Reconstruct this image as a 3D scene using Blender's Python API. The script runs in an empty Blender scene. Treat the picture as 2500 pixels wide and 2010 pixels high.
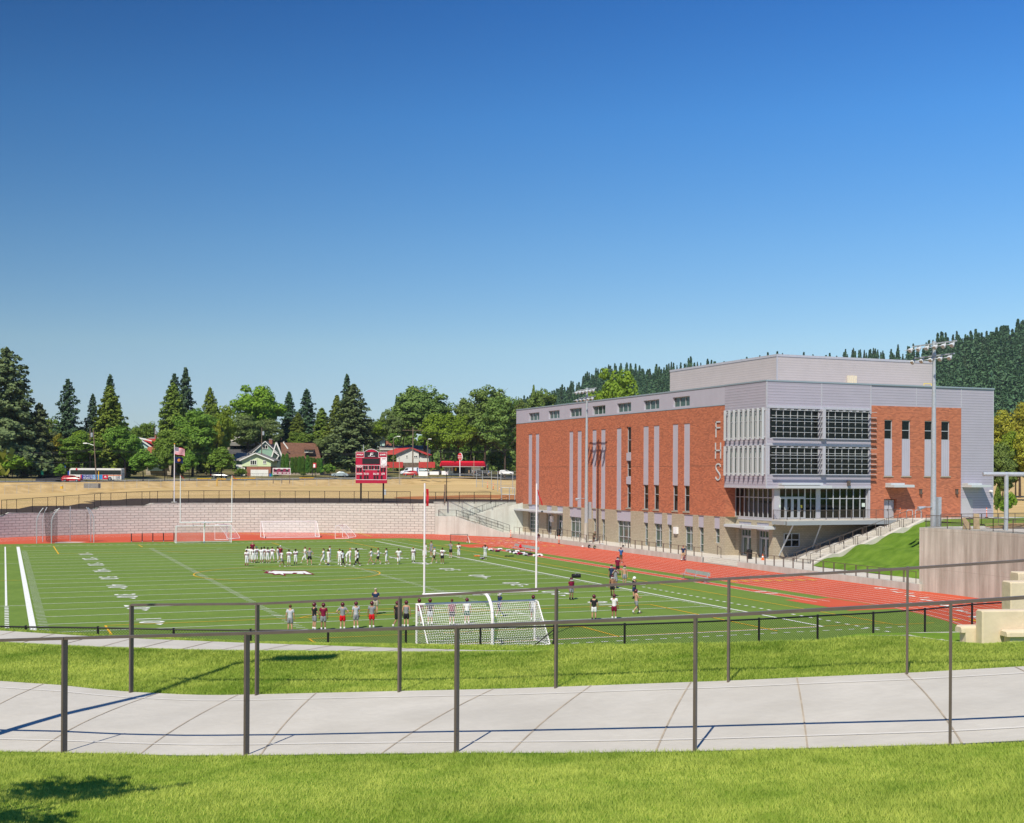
import bpy, math, random
import numpy as np
from mathutils import Vector, Matrix
R = math.radians
random.seed(7)
rng = np.random.default_rng(7)
C = bpy.context.scene.collection
scene = bpy.context.scene
FPX, HZ, YAW, ROLL = 3080.0, 1155.0, 0.3829, 0.0051
CAMP = Vector((-1.99, -79.6, 10.18))
cam_d = bpy.data.cameras.new("camera")
cam = bpy.data.objects.new("camera", cam_d)
C.objects.link(cam)
cam_d.sensor_fit = 'HORIZONTAL'
cam_d.sensor_width = 36.0
cam_d.lens = 36.0 * FPX / 2500.0
cam_d.shift_y = (HZ - 1005.0) / 2500.0
cam_d.clip_start = 0.3
cam_d.clip_end = 9000.0
cam.location = CAMP
cam.matrix_world = (Matrix.Translation(CAMP) @ Matrix.Rotation(-YAW, 4, 'Z')
     @ Matrix.Rotation(math.pi / 2, 4, 'X') @ Matrix.Rotation(ROLL, 4, 'Z'))
scene.camera = cam
SUN_AZ, SUN_EL = R(221.1), R(50.5)      # azimuth of the sun, clockwise from +Y
w = bpy.data.worlds.new("World")
scene.world = w
w.use_nodes = True
nt = w.node_tree
bg = nt.nodes["Background"]
sky = nt.nodes.new("ShaderNodeTexSky")
sky.sky_type = 'NISHITA'
sky.sun_disc = False
sky.sun_elevation = SUN_EL
sky.sun_rotation = SUN_AZ
sky.altitude = 0
sky.air_density = 1.0
sky.dust_density = 0.0
sky.ozone_density = 3.0
hs = nt.nodes.new("ShaderNodeHueSaturation"); hs.inputs['Saturation'].default_value = 1.25
nt.links.new(sky.outputs[0], hs.inputs['Color'])
tcn = nt.nodes.new("ShaderNodeTexCoord"); sep = nt.nodes.new("ShaderNodeSeparateXYZ")
nt.links.new(tcn.outputs['Generated'], sep.inputs[0])
rmp = nt.nodes.new("ShaderNodeValToRGB"); cr = rmp.color_ramp
stops = [(0.0, (.56, .70, 1.02)), (.05, (.78, .84, 1.03)), (.0985, (1.0, 1.0, 1.02)), (.177, (.88, 1.02, 1.12)), (.268, (.66, .98, 1.22)), (.346, (.46, .80, 1.12))]
cr.elements[0].position, cr.elements[0].color = stops[0][0], (*stops[0][1], 1)
cr.elements[1].position, cr.elements[1].color = stops[-1][0], (*stops[-1][1], 1)
for p_, c_ in stops[1:-1]:
 e_ = cr.elements.new(p_); e_.color = (*c_, 1)
nt.links.new(sep.outputs[2], rmp.inputs[0])
mul = nt.nodes.new("ShaderNodeMix"); mul.data_type = 'RGBA'; mul.blend_type = 'MULTIPLY'; mul.inputs[0].default_value = 1.0
nt.links.new(hs.outputs[0], mul.inputs[6]); nt.links.new(rmp.outputs[0], mul.inputs[7])
def _m(op, a, b):
 x = nt.nodes.new("ShaderNodeMath"); x.operation = op
 for i_, q in enumerate((a, b)):
  if hasattr(q, 'links'): nt.links.new(q, x.inputs[i_])
  else: x.inputs[i_].default_value = q
 return x.outputs[0]
east = _m('ADD', _m('MULTIPLY', sep.outputs[0], math.cos(YAW)), _m('MULTIPLY', sep.outputs[1], -math.sin(YAW)))
amt = _m('ADD', .25, _m('MULTIPLY', _m('MINIMUM', _m('MAXIMUM', sep.outputs[2], 0.0), .4), 1.9))
fac = _m('ADD', 1.0, _m('MULTIPLY', _m('MAXIMUM', _m('MINIMUM', east, .5), -.5), amt))
vm = nt.nodes.new("ShaderNodeVectorMath"); vm.operation = 'SCALE'
nt.links.new(mul.outputs[2], vm.inputs[0]); nt.links.new(fac, vm.inputs['Scale'])
nt.links.new(vm.outputs[0], bg.inputs[0])
bg.inputs[1].default_value = 0.088
sun_d = bpy.data.lights.new("sun", 'SUN')
sun_d.energy = 5.0
sun_d.angle = R(0.53)
sun_d.color = (1.0, 0.92, 0.78)
sun = bpy.data.objects.new("sun", sun_d)
C.objects.link(sun)
sdir = Vector((math.sin(SUN_AZ) * math.cos(SUN_EL), math.cos(SUN_AZ) * math.cos(SUN_EL), math.sin(SUN_EL)))
sun.rotation_euler = sdir.to_track_quat('Z', 'Y').to_euler()
sun.location = (-60, -120, 120)
scene.view_settings.view_transform = 'Standard'
scene.view_settings.look = 'None'
scene.view_settings.exposure = 0.12
scene.view_settings.gamma = 1.0
SN, CS = math.sin(YAW), math.cos(YAW)
CR, SR = math.cos(ROLL), math.sin(ROLL)
def ray(u, v):
 du, dv = u - 1250.0, v - 1005.0
 u2, v2 = du * CR + dv * SR, -du * SR + dv * CR
 r = u2 / FPX
 return Vector((r * CS + SN, CS - r * SN, -(v2 + 1005.0 - HZ) / FPX))
def G(u, v, z=0.0):
 d = ray(u, v); return CAMP + d * ((z - CAMP.z) / d.z)
def PX(u, v, X):
 d = ray(u, v); return CAMP + d * ((X - CAMP.x) / d.x)
def PY(u, v, Y):
 d = ray(u, v); return CAMP + d * ((Y - CAMP.y) / d.y)
def PD(u, v, t):
 return CAMP + ray(u, v) * t
def hor(u):
 return HZ + ROLL * (u - 1250.0)
def polar(u, d, z):
 """point at depth d on sight-line column u, at height z"""
 r = (u - 1250.0) / FPX
 return Vector((CAMP.x + d * (r * CS + SN), CAMP.y + d * (CS - r * SN), z))
def zof(u, v, d):
 return CAMP.z - (v - hor(u)) * d / FPX
def interp(x, xs, ys):
 return float(np.interp(x, xs, ys))
def setp(o, label=None, cat=None, group=None, kind=None):
 if label: o['label'] = label
 if cat: o['category'] = cat
 if group: o['group'] = group
 if kind: o['kind'] = kind
 return o
def thing(name, label, cat, loc=(0, 0, 0), rz=0.0, group=None, sc=None):
 o = bpy.data.objects.new(name, None)
 C.objects.link(o)
 o.empty_display_size = 0.3
 o.location = loc
 o.rotation_euler = (0, 0, rz)
 if sc: o.scale = sc if not isinstance(sc, (int, float)) else (sc, sc, sc)
 return setp(o, label, cat, group)
def copy_tree(o, parent=None):
 c = o.copy()
 C.objects.link(c)
 if parent is not None: c.parent = parent
 for ch in o.children:
  copy_tree(ch, c)
 return c
def place(proto, first, loc, rz=0.0, label=None, sc=None):
 o = proto if first else copy_tree(proto)
 o.location = loc
 o.rotation_euler = (0, 0, rz)
 if sc: o.scale = sc if not isinstance(sc, (int, float)) else (sc, sc, sc)
 if label: o['label'] = label
 return o
def top_loc(p):
 v = Vector((0, 0, 0))
 while p is not None:
  v = v + Vector(p.location); p = p.parent
 return v
class MB:
 def __init__(s): s.v = []; s.f = []; s.m = []
 def add(s, vs, fs, mi=0):
  n = len(s.v); s.v.extend([tuple(x) for x in vs])
  s.f.extend([tuple(i + n for i in f) for f in fs]); s.m.extend([mi] * len(fs)); return s
 def quad(s, a, b, c, d, mi=0): return s.add([a, b, c, d], [(0, 1, 2, 3)], mi)
 def box(s, x0, x1, y0, y1, z0, z1, mi=0):
  v = [(x0, y0, z0), (x1, y0, z0), (x1, y1, z0), (x0, y1, z0), (x0, y0, z1), (x1, y0, z1), (x1, y1, z1), (x0, y1, z1)]
  return s.add(v, [(0, 3, 2, 1), (4, 5, 6, 7), (0, 1, 5, 4), (1, 2, 6, 5), (2, 3, 7, 6), (3, 0, 4, 7)], mi)
 def beam(s, p, q, w, h, mi=0, up=(0, 0, 1)):
  p, q = Vector(p), Vector(q); d = (q - p)
  if d.length < 1e-6: return s
  d.normalize(); up = Vector(up)
  if abs(d.dot(up)) > .99: up = Vector((1, 0, 0)) if abs(d.x) < .9 else Vector((0, 1, 0))
  a = d.cross(up).normalized() * (w / 2); b = a.cross(d).normalized() * (h / 2)
  v = [p - a - b, p + a - b, p + a + b, p - a + b, q - a - b, q + a - b, q + a + b, q - a + b]
  return s.add(v, [(0, 3, 2, 1), (4, 5, 6, 7), (0, 1, 5, 4), (1, 2, 6, 5), (2, 3, 7, 6), (3, 0, 4, 7)], mi)
 def tube(s, p, q, r, r2=None, n=8, mi=0, cap=True):
  r2 = r if r2 is None else r2
  p, q = Vector(p), Vector(q); d = (q - p)
  if d.length < 1e-6: return s
  d.normalize(); up = Vector((0, 0, 1)) if abs(d.z) < .9 else Vector((1, 0, 0))
  a = d.cross(up).normalized(); b = a.cross(d).normalized(); v = []
  for k in range(n):
   t = 2 * math.pi * k / n; e = a * math.cos(t) + b * math.sin(t); v.append(p + e * r); v.append(q + e * r2)
  fs = [(2 * k, 2 * ((k + 1) % n), 2 * ((k + 1) % n) + 1, 2 * k + 1) for k in range(n)]
  if cap: fs += [tuple(2 * k for k in range(n))[::-1], tuple(2 * k + 1 for k in range(n))]
  return s.add(v, fs, mi)
 def path(s, pts, r, n=6, mi=0):
  for a, b in zip(pts[:-1], pts[1:]): s.tube(a, b, r, None, n, mi)
  return s
 def prism(s, poly, z0, z1, mi=0):
  n = len(poly); z0 = z0 if hasattr(z0, '__len__') else [z0] * n; z1 = z1 if hasattr(z1, '__len__') else [z1] * n
  v = [(p[0], p[1], z0[i]) for i, p in enumerate(poly)] + [(p[0], p[1], z1[i]) for i, p in enumerate(poly)]
  fs = [(i, (i + 1) % n, (i + 1) % n + n, i + n) for i in range(n)] + [tuple(range(n))[::-1], tuple(range(n, 2 * n))]
  return s.add(v, fs, mi)
 def plate(s, o, A, B, poly, t, mi=0):
  """planar outline poly (a,b) in axes A,B from origin o, thickened by t along A x B"""
  o, A, B = Vector(o), Vector(A).normalized(), Vector(B).normalized(); N = A.cross(B); n = len(poly)
  v = [o + A * a + B * b for a, b in poly] + [o + A * a + B * b + N * t for a, b in poly]
  fs = [(i, (i + 1) % n, (i + 1) % n + n, i + n) for i in range(n)] + [tuple(range(n))[::-1], tuple(range(n, 2 * n))]
  return s.add(v, fs, mi)
 def lathe(s, prof, c=(0, 0, 0), n=12, mi=0):
  v = []; c = Vector(c)
  for r, z in prof:
   for k in range(n):
    t = 2 * math.pi * k / n; v.append(c + Vector((r * math.cos(t), r * math.sin(t), z)))
  fs = []
  for j in range(len(prof) - 1):
   for k in range(n):
    fs.append((j * n + k, j * n + (k + 1) % n, (j + 1) * n + (k + 1) % n, (j + 1) * n + k))
  fs.append(tuple(range(n))[::-1]); fs.append(tuple((len(prof) - 1) * n + k for k in range(n)))
  return s.add(v, fs, mi)
 def ball(s, c, r, n=8, m=6, mi=0, sq=(1, 1, 1)):
  prof = [(max(.001, r * math.sin(math.pi * j / m)), -r * math.cos(math.pi * j / m)) for j in range(m + 1)]
  k = len(s.v); s.lathe(prof, (0, 0, 0), n, mi)
  for i in range(k, len(s.v)):
   x, y, z = s.v[i]; s.v[i] = (x * sq[0] + c[0], y * sq[1] + c[1], z * sq[2] + c[2])
  return s
 def xf(s, M):
  s.v = [tuple(M @ Vector(x)) for x in s.v]; return s
 def merge(s, o, M=None, mi=None):
  vs = [tuple(M @ Vector(x)) for x in o.v] if M is not None else o.v
  n = len(s.v); s.v.extend(vs); s.f.extend([tuple(i + n for i in f) for f in o.f])
  s.m.extend(o.m if mi is None else [mi] * len(o.m)); return s
 def mesh(s, name, mats, smooth=False, off=None):
  me = bpy.data.meshes.new(name)
  vs = s.v if off is None else [(x - off[0], y - off[1], z - off[2]) for x, y, z in s.v]
  me.from_pydata(vs, [], s.f)
  if not isinstance(mats, (list, tuple)): mats = [mats]
  for m in mats: me.materials.append(m)
  if len(mats) > 1: me.polygons.foreach_set('material_index', s.m)
  if smooth: me.polygons.foreach_set('use_smooth', [True] * len(s.f))
  me.update()
  return me
 def build(s, name, mats, parent=None, smooth=False, local=False):
  off = None
  if parent is not None and not local: off = top_loc(parent)
  o = bpy.data.objects.new(name, s.mesh(name, mats, smooth, off))
  C.objects.link(o)
  if parent is not None: o.parent = parent
  return o
def np_mesh(name, co, faces_n, idx, mat, smooth=False):
 """fast mesh: co (N,3), idx flat loop indices, faces_n verts per face"""
 me = bpy.data.meshes.new(name)
 nf = len(idx) // faces_n
 me.vertices.add(len(co)); me.vertices.foreach_set('co', np.asarray(co, dtype=np.float32).ravel())
 me.loops.add(len(idx)); me.loops.foreach_set('vertex_index', np.asarray(idx, dtype=np.int32))
 me.polygons.add(nf)
 me.polygons.foreach_set('loop_start', np.arange(nf, dtype=np.int32) * faces_n)
 me.polygons.foreach_set('loop_total', np.full(nf, faces_n, dtype=np.int32))
 if smooth: me.polygons.foreach_set('use_smooth', np.ones(nf, dtype=bool))
 me.materials.append(mat)
 me.update(calc_edges=True)
 return me
def link_mesh(name, me, parent=None):
 o = bpy.data.objects.new(name, me); C.objects.link(o)
 if parent is not None: o.parent = parent
 return o
_txt = {}
def text_mb(s, size=1.0, ext=0.0, bold=0.0, mi=0, align='CENTER'):
 """lettering as geometry in the XY plane, centred"""
 key = (s, size, ext, bold, align)
 if key not in _txt:
  cu = bpy.data.curves.new("lettering", 'FONT'); cu.body = s; cu.size = size; cu.extrude = ext; cu.offset = bold
  cu.align_x = align; cu.align_y = 'CENTER'; cu.resolution_u = 3
  ob = bpy.data.objects.new("lettering", cu); C.objects.link(ob)
  dg = bpy.context.evaluated_depsgraph_get(); dg.update()
  me = bpy.data.meshes.new_from_object(ob.evaluated_get(dg))
  _txt[key] = ([tuple(v.co) for v in me.vertices], [tuple(p.vertices) for p in me.polygons])
  bpy.data.objects.remove(ob); bpy.data.curves.remove(cu); bpy.data.meshes.remove(me)
 m = MB(); m.add(_txt[key][0], _txt[key][1], mi); return m
def frame_m(o, A, B):
 """matrix taking x->A, y->B, z->AxB at origin o"""
 A, B = Vector(A).normalized(), Vector(B).normalized(); N = A.cross(B)
 return Matrix(((A.x, B.x, N.x, o[0]), (A.y, B.y, N.y, o[1]), (A.z, B.z, N.z, o[2]), (0, 0, 0, 1)))
def mat(name, col, rough=.7, spec=.3, metal=0.0, noise=0.0, nscale=3.0, bump=0.0, bscale=20.0, col2=None, detail=4.0, coord='Object', trans=0.0):
 m = bpy.data.materials.new(name); m.use_nodes = True
 n = m.node_tree; b = n.nodes["Principled BSDF"]
 b.inputs['Base Color'].default_value = (*col, 1); b.inputs['Roughness'].default_value = rough
 b.inputs['Specular IOR Level'].default_value = spec; b.inputs['Metallic'].default_value = metal
 tc = None
 def coords():
  nonlocal tc
  if tc is None:
   if coord == 'World': t = n.nodes.new('ShaderNodeNewGeometry'); tc = t.outputs['Position']
   else: t = n.nodes.new('ShaderNodeTexCoord'); tc = t.outputs['Object']
  return tc
 if noise > 0 or col2:
  nz = n.nodes.new('ShaderNodeTexNoise'); nz.inputs['Scale'].default_value = nscale; nz.inputs['Detail'].default_value = detail
  n.links.new(coords(), nz.inputs['Vector'])
  mr = n.nodes.new('ShaderNodeMapRange'); mr.inputs[1].default_value = .3; mr.inputs[2].default_value = .7
  n.links.new(nz.outputs['Fac'], mr.inputs[0])
  mx = n.nodes.new('ShaderNodeMix'); mx.data_type = 'RGBA'
  c2 = col2 if col2 else tuple(min(1, c * (1 + noise)) for c in col)
  c1 = col if col2 else tuple(c * (1 - noise) for c in col)
  mx.inputs[6].default_value = (*c1, 1); mx.inputs[7].default_value = (*c2, 1)
  n.links.new(mr.outputs[0], mx.inputs[0]); n.links.new(mx.outputs[2], b.inputs['Base Color'])
 if bump > 0:
  nb = n.nodes.new('ShaderNodeTexNoise'); nb.inputs['Scale'].default_value = bscale; nb.inputs['Detail'].default_value = 5
  n.links.new(coords(), nb.inputs['Vector'])
  bp = n.nodes.new('ShaderNodeBump'); bp.inputs['Strength'].default_value = bump; bp.inputs['Distance'].default_value = .05
  n.links.new(nb.outputs['Fac'], bp.inputs['Height']); n.links.new(bp.outputs[0], b.inputs['Normal'])
 return m
def N(nt, t, **kw):
 x = nt.nodes.new(t)
 for k, v in kw.items(): setattr(x, k, v)
 return x
def mixcol(nt, fac, a, b, mode='MIX'):
 x = nt.nodes.new('ShaderNodeMix'); x.data_type = 'RGBA'; x.blend_type = mode
 for i, q in ((0, fac), (6, a), (7, b)):
  if hasattr(q, 'links'): nt.links.new(q, x.inputs[i])
  elif isinstance(q, tuple): x.inputs[i].default_value = (*q, 1)
  else: x.inputs[i].default_value = q
 return x.outputs[2]
def noise(nt, vec, scale, detail=4, rough=.5, lo=.3, hi=.7):
 z = nt.nodes.new('ShaderNodeTexNoise'); z.inputs['Scale'].default_value = scale; z.inputs['Detail'].default_value = detail
 z.inputs['Roughness'].default_value = rough; nt.links.new(vec, z.inputs['Vector'])
 m = nt.nodes.new('ShaderNodeMapRange'); m.inputs[1].default_value = lo; m.inputs[2].default_value = hi
 nt.links.new(z.outputs['Fac'], m.inputs[0]); return m.outputs[0]
def math_n(nt, op, a, b=None):
 x = nt.nodes.new('ShaderNodeMath'); x.operation = op
 for i, q in enumerate((a, b)):
  if q is None: continue
  if hasattr(q, 'links'): nt.links.new(q, x.inputs[i])
  else: x.inputs[i].default_value = q
 return x.outputs[0]
def newmat(name, rough=.8, spec=.25):
 m = bpy.data.materials.new(name); m.use_nodes = True; nt = m.node_tree; b = nt.nodes["Principled BSDF"]
 b.inputs['Roughness'].default_value = rough; b.inputs['Specular IOR Level'].default_value = spec
 pos = nt.nodes.new('ShaderNodeNewGeometry').outputs['Position']
 return m, nt, b, pos
def stretch(nt, vec, sx, sy, sz):
 x = nt.nodes.new('ShaderNodeMapping'); x.inputs['Scale'].default_value = (sx, sy, sz); nt.links.new(vec, x.inputs['Vector']); return x.outputs[0]
def bump_in(nt, b, h, strength=.5, dist=.02):
 x = nt.nodes.new('ShaderNodeBump'); x.inputs['Strength'].default_value = strength; x.inputs['Distance'].default_value = dist
 nt.links.new(h, x.inputs['Height']); nt.links.new(x.outputs[0], b.inputs['Normal'])
def wallvec(nt, pos):
 """(x+y, z, 0): runs along any axis-aligned wall"""
 s = nt.nodes.new('ShaderNodeSeparateXYZ'); nt.links.new(pos, s.inputs[0])
 a = math_n(nt, 'ADD', s.outputs[0], s.outputs[1])
 c = nt.nodes.new('ShaderNodeCombineXYZ'); nt.links.new(a, c.inputs[0]); nt.links.new(s.outputs[2], c.inputs[1]); return c.outputs[0], a, s.outputs[2]
def brick_mat(name, c1, c2, mortar, w=.21, h=.073, ms=.010, stain=None, bump=.4, vary=None):
 m, nt, b, pos = newmat(name, .85, .2)
 vec, a, z = wallvec(nt, pos)
 br = nt.nodes.new('ShaderNodeTexBrick'); nt.links.new(vec, br.inputs['Vector'])
 br.inputs['Scale'].default_value = 1.0; br.inputs['Brick Width'].default_value = w; br.inputs['Row Height'].default_value = h
 br.inputs['Mortar Size'].default_value = ms; br.inputs['Color1'].default_value = (*c1, 1); br.inputs['Color2'].default_value = (*c2, 1)
 br.inputs['Mortar'].default_value = (*mortar, 1); br.inputs['Bias'].default_value = 0.0
 col = br.outputs['Color']
 n1 = noise(nt, stretch(nt, pos, 1, 1, 1), .35, 5)
 col = mixcol(nt, math_n(nt, 'MULTIPLY', n1, .35), col, tuple(c * .78 for c in c1))
 n3 = noise(nt, stretch(nt, pos, 3, 3, 9), 1.0, 3)
 col = mixcol(nt, math_n(nt, 'MULTIPLY', n3, .30), col, tuple(c * 1.25 for c in c2))
 if stain:
  n2 = noise(nt, stretch(nt, pos, .5, .5, 2.2), 1.2, 6, .6, .45, .75)
  col = mixcol(nt, math_n(nt, 'MULTIPLY', n2, .5), col, stain)
 nt.links.new(col, b.inputs['Base Color'])
 if bump: bump_in(nt, b, math_n(nt, 'SUBTRACT', 1.0, br.outputs['Fac']), bump, .012)
 return m
def rib_mat(name, col, horiz, pitch, dark=.55, gap=.10, rough=.45):
 m, nt, b, pos = newmat(name, rough, .4)
 vec, a, z = wallvec(nt, pos)
 t = z if horiz else a
 fr = math_n(nt, 'FRACT', math_n(nt, 'DIVIDE', math_n(nt, 'ADD', t, 500.0), pitch))
 g = math_n(nt, 'LESS_THAN', fr, gap)
 n1 = noise(nt, pos, .6, 4)
 c = mixcol(nt, math_n(nt, 'MULTIPLY', n1, .5), col, tuple(k * .88 for k in col))
 c = mixcol(nt, math_n(nt, 'MULTIPLY', g, dark), c, tuple(k * .3 for k in col))
 nt.links.new(c, b.inputs['Base Color'])
 tri = math_n(nt, 'ABSOLUTE', math_n(nt, 'SUBTRACT', fr, .5))
 bump_in(nt, b, tri, .5, .03)
 return m
def concrete_mat(name, col, stain, joint=None, streak=.5, scale=1.0):
 m, nt, b, pos = newmat(name, .88, .2)
 n1 = noise(nt, pos, .9 * scale, 7, .62)
 c = mixcol(nt, n1, tuple(k * .86 for k in col), tuple(min(1, k * 1.08) for k in col))
 n2 = noise(nt, stretch(nt, pos, 1.6, 1.6, .12), 1.3 * scale, 6, .65, .42, .72)
 c = mixcol(nt, math_n(nt, 'MULTIPLY', n2, streak), c, stain)
 n3 = noise(nt, pos, 14 * scale, 3)
 c = mixcol(nt, math_n(nt, 'MULTIPLY', n3, .25), c, tuple(k * .8 for k in col))
 if joint:
  vec, a, z = wallvec(nt, pos)
  f1 = math_n(nt, 'LESS_THAN', math_n(nt, 'FRACT', math_n(nt, 'DIVIDE', math_n(nt, 'ADD', a, 500.), joint[0])), .02 / joint[0] * 1.4)
  f2 = math_n(nt, 'LESS_THAN', math_n(nt, 'FRACT', math_n(nt, 'DIVIDE', math_n(nt, 'ADD', z, 100.3), joint[1])), .02 / joint[1] * 1.4)
  f = math_n(nt, 'MAXIMUM', f1, f2)
  c = mixcol(nt, math_n(nt, 'MULTIPLY', f, .5), c, stain)
 nt.links.new(c, b.inputs['Base Color']); bump_in(nt, b, n3, .25, .01)
 return m
def leaf_mat(name, dark, light, transl=.35, rnd=.35):
 m, nt, b, pos = newmat(name, .62, .25)
 oi = nt.nodes.new('ShaderNodeObjectInfo'); tcn = nt.nodes.new('ShaderNodeTexCoord')
 n1 = noise(nt, tcn.outputs['Object'], .55, 5, .6)
 n2 = noise(nt, tcn.outputs['Object'], 3.1, 2)
 f = math_n(nt, 'ADD', math_n(nt, 'MULTIPLY', n1, .6), math_n(nt, 'MULTIPLY', n2, .4))
 c = mixcol(nt, f, dark, light)
 hs = nt.nodes.new('ShaderNodeHueSaturation')
 nt.links.new(math_n(nt, 'ADD', math_n(nt, 'MULTIPLY', oi.outputs['Random'], .03 * rnd / .35), .5 - .015 * rnd / .35), hs.inputs['Hue'])
 nt.links.new(math_n(nt, 'ADD', math_n(nt, 'MULTIPLY', oi.outputs['Random'], rnd), 1 - rnd / 2), hs.inputs['Value'])
 nt.links.new(c, hs.inputs['Color']); nt.links.new(hs.outputs[0], b.inputs['Base Color'])
 tr = nt.nodes.new('ShaderNodeBsdfTranslucent'); nt.links.new(hs.outputs[0], tr.inputs['Color'])
 mx = nt.nodes.new('ShaderNodeMixShader'); mx.inputs[0].default_value = transl
 out = nt.nodes['Material Output']
 nt.links.new(b.outputs[0], mx.inputs[1]); nt.links.new(tr.outputs[0], mx.inputs[2]); nt.links.new(mx.outputs[0], out.inputs[0])
 return m
M = {}
M['white'] = mat('white_paint', (.80, .80, .80), .5, .4, noise=.04, nscale=2)
M['white_line'] = mat('white_line_paint', (.75, .77, .73), .8, .1, noise=.15, nscale=6, coord='World')
M['yellow_line'] = mat('yellow_line_paint', (.72, .42, .03), .8, .1, noise=.12, nscale=6, coord='World')
M['maroon'] = mat('maroon_cloth', (.16, .012, .030), .75, .2, noise=.15, nscale=5)
M['black'] = mat('black_coating', (.012, .012, .013), .5, .3, noise=.2, nscale=5)
M['bronze'] = mat('bronze_painted_steel', (.115, .090, .075), .42, .45, noise=.10, nscale=9)
M['galv'] = mat('galvanised_steel', (.46, .50, .53), .42, .5, .35, noise=.10, nscale=5)
M['alu'] = mat('aluminium', (.55, .58, .60), .38, .5, .5, noise=.05)
M['orange'] = mat('orange_plastic', (.85, .14, .02), .5, .4, noise=.05)
M['red'] = mat('red_paint', (.55, .02, .03), .4, .4, noise=.06)
M['wood_pole'] = mat('weathered_wood', (.17, .13, .10), .85, .1, noise=.3, nscale=3, bump=.3)
M['glass'] = mat('window_glass', (.012, .016, .015), .04, .6)
M['trunk'] = mat('bark', (.075, .055, .042), .9, .1, noise=.35, nscale=4, bump=.5)
# ================================================================== SETTING
CX0, CYS, CYN = 24.4, 3.5, 87.9          # centres of the two curves of the oval
YD = .9144
W_F = 48.77
def arc(cx, cy, r, a0, a1, n):
 return [(cx + r * math.cos(R(a0 + (a1 - a0) * k / n)), cy + r * math.sin(R(a0 + (a1 - a0) * k / n))) for k in range(n + 1)]
def oval(r, n=48):
 return arc(CX0, CYN, r, 0, 180, n) + arc(CX0, CYS, r, 180, 360, n)
def near_wall_pts(n=48):
 out = []
 for k in range(n + 1):
  a = 7 - 187 * k / n
  t = min(1, max(0, (7 - a) / 97)); r = 48.7 - 1.75 * t
  out.append((CX0 + r * math.cos(R(a)), CYS + r * math.sin(R(a))))
 return out
far_arc = arc(CX0, CYN, 46.3, 180, 51, 60)
far_str = [(63.9, 118.0), (72.3, 105.2)]
foot = far_arc + far_str + [(72.5, 9.45)] + near_wall_pts() + [(-22.55, 45.0)]
m_track, nt_, b_, pos_ = newmat('red_running_track', .9, .15)
c_ = mixcol(nt_, noise(nt_, pos_, .25, 5), (.52, .090, .042), (.60, .118, .058))
c_ = mixcol(nt_, math_n(nt_, 'MULTIPLY', noise(nt_, pos_, 30, 2), .25), c_, (.42, .05, .03))
nt_.links.new(c_, b_.inputs['Base Color']); M['track'] = m_track
mb = MB(); mb.add([(x, y, 0) for x, y in foot], [tuple(range(len(foot)))[::-1]])
setp(mb.build('running_track', M['track']), kind='structure')
m_turf, nt_, b_, pos_ = newmat('artificial_turf', .95, .08)
s_ = nt_.nodes.new('ShaderNodeSeparateXYZ'); nt_.links.new(pos_, s_.inputs[0])
big = noise(nt_, stretch(nt_, pos_, .03, .22, 1), 1.0, 4)
mid = noise(nt_, stretch(nt_, pos_, 1.1, .45, 1), 1.2, 6, .65)
fine = noise(nt_, stretch(nt_, pos_, 9, 4, 1), 1.0, 4, .7)
c_ = mixcol(nt_, big, (.120, .200, .036), (.175, .270, .052))
c_ = mixcol(nt_, math_n(nt_, 'MULTIPLY', mid, .55), c_, (.080, .150, .028))
c_ = mixcol(nt_, math_n(nt_, 'MULTIPLY', fine, .45), c_, (.20, .28, .06))
nt_.links.new(c_, b_.inputs['Base Color']); bump_in(nt_, b_, fine, .6, .03); M['turf'] = m_turf
Y0T, Y1T, RT = -16.4, 107.8, 36.95
tp = []
for x, y in oval(RT, 80):
 tp.append((x, y))
tp = [(x, min(Y1T, max(Y0T, y))) for x, y in tp]
def clipx(y, cy): return math.sqrt(RT * RT - (y - cy) ** 2)
xa = clipx(Y1T, CYN); xb = clipx(Y0T, CYS)
tp = [p for p in arc(CX0, CYN, RT, 0, math.degrees(math.asin((Y1T - CYN) / RT)), 24)] + \
  [p for p in arc(CX0, CYN, RT, 180 - math.degrees(math.asin((Y1T - CYN) / RT)), 180, 24)] + \
  [p for p in arc(CX0, CYS, RT, 180, 180 + math.degrees(math.asin((CYS - Y0T) / RT)), 24)] + \
  [p for p in arc(CX0, CYS, RT, 360 - math.degrees(math.asin((CYS - Y0T) / RT)), 360, 24)]
mb = MB(); mb.add([(x, y, .008) for x, y in tp], [tuple(range(len(tp)))])
setp(mb.build('football_field', M['turf']), kind='structure')
mb = MB()
def flat(mb, x0, x1, y0, y1, z, mi=0): mb.quad((x0, y0, z), (x1, y0, z), (x1, y1, z), (x0, y1, z), mi)
flat(mb, 58.15, 59.5, 6.9, 81.3, .016)
flat(mb, 56.7, 61.1, -1.6, 6.9, .016); flat(mb, 56.8, 61.1, 81.3, 88.6, .016)
setp(mb.build('jump_runway', M['track']), kind='structure')
wl, yl, ml = MB(), MB(), MB()
ZL = .026
def seg(mb, x0, y0, x1, y1, w, z=ZL):
 p, q = Vector((x0, y0, z)), Vector((x1, y1, z)); d = (q - p).normalized(); n = Vector((-d.y, d.x, 0)) * (w / 2)
 mb.quad(p - n, q - n, q + n, p + n)
def ring(mb, cx, cy, r, a0, a1, w, n=48, z=ZL):
 for k in range(n):
  t0, t1 = R(a0 + (a1 - a0) * k / n), R(a0 + (a1 - a0) * (k + 1) / n)
  p = [(cx + rr * math.cos(t), cy + rr * math.sin(t), z) for rr, t in ((r - w / 2, t0), (r + w / 2, t0), (r + w / 2, t1), (r - w / 2, t1))]
  mb.quad(*p)
flat(wl, -.40, 0, -.6, 110 * YD, ZL); flat(wl, W_F, W_F + .22, -10 * YD, 110 * YD, ZL)
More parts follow.
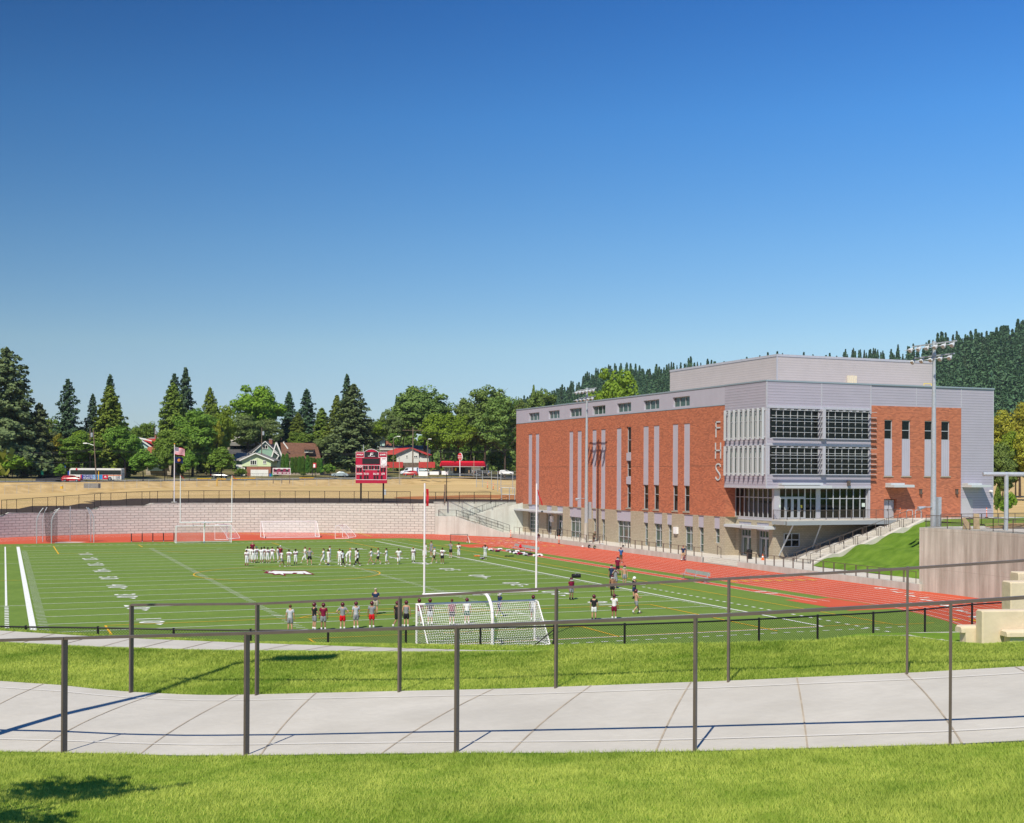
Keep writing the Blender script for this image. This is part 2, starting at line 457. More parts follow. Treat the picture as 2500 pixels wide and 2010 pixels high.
flat(wl, .4, W_F, -10 * YD - .14, -10 * YD + .02, ZL + .003); flat(wl, .4, W_F, 110 * YD - .02, 110 * YD + .12, ZL + .003)
for k in range(0, 101):
 y = k * YD
 if k % 5 == 0:
  flat(wl, 0.0 if k % 100 == 0 else .12, W_F, y - .055, y + .055, ZL + .003)
  for hx in (16.0, W_F - 16.0): flat(wl, hx - .3, hx + .3, y - .11, y + .11, ZL + .006)
 else:
  for x0 in (.15, 15.7, W_F - 16.3, W_F - .75): flat(wl, x0, x0 + .6, y - .05, y + .05, ZL)
for k in range(-9, 0):
 for x0 in (.15,): flat(wl, x0, x0 + .6, k * YD - .05, k * YD + .05, ZL)
for i, k in enumerate(range(10, 100, 10)):
 y = k * YD; lab = str(min(k, 100 - k))
 for side in (0, 1):
  cx = 7.2 if side == 0 else W_F - 7.2
  A = (0, -1, 0) if side == 0 else (0, 1, 0); B = (1, 0, 0) if side == 0 else (-1, 0, 0)
  for j, ch in enumerate(lab):
   t = text_mb(ch, 2.35, 0, .03)
   wl.merge(t, frame_m((cx, y + (-1 if side == 0 else 1) * (j - .5) * 2.0, ZL + .006), A, B))
  if k != 50:
   s = -1 if k < 50 else 1
   yy = y + s * 2.1; cxx = cx + (.45 if side == 0 else -.45)
   wl.add([(cxx - .28, yy, ZL + .006), (cxx + .28, yy, ZL + .006), (cxx, yy + s * .75, ZL + .006)], [(0, 1, 2)])
for hx in (24.4,): # 3-yard marks
 for y in (3 * YD, 97 * YD): flat(wl, hx - .45, hx + .45, y - .06, y + .06, ZL + .006)
flat(wl, -1.86, -1.70, 22.2, 101, ZL)
for k in range(30): flat(wl, -1.90, -1.62, 21.6 - k * 1.1 - .5, 21.6 - k * 1.1, ZL)
for y in (22.2, 68.4): flat(wl, -8, -.4, y - .05, y + .05, ZL)
flat(wl, 52.45, 52.57, 25 * YD, 75 * YD, ZL)
flat(wl, W_F + .2, 52.5, 25 * YD - .05, 25 * YD + .05, ZL); flat(wl, W_F + .2, 52.5, 75 * YD - .05, 75 * YD + .05, ZL)
for k in range(34):
 flat(wl, 51.1, 51.35, 20.6 - k * 1.05, 21.0 - k * 1.05, ZL)
 flat(wl, 51.1, 51.35, 70 + k * 1.05, 70.4 + k * 1.05, ZL)
for k in range(56):
 flat(wl, -1.5 + k * 1.0, -1.0 + k * 1.0, -11.1, -10.95, ZL)
 flat(wl, -1.5 + k * 1.0, -1.0 + k * 1.0, 102.3, 102.45, ZL)
for y in (-9.6, 100.9): pass
flat(yl, 54.1, 54.22, -9.75, 101.2, ZL); flat(yl, -6.1, 54.1, -9.0, -8.9, ZL - .003)
flat(yl, -6.1, 54.1, 101.2, 101.3, ZL)
flat(yl, -8, -.4, 45.66, 45.77, ZL)
ring(yl, 24.4, 45.72, 9.15, 0, 360, .12, 72, ZL + .009)
for s, yb in ((1, -9.3), (-1, 100.7)):
 for hw, dp in ((20.16, 16.5), (9.16, 5.5)):
  y1 = yb + s * dp
  for x in (24.4 - hw, 24.4 + hw): flat(yl, x - .07, x + .07, min(yb, y1) - (.9 if hw > 10 else 0), max(yb, y1), ZL + .009)
  flat(yl, 24.4 - hw, 24.4 + hw, y1 - .06, y1 + .06, ZL + .009)
 yc = yb + s * 11.0
 a = math.degrees(math.acos(5.5 / 9.15))
 ring(yl, 24.4, yc, 9.15, s * 90 - a, s * 90 + a, .12, 24, ZL + .009)
flat(yl, 55.3 - 1.2, 57.4, -10.0, -9.9, ZL)
for x in (58.2, 59.45): flat(wl, x - .04, x + .04, 4.6, 83.6, ZL)
for y in (13.6, 11.9, 76.0, 77.7): flat(wl, 58.2, 59.45, y - .15, y + .15, ZL + .004)
LP = 1.165; L0 = 37.25
for k in range(9):
 r = L0 + k * LP
 for cy, a0 in ((CYN, 0), (CYS, 180)): ring(wl, CX0, cy, r, a0, a0 + 180, .06, 60, .022)
 flat(wl, CX0 + r - .03, CX0 + r + .03, CYS, CYN, .022)
 flat(wl, CX0 - r - .03, CX0 - r + .03, CYS, CYN, .022)
 if k > 3: flat(wl, CX0 + r - .03, CX0 + r + .03, CYN, CYN + 16.5 - (k == 4) * 9, .022)
def tri(mb, x, y, s, d, z=.028): mb.add([(x - s * .3, y, z), (x + s * .3, y, z), (x, y + d * s * 1.7, z)], [(0, 1, 2)])
for k in range(8):
 r = L0 + (k + .5) * LP
 tri(yl, CX0 + r, 23.0 - k * .15, 1.0, 1); tri(yl, CX0 + r, 84 - k * .3, 1.0, -1)
 tri(yl, CX0 + r, 96.5, 1.0, -1)
 a = 52 + k * 1.2
 for aa in (a, a - 9, a + 18):
  yl.add([(CX0 + (r + q) * math.cos(R(aa + e)), CYN + (r + q) * math.sin(R(aa + e)), .028) for q, e in ((-.3, 0), (.3, 0), (0, 1.9))], [(0, 1, 2)])
 a = -20 - k * .4
 yl.add([(CX0 + (r + q) * math.cos(R(a + e)), CYS + (r + q) * math.sin(R(a + e)), .028) for q, e in ((-.3, 0), (.3, 0), (0, 1.9))], [(0, 1, 2)])
 wl.merge(text_mb(str(k + 1), 1.1, 0, .02), frame_m((CX0 + r, 90.2 + k * .2, .018), (1, 0, 0), (0, 1, 0)))
for j, (uu, vv) in enumerate([(2147, 1437), (2186, 1446), (2222, 1456), (2259, 1466), (2306, 1479), (2345, 1492), (2381, 1507), (2395, 1523)]):
 p = G(uu, vv); dd = Vector((p.x - CX0, p.y - CYS, 0)).normalized(); tt = Vector((-dd.y, dd.x, 0))
 wl.merge(text_mb(str(8 - j), 1.5, 0, .05), frame_m((p.x, p.y, .028), -dd, -tt))
 q = p + tt * -1.6; wl.quad(*[tuple(q + dd * a + tt * b + Vector((0, 0, .028))) for a, b in ((-.5, -.12), (.5, -.12), (.5, .12), (-.5, .12))])
def lz(pts, z): return [tuple(G(u, v, z)) for u, v in pts]
outl = [(636, 1391.6), (651, 1395), (642, 1399), (664, 1401), (668, 1404), (681, 1402.5), (697, 1406.5), (695, 1402), (720, 1401), (742, 1402.5), (768, 1402.8), (745, 1393.3), (722, 1393.6), (700, 1394), (664, 1392.6), (661, 1394.4)]
inn = [(645, 1393.3), (657, 1396), (653, 1398.3), (666, 1399), (671, 1402), (681, 1400.6), (692, 1404), (690, 1400), (712, 1400.6), (716, 1398.4), (726, 1398.6), (723, 1401), (741, 1401.2), (738, 1397.6), (747, 1401.6), (761, 1401.8), (744, 1394.7), (722, 1395), (700, 1395.2), (668, 1394.2), (662, 1396)]
ml.add(lz(outl, ZL + .012), [tuple(range(len(outl)))[::-1]]);
wl.add(lz(inn, ZL + .018), [tuple(range(len(inn)))[::-1]])
setp(wl.build('white_markings', M['white_line']), kind='structure')
setp(yl.build('yellow_markings', M['yellow_line']), kind='structure')
M['maroon_line'] = mat('maroon_line_paint', (.20, .02, .035), .8, .1)
setp(ml.build('field_emblem', M['maroon_line']), kind='structure')
m_, nt_, b_, pos_ = newmat('lawn', .9, .1)
tcw = pos_
g1 = noise(nt_, pos_, .5, 5, .6); g2 = noise(nt_, pos_, 3.5, 6, .7); g3 = noise(nt_, pos_, 40, 3)
c_ = mixcol(nt_, g1, (.13, .25, .016), (.25, .40, .035))
c_ = mixcol(nt_, math_n(nt_, 'MULTIPLY', g2, .5), c_, (.08, .17, .012))
c_ = mixcol(nt_, math_n(nt_, 'MULTIPLY', g3, .4), c_, (.24, .36, .05))
nt_.links.new(c_, b_.inputs['Base Color']); bump_in(nt_, b_, g2, .8, .06); M['lawn'] = m_
m_, nt_, b_, pos_ = newmat('dry_grass_field', .95, .05)
g1 = noise(nt_, stretch(nt_, pos_, .03, .12, 1), 1.0, 6, .6); g2 = noise(nt_, stretch(nt_, pos_, .2, 1.2, 1), 1.1, 5); g3 = noise(nt_, pos_, .07, 3, .5, .55, .75)
c_ = mixcol(nt_, g1, (.47, .335, .15), (.62, .455, .225)); c_ = mixcol(nt_, math_n(nt_, 'MULTIPLY', g2, .4), c_, (.40, .27, .11))
c_ = mixcol(nt_, math_n(nt_, 'MULTIPLY', g3, .35), c_, (.30, .28, .09))
nt_.links.new(c_, b_.inputs['Base Color']); bump_in(nt_, b_, g2, .5, .2); M['dry'] = m_
M['bank'] = mat('dry_bank', (.40, .27, .11), .95, .05, col2=(.58, .42, .20), nscale=.45, detail=8, coord='World', bump=.6, bscale=1.0)
M['clay'] = mat('infield_clay', (.36, .15, .06), .95, .05, noise=.15, nscale=.5, coord='World')
M['dirt'] = mat('dark_bark_mulch', (.055, .042, .036), .95, .05, noise=.35, nscale=2.0, coord='World')
M['asphalt'] = mat('asphalt', (.075, .075, .078), .9, .1, noise=.2, nscale=.8, coord='World')
M['backlot'] = mat('garden_ground', (.10, .12, .04), .95, .05, col2=(.28, .22, .11), nscale=.12, coord='World')  # olive ground mottled with tan, from the street outward
M['path'] = concrete_mat('path_concrete', (.55, .525, .465), (.41, .38, .32), None, .35, .8)
M['walk'] = concrete_mat('plaza_concrete', (.60, .57, .51), (.42, .38, .32), None, .3, .6)
M['wallc'] = concrete_mat('wall_concrete', (.58, .585, .515), (.27, .25, .205), (1.6, 3.3), 1.0, .5)
M['wallw'] = concrete_mat('pale_wall_concrete', (.56, .59, .54), (.36, .34, .28), (1.22, 2.44), .6, .5)
M['joint'] = mat('joint_sand', (.40, .34, .26), .95, .05, noise=.2, nscale=4)
M['joint2'] = mat('tooled_edge', (.74, .72, .68), .9, .1)
US = list(range(-1500, 3701, 50))
def tab(xs, ys): return lambda u: interp(u, xs, ys)
dF = tab([-1500, -200, 0, 160, 605, 1118, 1700, 2323, 2500, 2700, 3700], [14.2, 11.8, 11.5, 11.25, 10.7, 10.25, 9.75, 9.15, 9.0, 8.85, 8.2])
vF = tab([-1500, -200, 0, 160, 320, 450, 605, 800, 1118, 1400, 1700, 2000, 2323, 2500, 2700, 3700], [1790, 1832, 1838, 1841, 1845, 1848, 1848, 1845, 1842, 1842, 1838, 1830, 1821, 1812, 1800, 1760])
dB = tab([-1500, -200, 0, 323, 630, 978, 1360, 1781, 2217, 2500, 2700, 3700], [19, 16.2, 15.6, 14.85, 14.2, 13.6, 13.0, 12.5, 12.15, 12.0, 11.9, 11.6])
vB = tab([-1500, -200, 0, 150, 250, 323, 450, 520, 630, 800, 978, 1250, 1500, 1781, 2000, 2217, 2500, 2700, 3700], [1610, 1655, 1665, 1675, 1686, 1692, 1698, 1700, 1698, 1694, 1690, 1684, 1675, 1665, 1655, 1646, 1630, 1618, 1560])
dE = tab([-1500, 0, 600, 1330, 2000, 2500, 3700], [38, 34.5, 35.5, 37.5, 39, 38.5, 36])
vE = tab([-1500, -400, 0, 83, 236, 334, 487, 600, 1000, 1286, 1400, 1582, 1850, 2000, 2100, 2219, 2320, 2400, 2500, 2700, 3700], [1500, 1552, 1570, 1574, 1582, 1584.5, 1590, 1591, 1594, 1592, 1590, 1588, 1584, 1576, 1562, 1556, 1569, 1575, 1569, 1560, 1540])
dFs = tab([-1500, 0, 600, 1330, 1331, 2000, 2050, 2500, 3700], [41, 37, 37.6, 38.0, 37.8, 39.3, 39.35, 38.9, 36.4])
vFs = tab([-1500, -400, 0, 222, 362, 600, 1000, 1184, 1330, 1400, 1582, 1850, 2000, 2100, 2219, 2320, 2400, 2500, 3700], [1480, 1520, 1540.5, 1554.4, 1561, 1570.5, 1584, 1589, 1590, 1588.5, 1586, 1582, 1574, 1553, 1552.5, 1567.5, 1573.5, 1567, 1538])
vG = tab([-1500, -400, 0, 222, 362, 487, 600, 764, 1000, 1286, 1350, 1582, 1850, 2000, 2100, 2190, 2300, 2400, 2500, 3700], [1475, 1515, 1541, 1554, 1559, 1567, 1572, 1573, 1575.7, 1577.8, 1576, 1571, 1568, 1563, 1549, 1546, 1544, 1542, 1540, 1530])
def fence_pt(u, Rr=47.0):
 r = (u - 1250.0) / FPX; dx, dy = r * CS + SN, CS - r * SN
 ax, ay = CAMP.x - CX0, CAMP.y - CYS
 A, B, Cc = dx * dx + dy * dy, 2 * (ax * dx + ay * dy), ax * ax + ay * ay - Rr * Rr
 D = B * B - 4 * A * Cc
 if D < 0: return None
 return (-B - math.sqrt(D)) / (2 * A)
def zfence(u): return interp(u, [0, 600, 1300, 2000, 2500], [4.08, 4.12, 4.2, 4.25, 4.35])
dC = tab([-1500, 0, 600, 1350, 1781, 2217, 2500, 3700], [22.5, 19.0, 17.3, 16.2, 15.5, 15.3, 15.2, 14.6])
vC = tab([-1500, 0, 236, 600, 1000, 1286, 1340, 1400, 1582, 1850, 2000, 2100, 2219, 2320, 2400, 2500, 3700], [1505, 1573, 1585, 1594, 1597, 1596, 1591, 1581, 1575, 1571, 1566, 1556, 1557, 1571, 1578, 1571, 1545])
def rowd(kind, u):
 if kind == 'C': d = dC(u); return d, zof(u, vC(u), d)
 if kind == 'A': return 1.2, 8.5
 if kind == 'F': d = dF(u); return d, zof(u, vF(u), d)
 if kind == 'B': d = dB(u); return d, zof(u, vB(u), d)
 if kind == 'E': d = dE(u); return d, zof(u, vE(u), d)
 if kind == 'S': d = dFs(u); return d, zof(u, vFs(u), d)
 if kind == 'G':
  f = fence_pt(u); d = (f if f else 52) - 1.25; d = max(d, dFs(u) + .4); return d, zof(u, vG(u), d)
def lawn_sheet(name, rows, mat_, us=US, sub=None, dz=0.0, rough=0.0):
 co = []; fs = []; nr = len(rows)
 for u in us:
  for k in range(nr):
   d, z = rows[k](u); co.append(polar(u, d, z + dz))
 for i in range(len(us) - 1):
  for k in range(nr - 1):
   a = i * nr + k; fs.append((a, a + nr, a + nr + 1, a + 1))
 mb = MB(); mb.add(co, fs); return mb
def lerp_row(a, b, t, sag=0.0):
 def f(u):
  d0, z0 = rowd(a, u); d1, z1 = rowd(b, u); s = 4 * t * (1 - t) * sag
  return d0 + (d1 - d0) * t, z0 + (z1 - z0) * t + s
 return f
und = lambda x, y: .05 * math.sin(x * .9 + 1.3 * math.sin(y * .5)) + .04 * math.sin(y * 1.7 + x * .4)
nr_rows = [lerp_row('A', 'F', t, .03) for t in [0, .2, .4, .6, .7, .8, .9, 1]]
mid_rows = [lerp_row('B', 'C', t, .0) for t in (0, .25, .5, .75, .9, 1)] + [lerp_row('C', 'E', t) for t in (.15, .4, .7, 1)]
strip_rows = [lerp_row('S', 'G', t, .05) for t in (0, .3, .6, 1)] + [lambda u: ((fence_pt(u) or 52) - .02, zfence(u) - .02)]
lawn = MB()
for rr in (nr_rows, mid_rows, strip_rows):
 m2 = lawn_sheet('x', rr, None); lawn.merge(m2)
lawn.v = [(x, y, z) for x, y, z in lawn.v]
setp(lawn.build('lawn', M['lawn'], smooth=True), kind='structure')
pm = lawn_sheet('x', [lerp_row('F', 'B', t) for t in (0, .25, .5, .75, 1)], None, dz=.012)
jm = MB()
def path_pt(u, t, dz=.02):
 d, z = lerp_row('F', 'B', t)(u); return polar(u, d, z + dz)
JO = [(-420, -60), (-160, 110), (0, 225), (-60 + 60, 395)][:2] + [(90, 390), (345, 585), (640, 775), (935, 1208), (1250, 1446), (1605, 1690), (1975, 1948), (2352, 2212), (2740, 2480)]
for a, b in JO:
 pts = [path_pt(a + (b - a) * (0.0 + 1.0 * k / 8) , k / 8, .016) for k in range(9)]
 for p, q in zip(pts[:-1], pts[1:]):
  n = Vector((-(q - p).y, (q - p).x, 0))  .normalized() * .007
  jm.quad(p - n, p + n, q + n, q - n)
tm = MB()
for t in (.13, .87):
 pts = [path_pt(u, t, .022) for u in range(-700, 3300, 60)]
 for p, q in zip(pts[:-1], pts[1:]):
  n = Vector((-(q - p).y, (q - p).x, 0)).normalized() * .008
  tm.quad(p - n, p + n, q + n, q - n)
setp(pm.build('upper_path', M['path'], smooth=True), kind='structure')
setp(jm.build('path_joints', M['joint']), kind='structure')
setp(tm.build('path_edge_lines', M['joint2']), kind='structure')
us2 = list(range(-1500, 1331, 45)) + [1330]
lp = lawn_sheet('x', [lerp_row('E', 'S', t) for t in (0, 1)], None, us=us2, dz=.012)
setp(lp.build('lower_path', M['path']), kind='structure')
rest = lawn_sheet('x', [lerp_row('E', 'S', t) for t in (0, 1)], None, us=list(range(1330, 3701, 50)))
setp(rest.build('lawn_edge', M['lawn']), kind='structure')
jm = MB()
for u in range(-600, 1330, 97):
 d0, z0 = rowd('E', u - 30); d1, z1 = rowd('S', u + 55)
 p, q = polar(u - 30, d0, z0 + .02), polar(u + 55, d1, z1 + .02)
 n = Vector((-(q - p).y, (q - p).x, 0)).normalized() * .02
 jm.quad(p - n, p + n, q + n, q - n)
setp(jm.build('lower_path_joints', M['joint']), kind='structure')
us3 = list(range(2095, 3701, 40))
pv = lawn_sheet('x', [lambda u: (dFs(u) + .02, zof(u, vFs(u), dFs(u) + .02)), lambda u: rowd('G', u), lambda u: ((fence_pt(u) or 52) - .15, zfence(u) + .02)], None, us=us3, dz=.012)
setp(pv.build('pavement', M['path']), kind='structure')
P0 = Vector((20.5, 230.2)); LD = Vector((.917, .398)).normalized(); LN = Vector((-LD.y, LD.x))
def along(x, y): return (Vector((x, y)) - P0).dot(LD)
def sdist(x, y): return (Vector((x, y)) - P0).dot(LN)
def zroad(a): return interp(a, [-60, 0, 95, 200], [7.4, 7.7, 8.5, 9.0])
def zfoot(a): return interp(a, [-60, -15, 0, 95, 200], [5.2, 5.5, 6.1, 7.1, 7.4])
SF, SB, SRD = -17.0, -6.5, 6.0
def ztop_far(x, y):
 """top of the far block wall, stepping down to the left"""
 ang = math.degrees(math.atan2(y - CYN, x - CX0))
 return None
top_u = [-900, 12, 19.5, 129, 139.5, 237, 246, 357, 366, 500, 1060, 1260]
top_v = [1264, 1259.7, 1252, 1252, 1243.8, 1243, 1236.6, 1234.8, 1228.8, 1228, 1229, 1230]
def pu(x, y):
 dx, dy = x - CAMP.x, y - CAMP.y; d = dx * SN + dy * CS; r = dx * CS - dy * SN
 return 1250 + FPX * r / d, d
def wall_top(x, y):
 u, d = pu(x, y); return zof(u, interp(u, top_u, top_v), d)
def hz(x, y, zt, s0, o):
 s = sdist(x, y); a = along(x, y)
 if s0 < SF - 5 and s > s0:
  if s <= SF: return zt + (zfoot(a) - zt) * ((s - s0) / (SF - s0)) ** 1.25
  if s <= SB: t = (s - SF) / (SB - SF); return zfoot(a) + (zroad(a) - zfoot(a)) * (t * t * (3 - 2 * t))
  if s <= SRD: return zroad(a)
  if s <= SRD + 10: return zroad(a) + .7 * (s - SRD) / 10
  return zroad(a) + .7 + min(3.0, (s - SRD - 10) * .012)
 return zt
rim = []
for x, y in far_arc:
 rim.append((x, y, wall_top(x, y)))
rim += [(63.9, 118.0, 5.15), (70, 116.6, 5.15), (77.0, 114.7, 5.15), (77.0, 49.2, 5.1), (94, 40.9, 5.1), (93.0, 33.5, 5.12), (91, 22, 5.2), (84.0, 14.0, 5.3), (74.5, 10.2, 5.5)]
for (x, y) in near_wall_pts():
 a = math.degrees(math.atan2(y - CYS, x - CX0))
 if a < -30: continue
 k = 1.012; rim.append((CX0 + (x - CX0) * k, CYS + (y - CYS) * k, interp(-a, [-7, 10, 30], [5.5, 5.3, 5.0])))
rim = rim
CB = Vector((24.4, 60.0))
offs = [0, .6, 1.5, 3, 5, 7, 9] + list(np.arange(12, 260, 3.0)) + [280, 320, 400, 600, 1000, 2000, 5000]
co = []; fs = []; mi = []
nr = len(offs)
for (x, y, z) in rim:
 dirv = (Vector((x, y)) - CB).normalized(); s0 = sdist(x, y)
 for o in offs:
  px, py = x + dirv.x * o, y + dirv.y * o
  co.append((px, py, hz(px, py, z, s0, o)))
gm = MB()
for i in range(len(rim) - 1):
 for k in range(nr - 1):
  a = i * nr + k; q = (a, a + 1, a + nr + 1, a + nr)
  cxm = sum(co[j][0] for j in q) / 4; cym = sum(co[j][1] for j in q) / 4; s = sdist(cxm, cym)
  if rim[i][0] > 74 and rim[i][1] < 110: m = 3 if cym < 45 else 3
  elif offs[k] < (30 if cxm > 12 else 14) and s < SF and cym > 90: m = 1
  elif s < SF - 1: m = 0
  elif s < SB + .5: m = 2
  else: m = 4
  gm.f.append(q); gm.m.append(m)
gm.v = co
setp(gm.build('ground', [M['dry'], M['dirt'], M['bank'], M['lawn'], M['backlot']], smooth=True), kind='structure')
mb = MB(); c0 = Vector(polar(1275, 250, 0)[:2])
ipts = []
for k in range(28):
 t = 2 * math.pi * k / 28; ipts.append((c0.x + 26 * math.cos(t), c0.y + 16 * math.sin(t)))
def zg(x, y):
 """height of the ground beyond the far wall"""
 v = Vector((x, y)) - CB; v.normalize(); best = None
 t0 = math.atan2(v.y, v.x); bd = 9
 for (rx, ry, rz) in rim:
  dd = abs((math.atan2(ry - CB.y, rx - CB.x) - t0 + math.pi) % (2 * math.pi) - math.pi)
  if dd < bd: bd = dd; best = (rx, ry, rz)
 return hz(x, y, best[2], sdist(best[0], best[1]), 1)
mb.add([(x, y, zg(x, y) + .06) for x, y in ipts], [tuple(range(28))])
setp(mb.build('clay_infield', M['clay']), kind='structure')
mb = MB(); A = list(range(-120, 330, 10)); wd = MB()
def on(a, s, dz=0): p = P0 + LD * a + LN * s; return (p.x, p.y, zroad(a) + dz)
for a, b in zip(A[:-1], A[1:]): mb.quad(on(a, -5.2, .05), on(b, -5.2, .05), on(b, 5.0, .05), on(a, 5.0, .05))
setp(mb.build('street', M['asphalt']), kind='structure')
for a, b in zip(A[:-1], A[1:]):
 wd.quad(on(a, 5.0, .17), on(b, 5.0, .17), on(b, 7.4, .17), on(a, 7.4, .17)); wd.quad(on(a, 5.0, .02), on(b, 5.0, .02), on(b, 5.0, .17), on(a, 5.0, .17))
setp(wd.build('street_pavement', M['walk']), kind='structure')
mb = MB()
sp = [G(0, 0)] if 0 else []
for (ua, da, ub, db) in ((112, 290, 160, 292),):
 mb.add([tuple(polar(u, d, z)) for u, d, z in ((85, 291, 8.0), (150, 292, 8.05), (170, 420, 12.5), (130, 420, 12.5))], [(0, 1, 2, 3)])
mb.add([on(82, 5.1, .12), on(215, 5.1, .12), (on(215, 45, 0)[0], on(215, 45, 0)[1], 9.75), (on(82, 28, 0)[0], on(82, 28, 0)[1], 9.4)], [(0, 1, 2, 3)])
setp(mb.build('car_park', M['asphalt']), kind='structure')
# ================================================================== WALLS OF THE BOWL
M['block'] = brick_mat('split_face_block', (.50, .515, .465), (.585, .60, .54), (.20, .195, .17), w=1.25, h=.42, ms=.045, bump=1.0)
def _arcvec(m):
 nt = m.node_tree; br = [n for n in nt.nodes if n.type == 'TEX_BRICK'][0]
 pos = nt.nodes.new('ShaderNodeNewGeometry').outputs['Position']; s = nt.nodes.new('ShaderNodeSeparateXYZ'); nt.links.new(pos, s.inputs[0])
 a = math_n(nt, 'ARCTAN2', math_n(nt, 'SUBTRACT', s.outputs[1], CYN), math_n(nt, 'SUBTRACT', s.outputs[0], CX0))
 c = nt.nodes.new('ShaderNodeCombineXYZ'); nt.links.new(math_n(nt, 'MULTIPLY', a, 46.3), c.inputs[0]); nt.links.new(s.outputs[2], c.inputs[1]); nt.links.new(c.outputs[0], br.inputs['Vector'])
_arcvec(M['block'])
M['cmu'] = brick_mat('tan_masonry_block', (.47, .405, .305), (.38, .325, .24), (.27, .225, .165), w=.41, h=.205, ms=.020, bump=.3)
M['brick'] = brick_mat('red_brick', (.62, .205, .105), (.30, .095, .055), (.40, .19, .125), w=.42, h=.135, ms=.014, bump=.3)
M['sill'] = mat('cast_stone_sill', (.36, .32, .25), .8, .2)
M['rib_v'] = rib_mat('vertical_ribbed_metal', (.47, .45, .53), False, .29, .35, .16)
M['rib_h'] = rib_mat('horizontal_ribbed_metal', (.42, .395, .47), True, .315, .75, .11)
M['rib_f'] = rib_mat('fine_ribbed_metal', (.50, .455, .455), True, .30, .35, .12)
M['metal'] = mat('painted_metal_trim', (.47, .47, .52), .4, .45, .1, noise=.05)
M['frame'] = mat('window_frame_metal', (.48, .50, .53), .4, .45, .2)
M['cap'] = mat('coping_metal', (.33, .40, .45), .4, .5, .3)
M['glass_g'] = mat('green_tinted_glass', (.055, .095, .080), .05, .8)
M['glass_d'] = mat('dark_glass', (.004, .006, .005), .03, .32)
M['doorp'] = mat('grey_painted_door', (.44, .44, .47), .5, .3)
M['soffit'] = mat('canopy_soffit', (.38, .36, .37), .6, .3)
M['roofm'] = mat('membrane_roof', (.45, .45, .45), .9, .1)
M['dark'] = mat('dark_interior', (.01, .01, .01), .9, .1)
M['beamg'] = mat('grey_deck_steel', (.30, .33, .34), .5, .4)
M['steel_l'] = mat('light_painted_steel', (.52, .55, .57), .45, .4)
def rib(name, pts, tops, bots, th, mat_, label, cat, cap=None, capmat=None, parent=None):
 """a wall that follows pts in plan, th thick to the right-hand side of its run"""
 mb = MB(); cm = MB(); n = len(pts); off = []
 for i, p in enumerate(pts):
  a = Vector(pts[max(0, i - 1)]); b = Vector(pts[min(n - 1, i + 1)]); d = (b - a).normalized(); off.append(Vector((d.y, -d.x)))
 for i in range(n - 1):
  p, q = Vector(pts[i]), Vector(pts[i + 1]); a, b = off[i] * th, off[i + 1] * th
  v = [(p.x, p.y, bots[i]), (q.x, q.y, bots[i + 1]), (q.x, q.y, tops[i + 1]), (p.x, p.y, tops[i]),
    (p.x + a.x, p.y + a.y, bots[i]), (q.x + b.x, q.y + b.y, bots[i + 1]), (q.x + b.x, q.y + b.y, tops[i + 1]), (p.x + a.x, p.y + a.y, tops[i])]
  f = [(0, 1, 2, 3), (7, 6, 5, 4), (3, 2, 6, 7)]
  if i == 0: f.append((0, 3, 7, 4))
  if i == n - 2: f.append((1, 5, 6, 2))
  mb.add(v, f)
  if cap:
   e = .06; h = cap
   a2, b2 = off[i] * (th + e), off[i + 1] * (th + e); c2, d2 = off[i] * -e, off[i + 1] * -e
   v = [(p.x + c2.x, p.y + c2.y, tops[i]), (q.x + d2.x, q.y + d2.y, tops[i + 1]), (q.x + b2.x, q.y + b2.y, tops[i + 1]), (p.x + a2.x, p.y + a2.y, tops[i])]
   cm.add(v + [(x, y, z + h) for x, y, z in v], [(0, 3, 2, 1), (4, 5, 6, 7), (0, 1, 5, 4), (2, 3, 7, 6), (1, 2, 6, 5), (3, 0, 4, 7)])
 t = thing(name, label, cat, (pts[n // 2][0], pts[n // 2][1], 0))
 mb.build('wall_face', mat_, t)
 if cap: cm.build('coping', capmat or mat_, t)
 return t
fa = arc(CX0, CYN, 46.3, 180, 37.4, 240)
fa = [p for p in fa if math.degrees(math.atan2(p[1] - CYN, p[0] - CX0)) > 50.5] + [(63.9, 118.0)]
tops = [wall_top(x, y) - .12 for x, y in fa]
rib('retaining_wall', fa, tops, [-.02] * len(fa), -.5, M['block'], 'long curved grey split-face block retaining wall behind the far end of the field, its top stepping down at the left', 'retaining wall', cap=.14, capmat=M['wallc'])
nw = near_wall_pts(60)
right = [(x, y) for x, y in nw if math.degrees(math.atan2(y - CYS, x - CX0)) > -34]
rt = thing('concrete_wall', 'tall pale board-marked concrete retaining wall at the right end of the grass terraces', 'retaining wall', (72.8, 5, 0))
m1 = MB()
rp = right
for (p, q) in zip(rp[:-1], rp[1:]):
 pa = Vector((p[0] - CX0, p[1] - CYS)).normalized() * .55; qa = Vector((q[0] - CX0, q[1] - CYS)).normalized() * .55
 z0 = 5.58; z1 = 5.58
 v = [(p[0], p[1], -.02), (q[0], q[1], -.02), (q[0], q[1], z0), (p[0], p[1], z0), (p[0] + pa.x, p[1] + pa.y, -.02), (q[0] + qa.x, q[1] + qa.y, -.02), (q[0] + qa.x, q[1] + qa.y, z1), (p[0] + pa.x, p[1] + pa.y, z1)]
 f = [(1, 0, 3, 2), (4, 5, 6, 7), (3, 7, 6, 2)]
 m1.add(v, f)
p = rp[0]; pn = Vector((p[0] - CX0, p[1] - CYS)).normalized()
m1.box(p[0], p[0] + 4.5, p[1], p[1] + .5, -.02, 5.575)
m1.build('wall_face', M['wallc'], rt)
left = [(x, y) for x, y in nw if math.degrees(math.atan2(y - CYS, x - CX0)) <= -33 or math.degrees(math.atan2(y - CYS, x - CX0)) > 100]
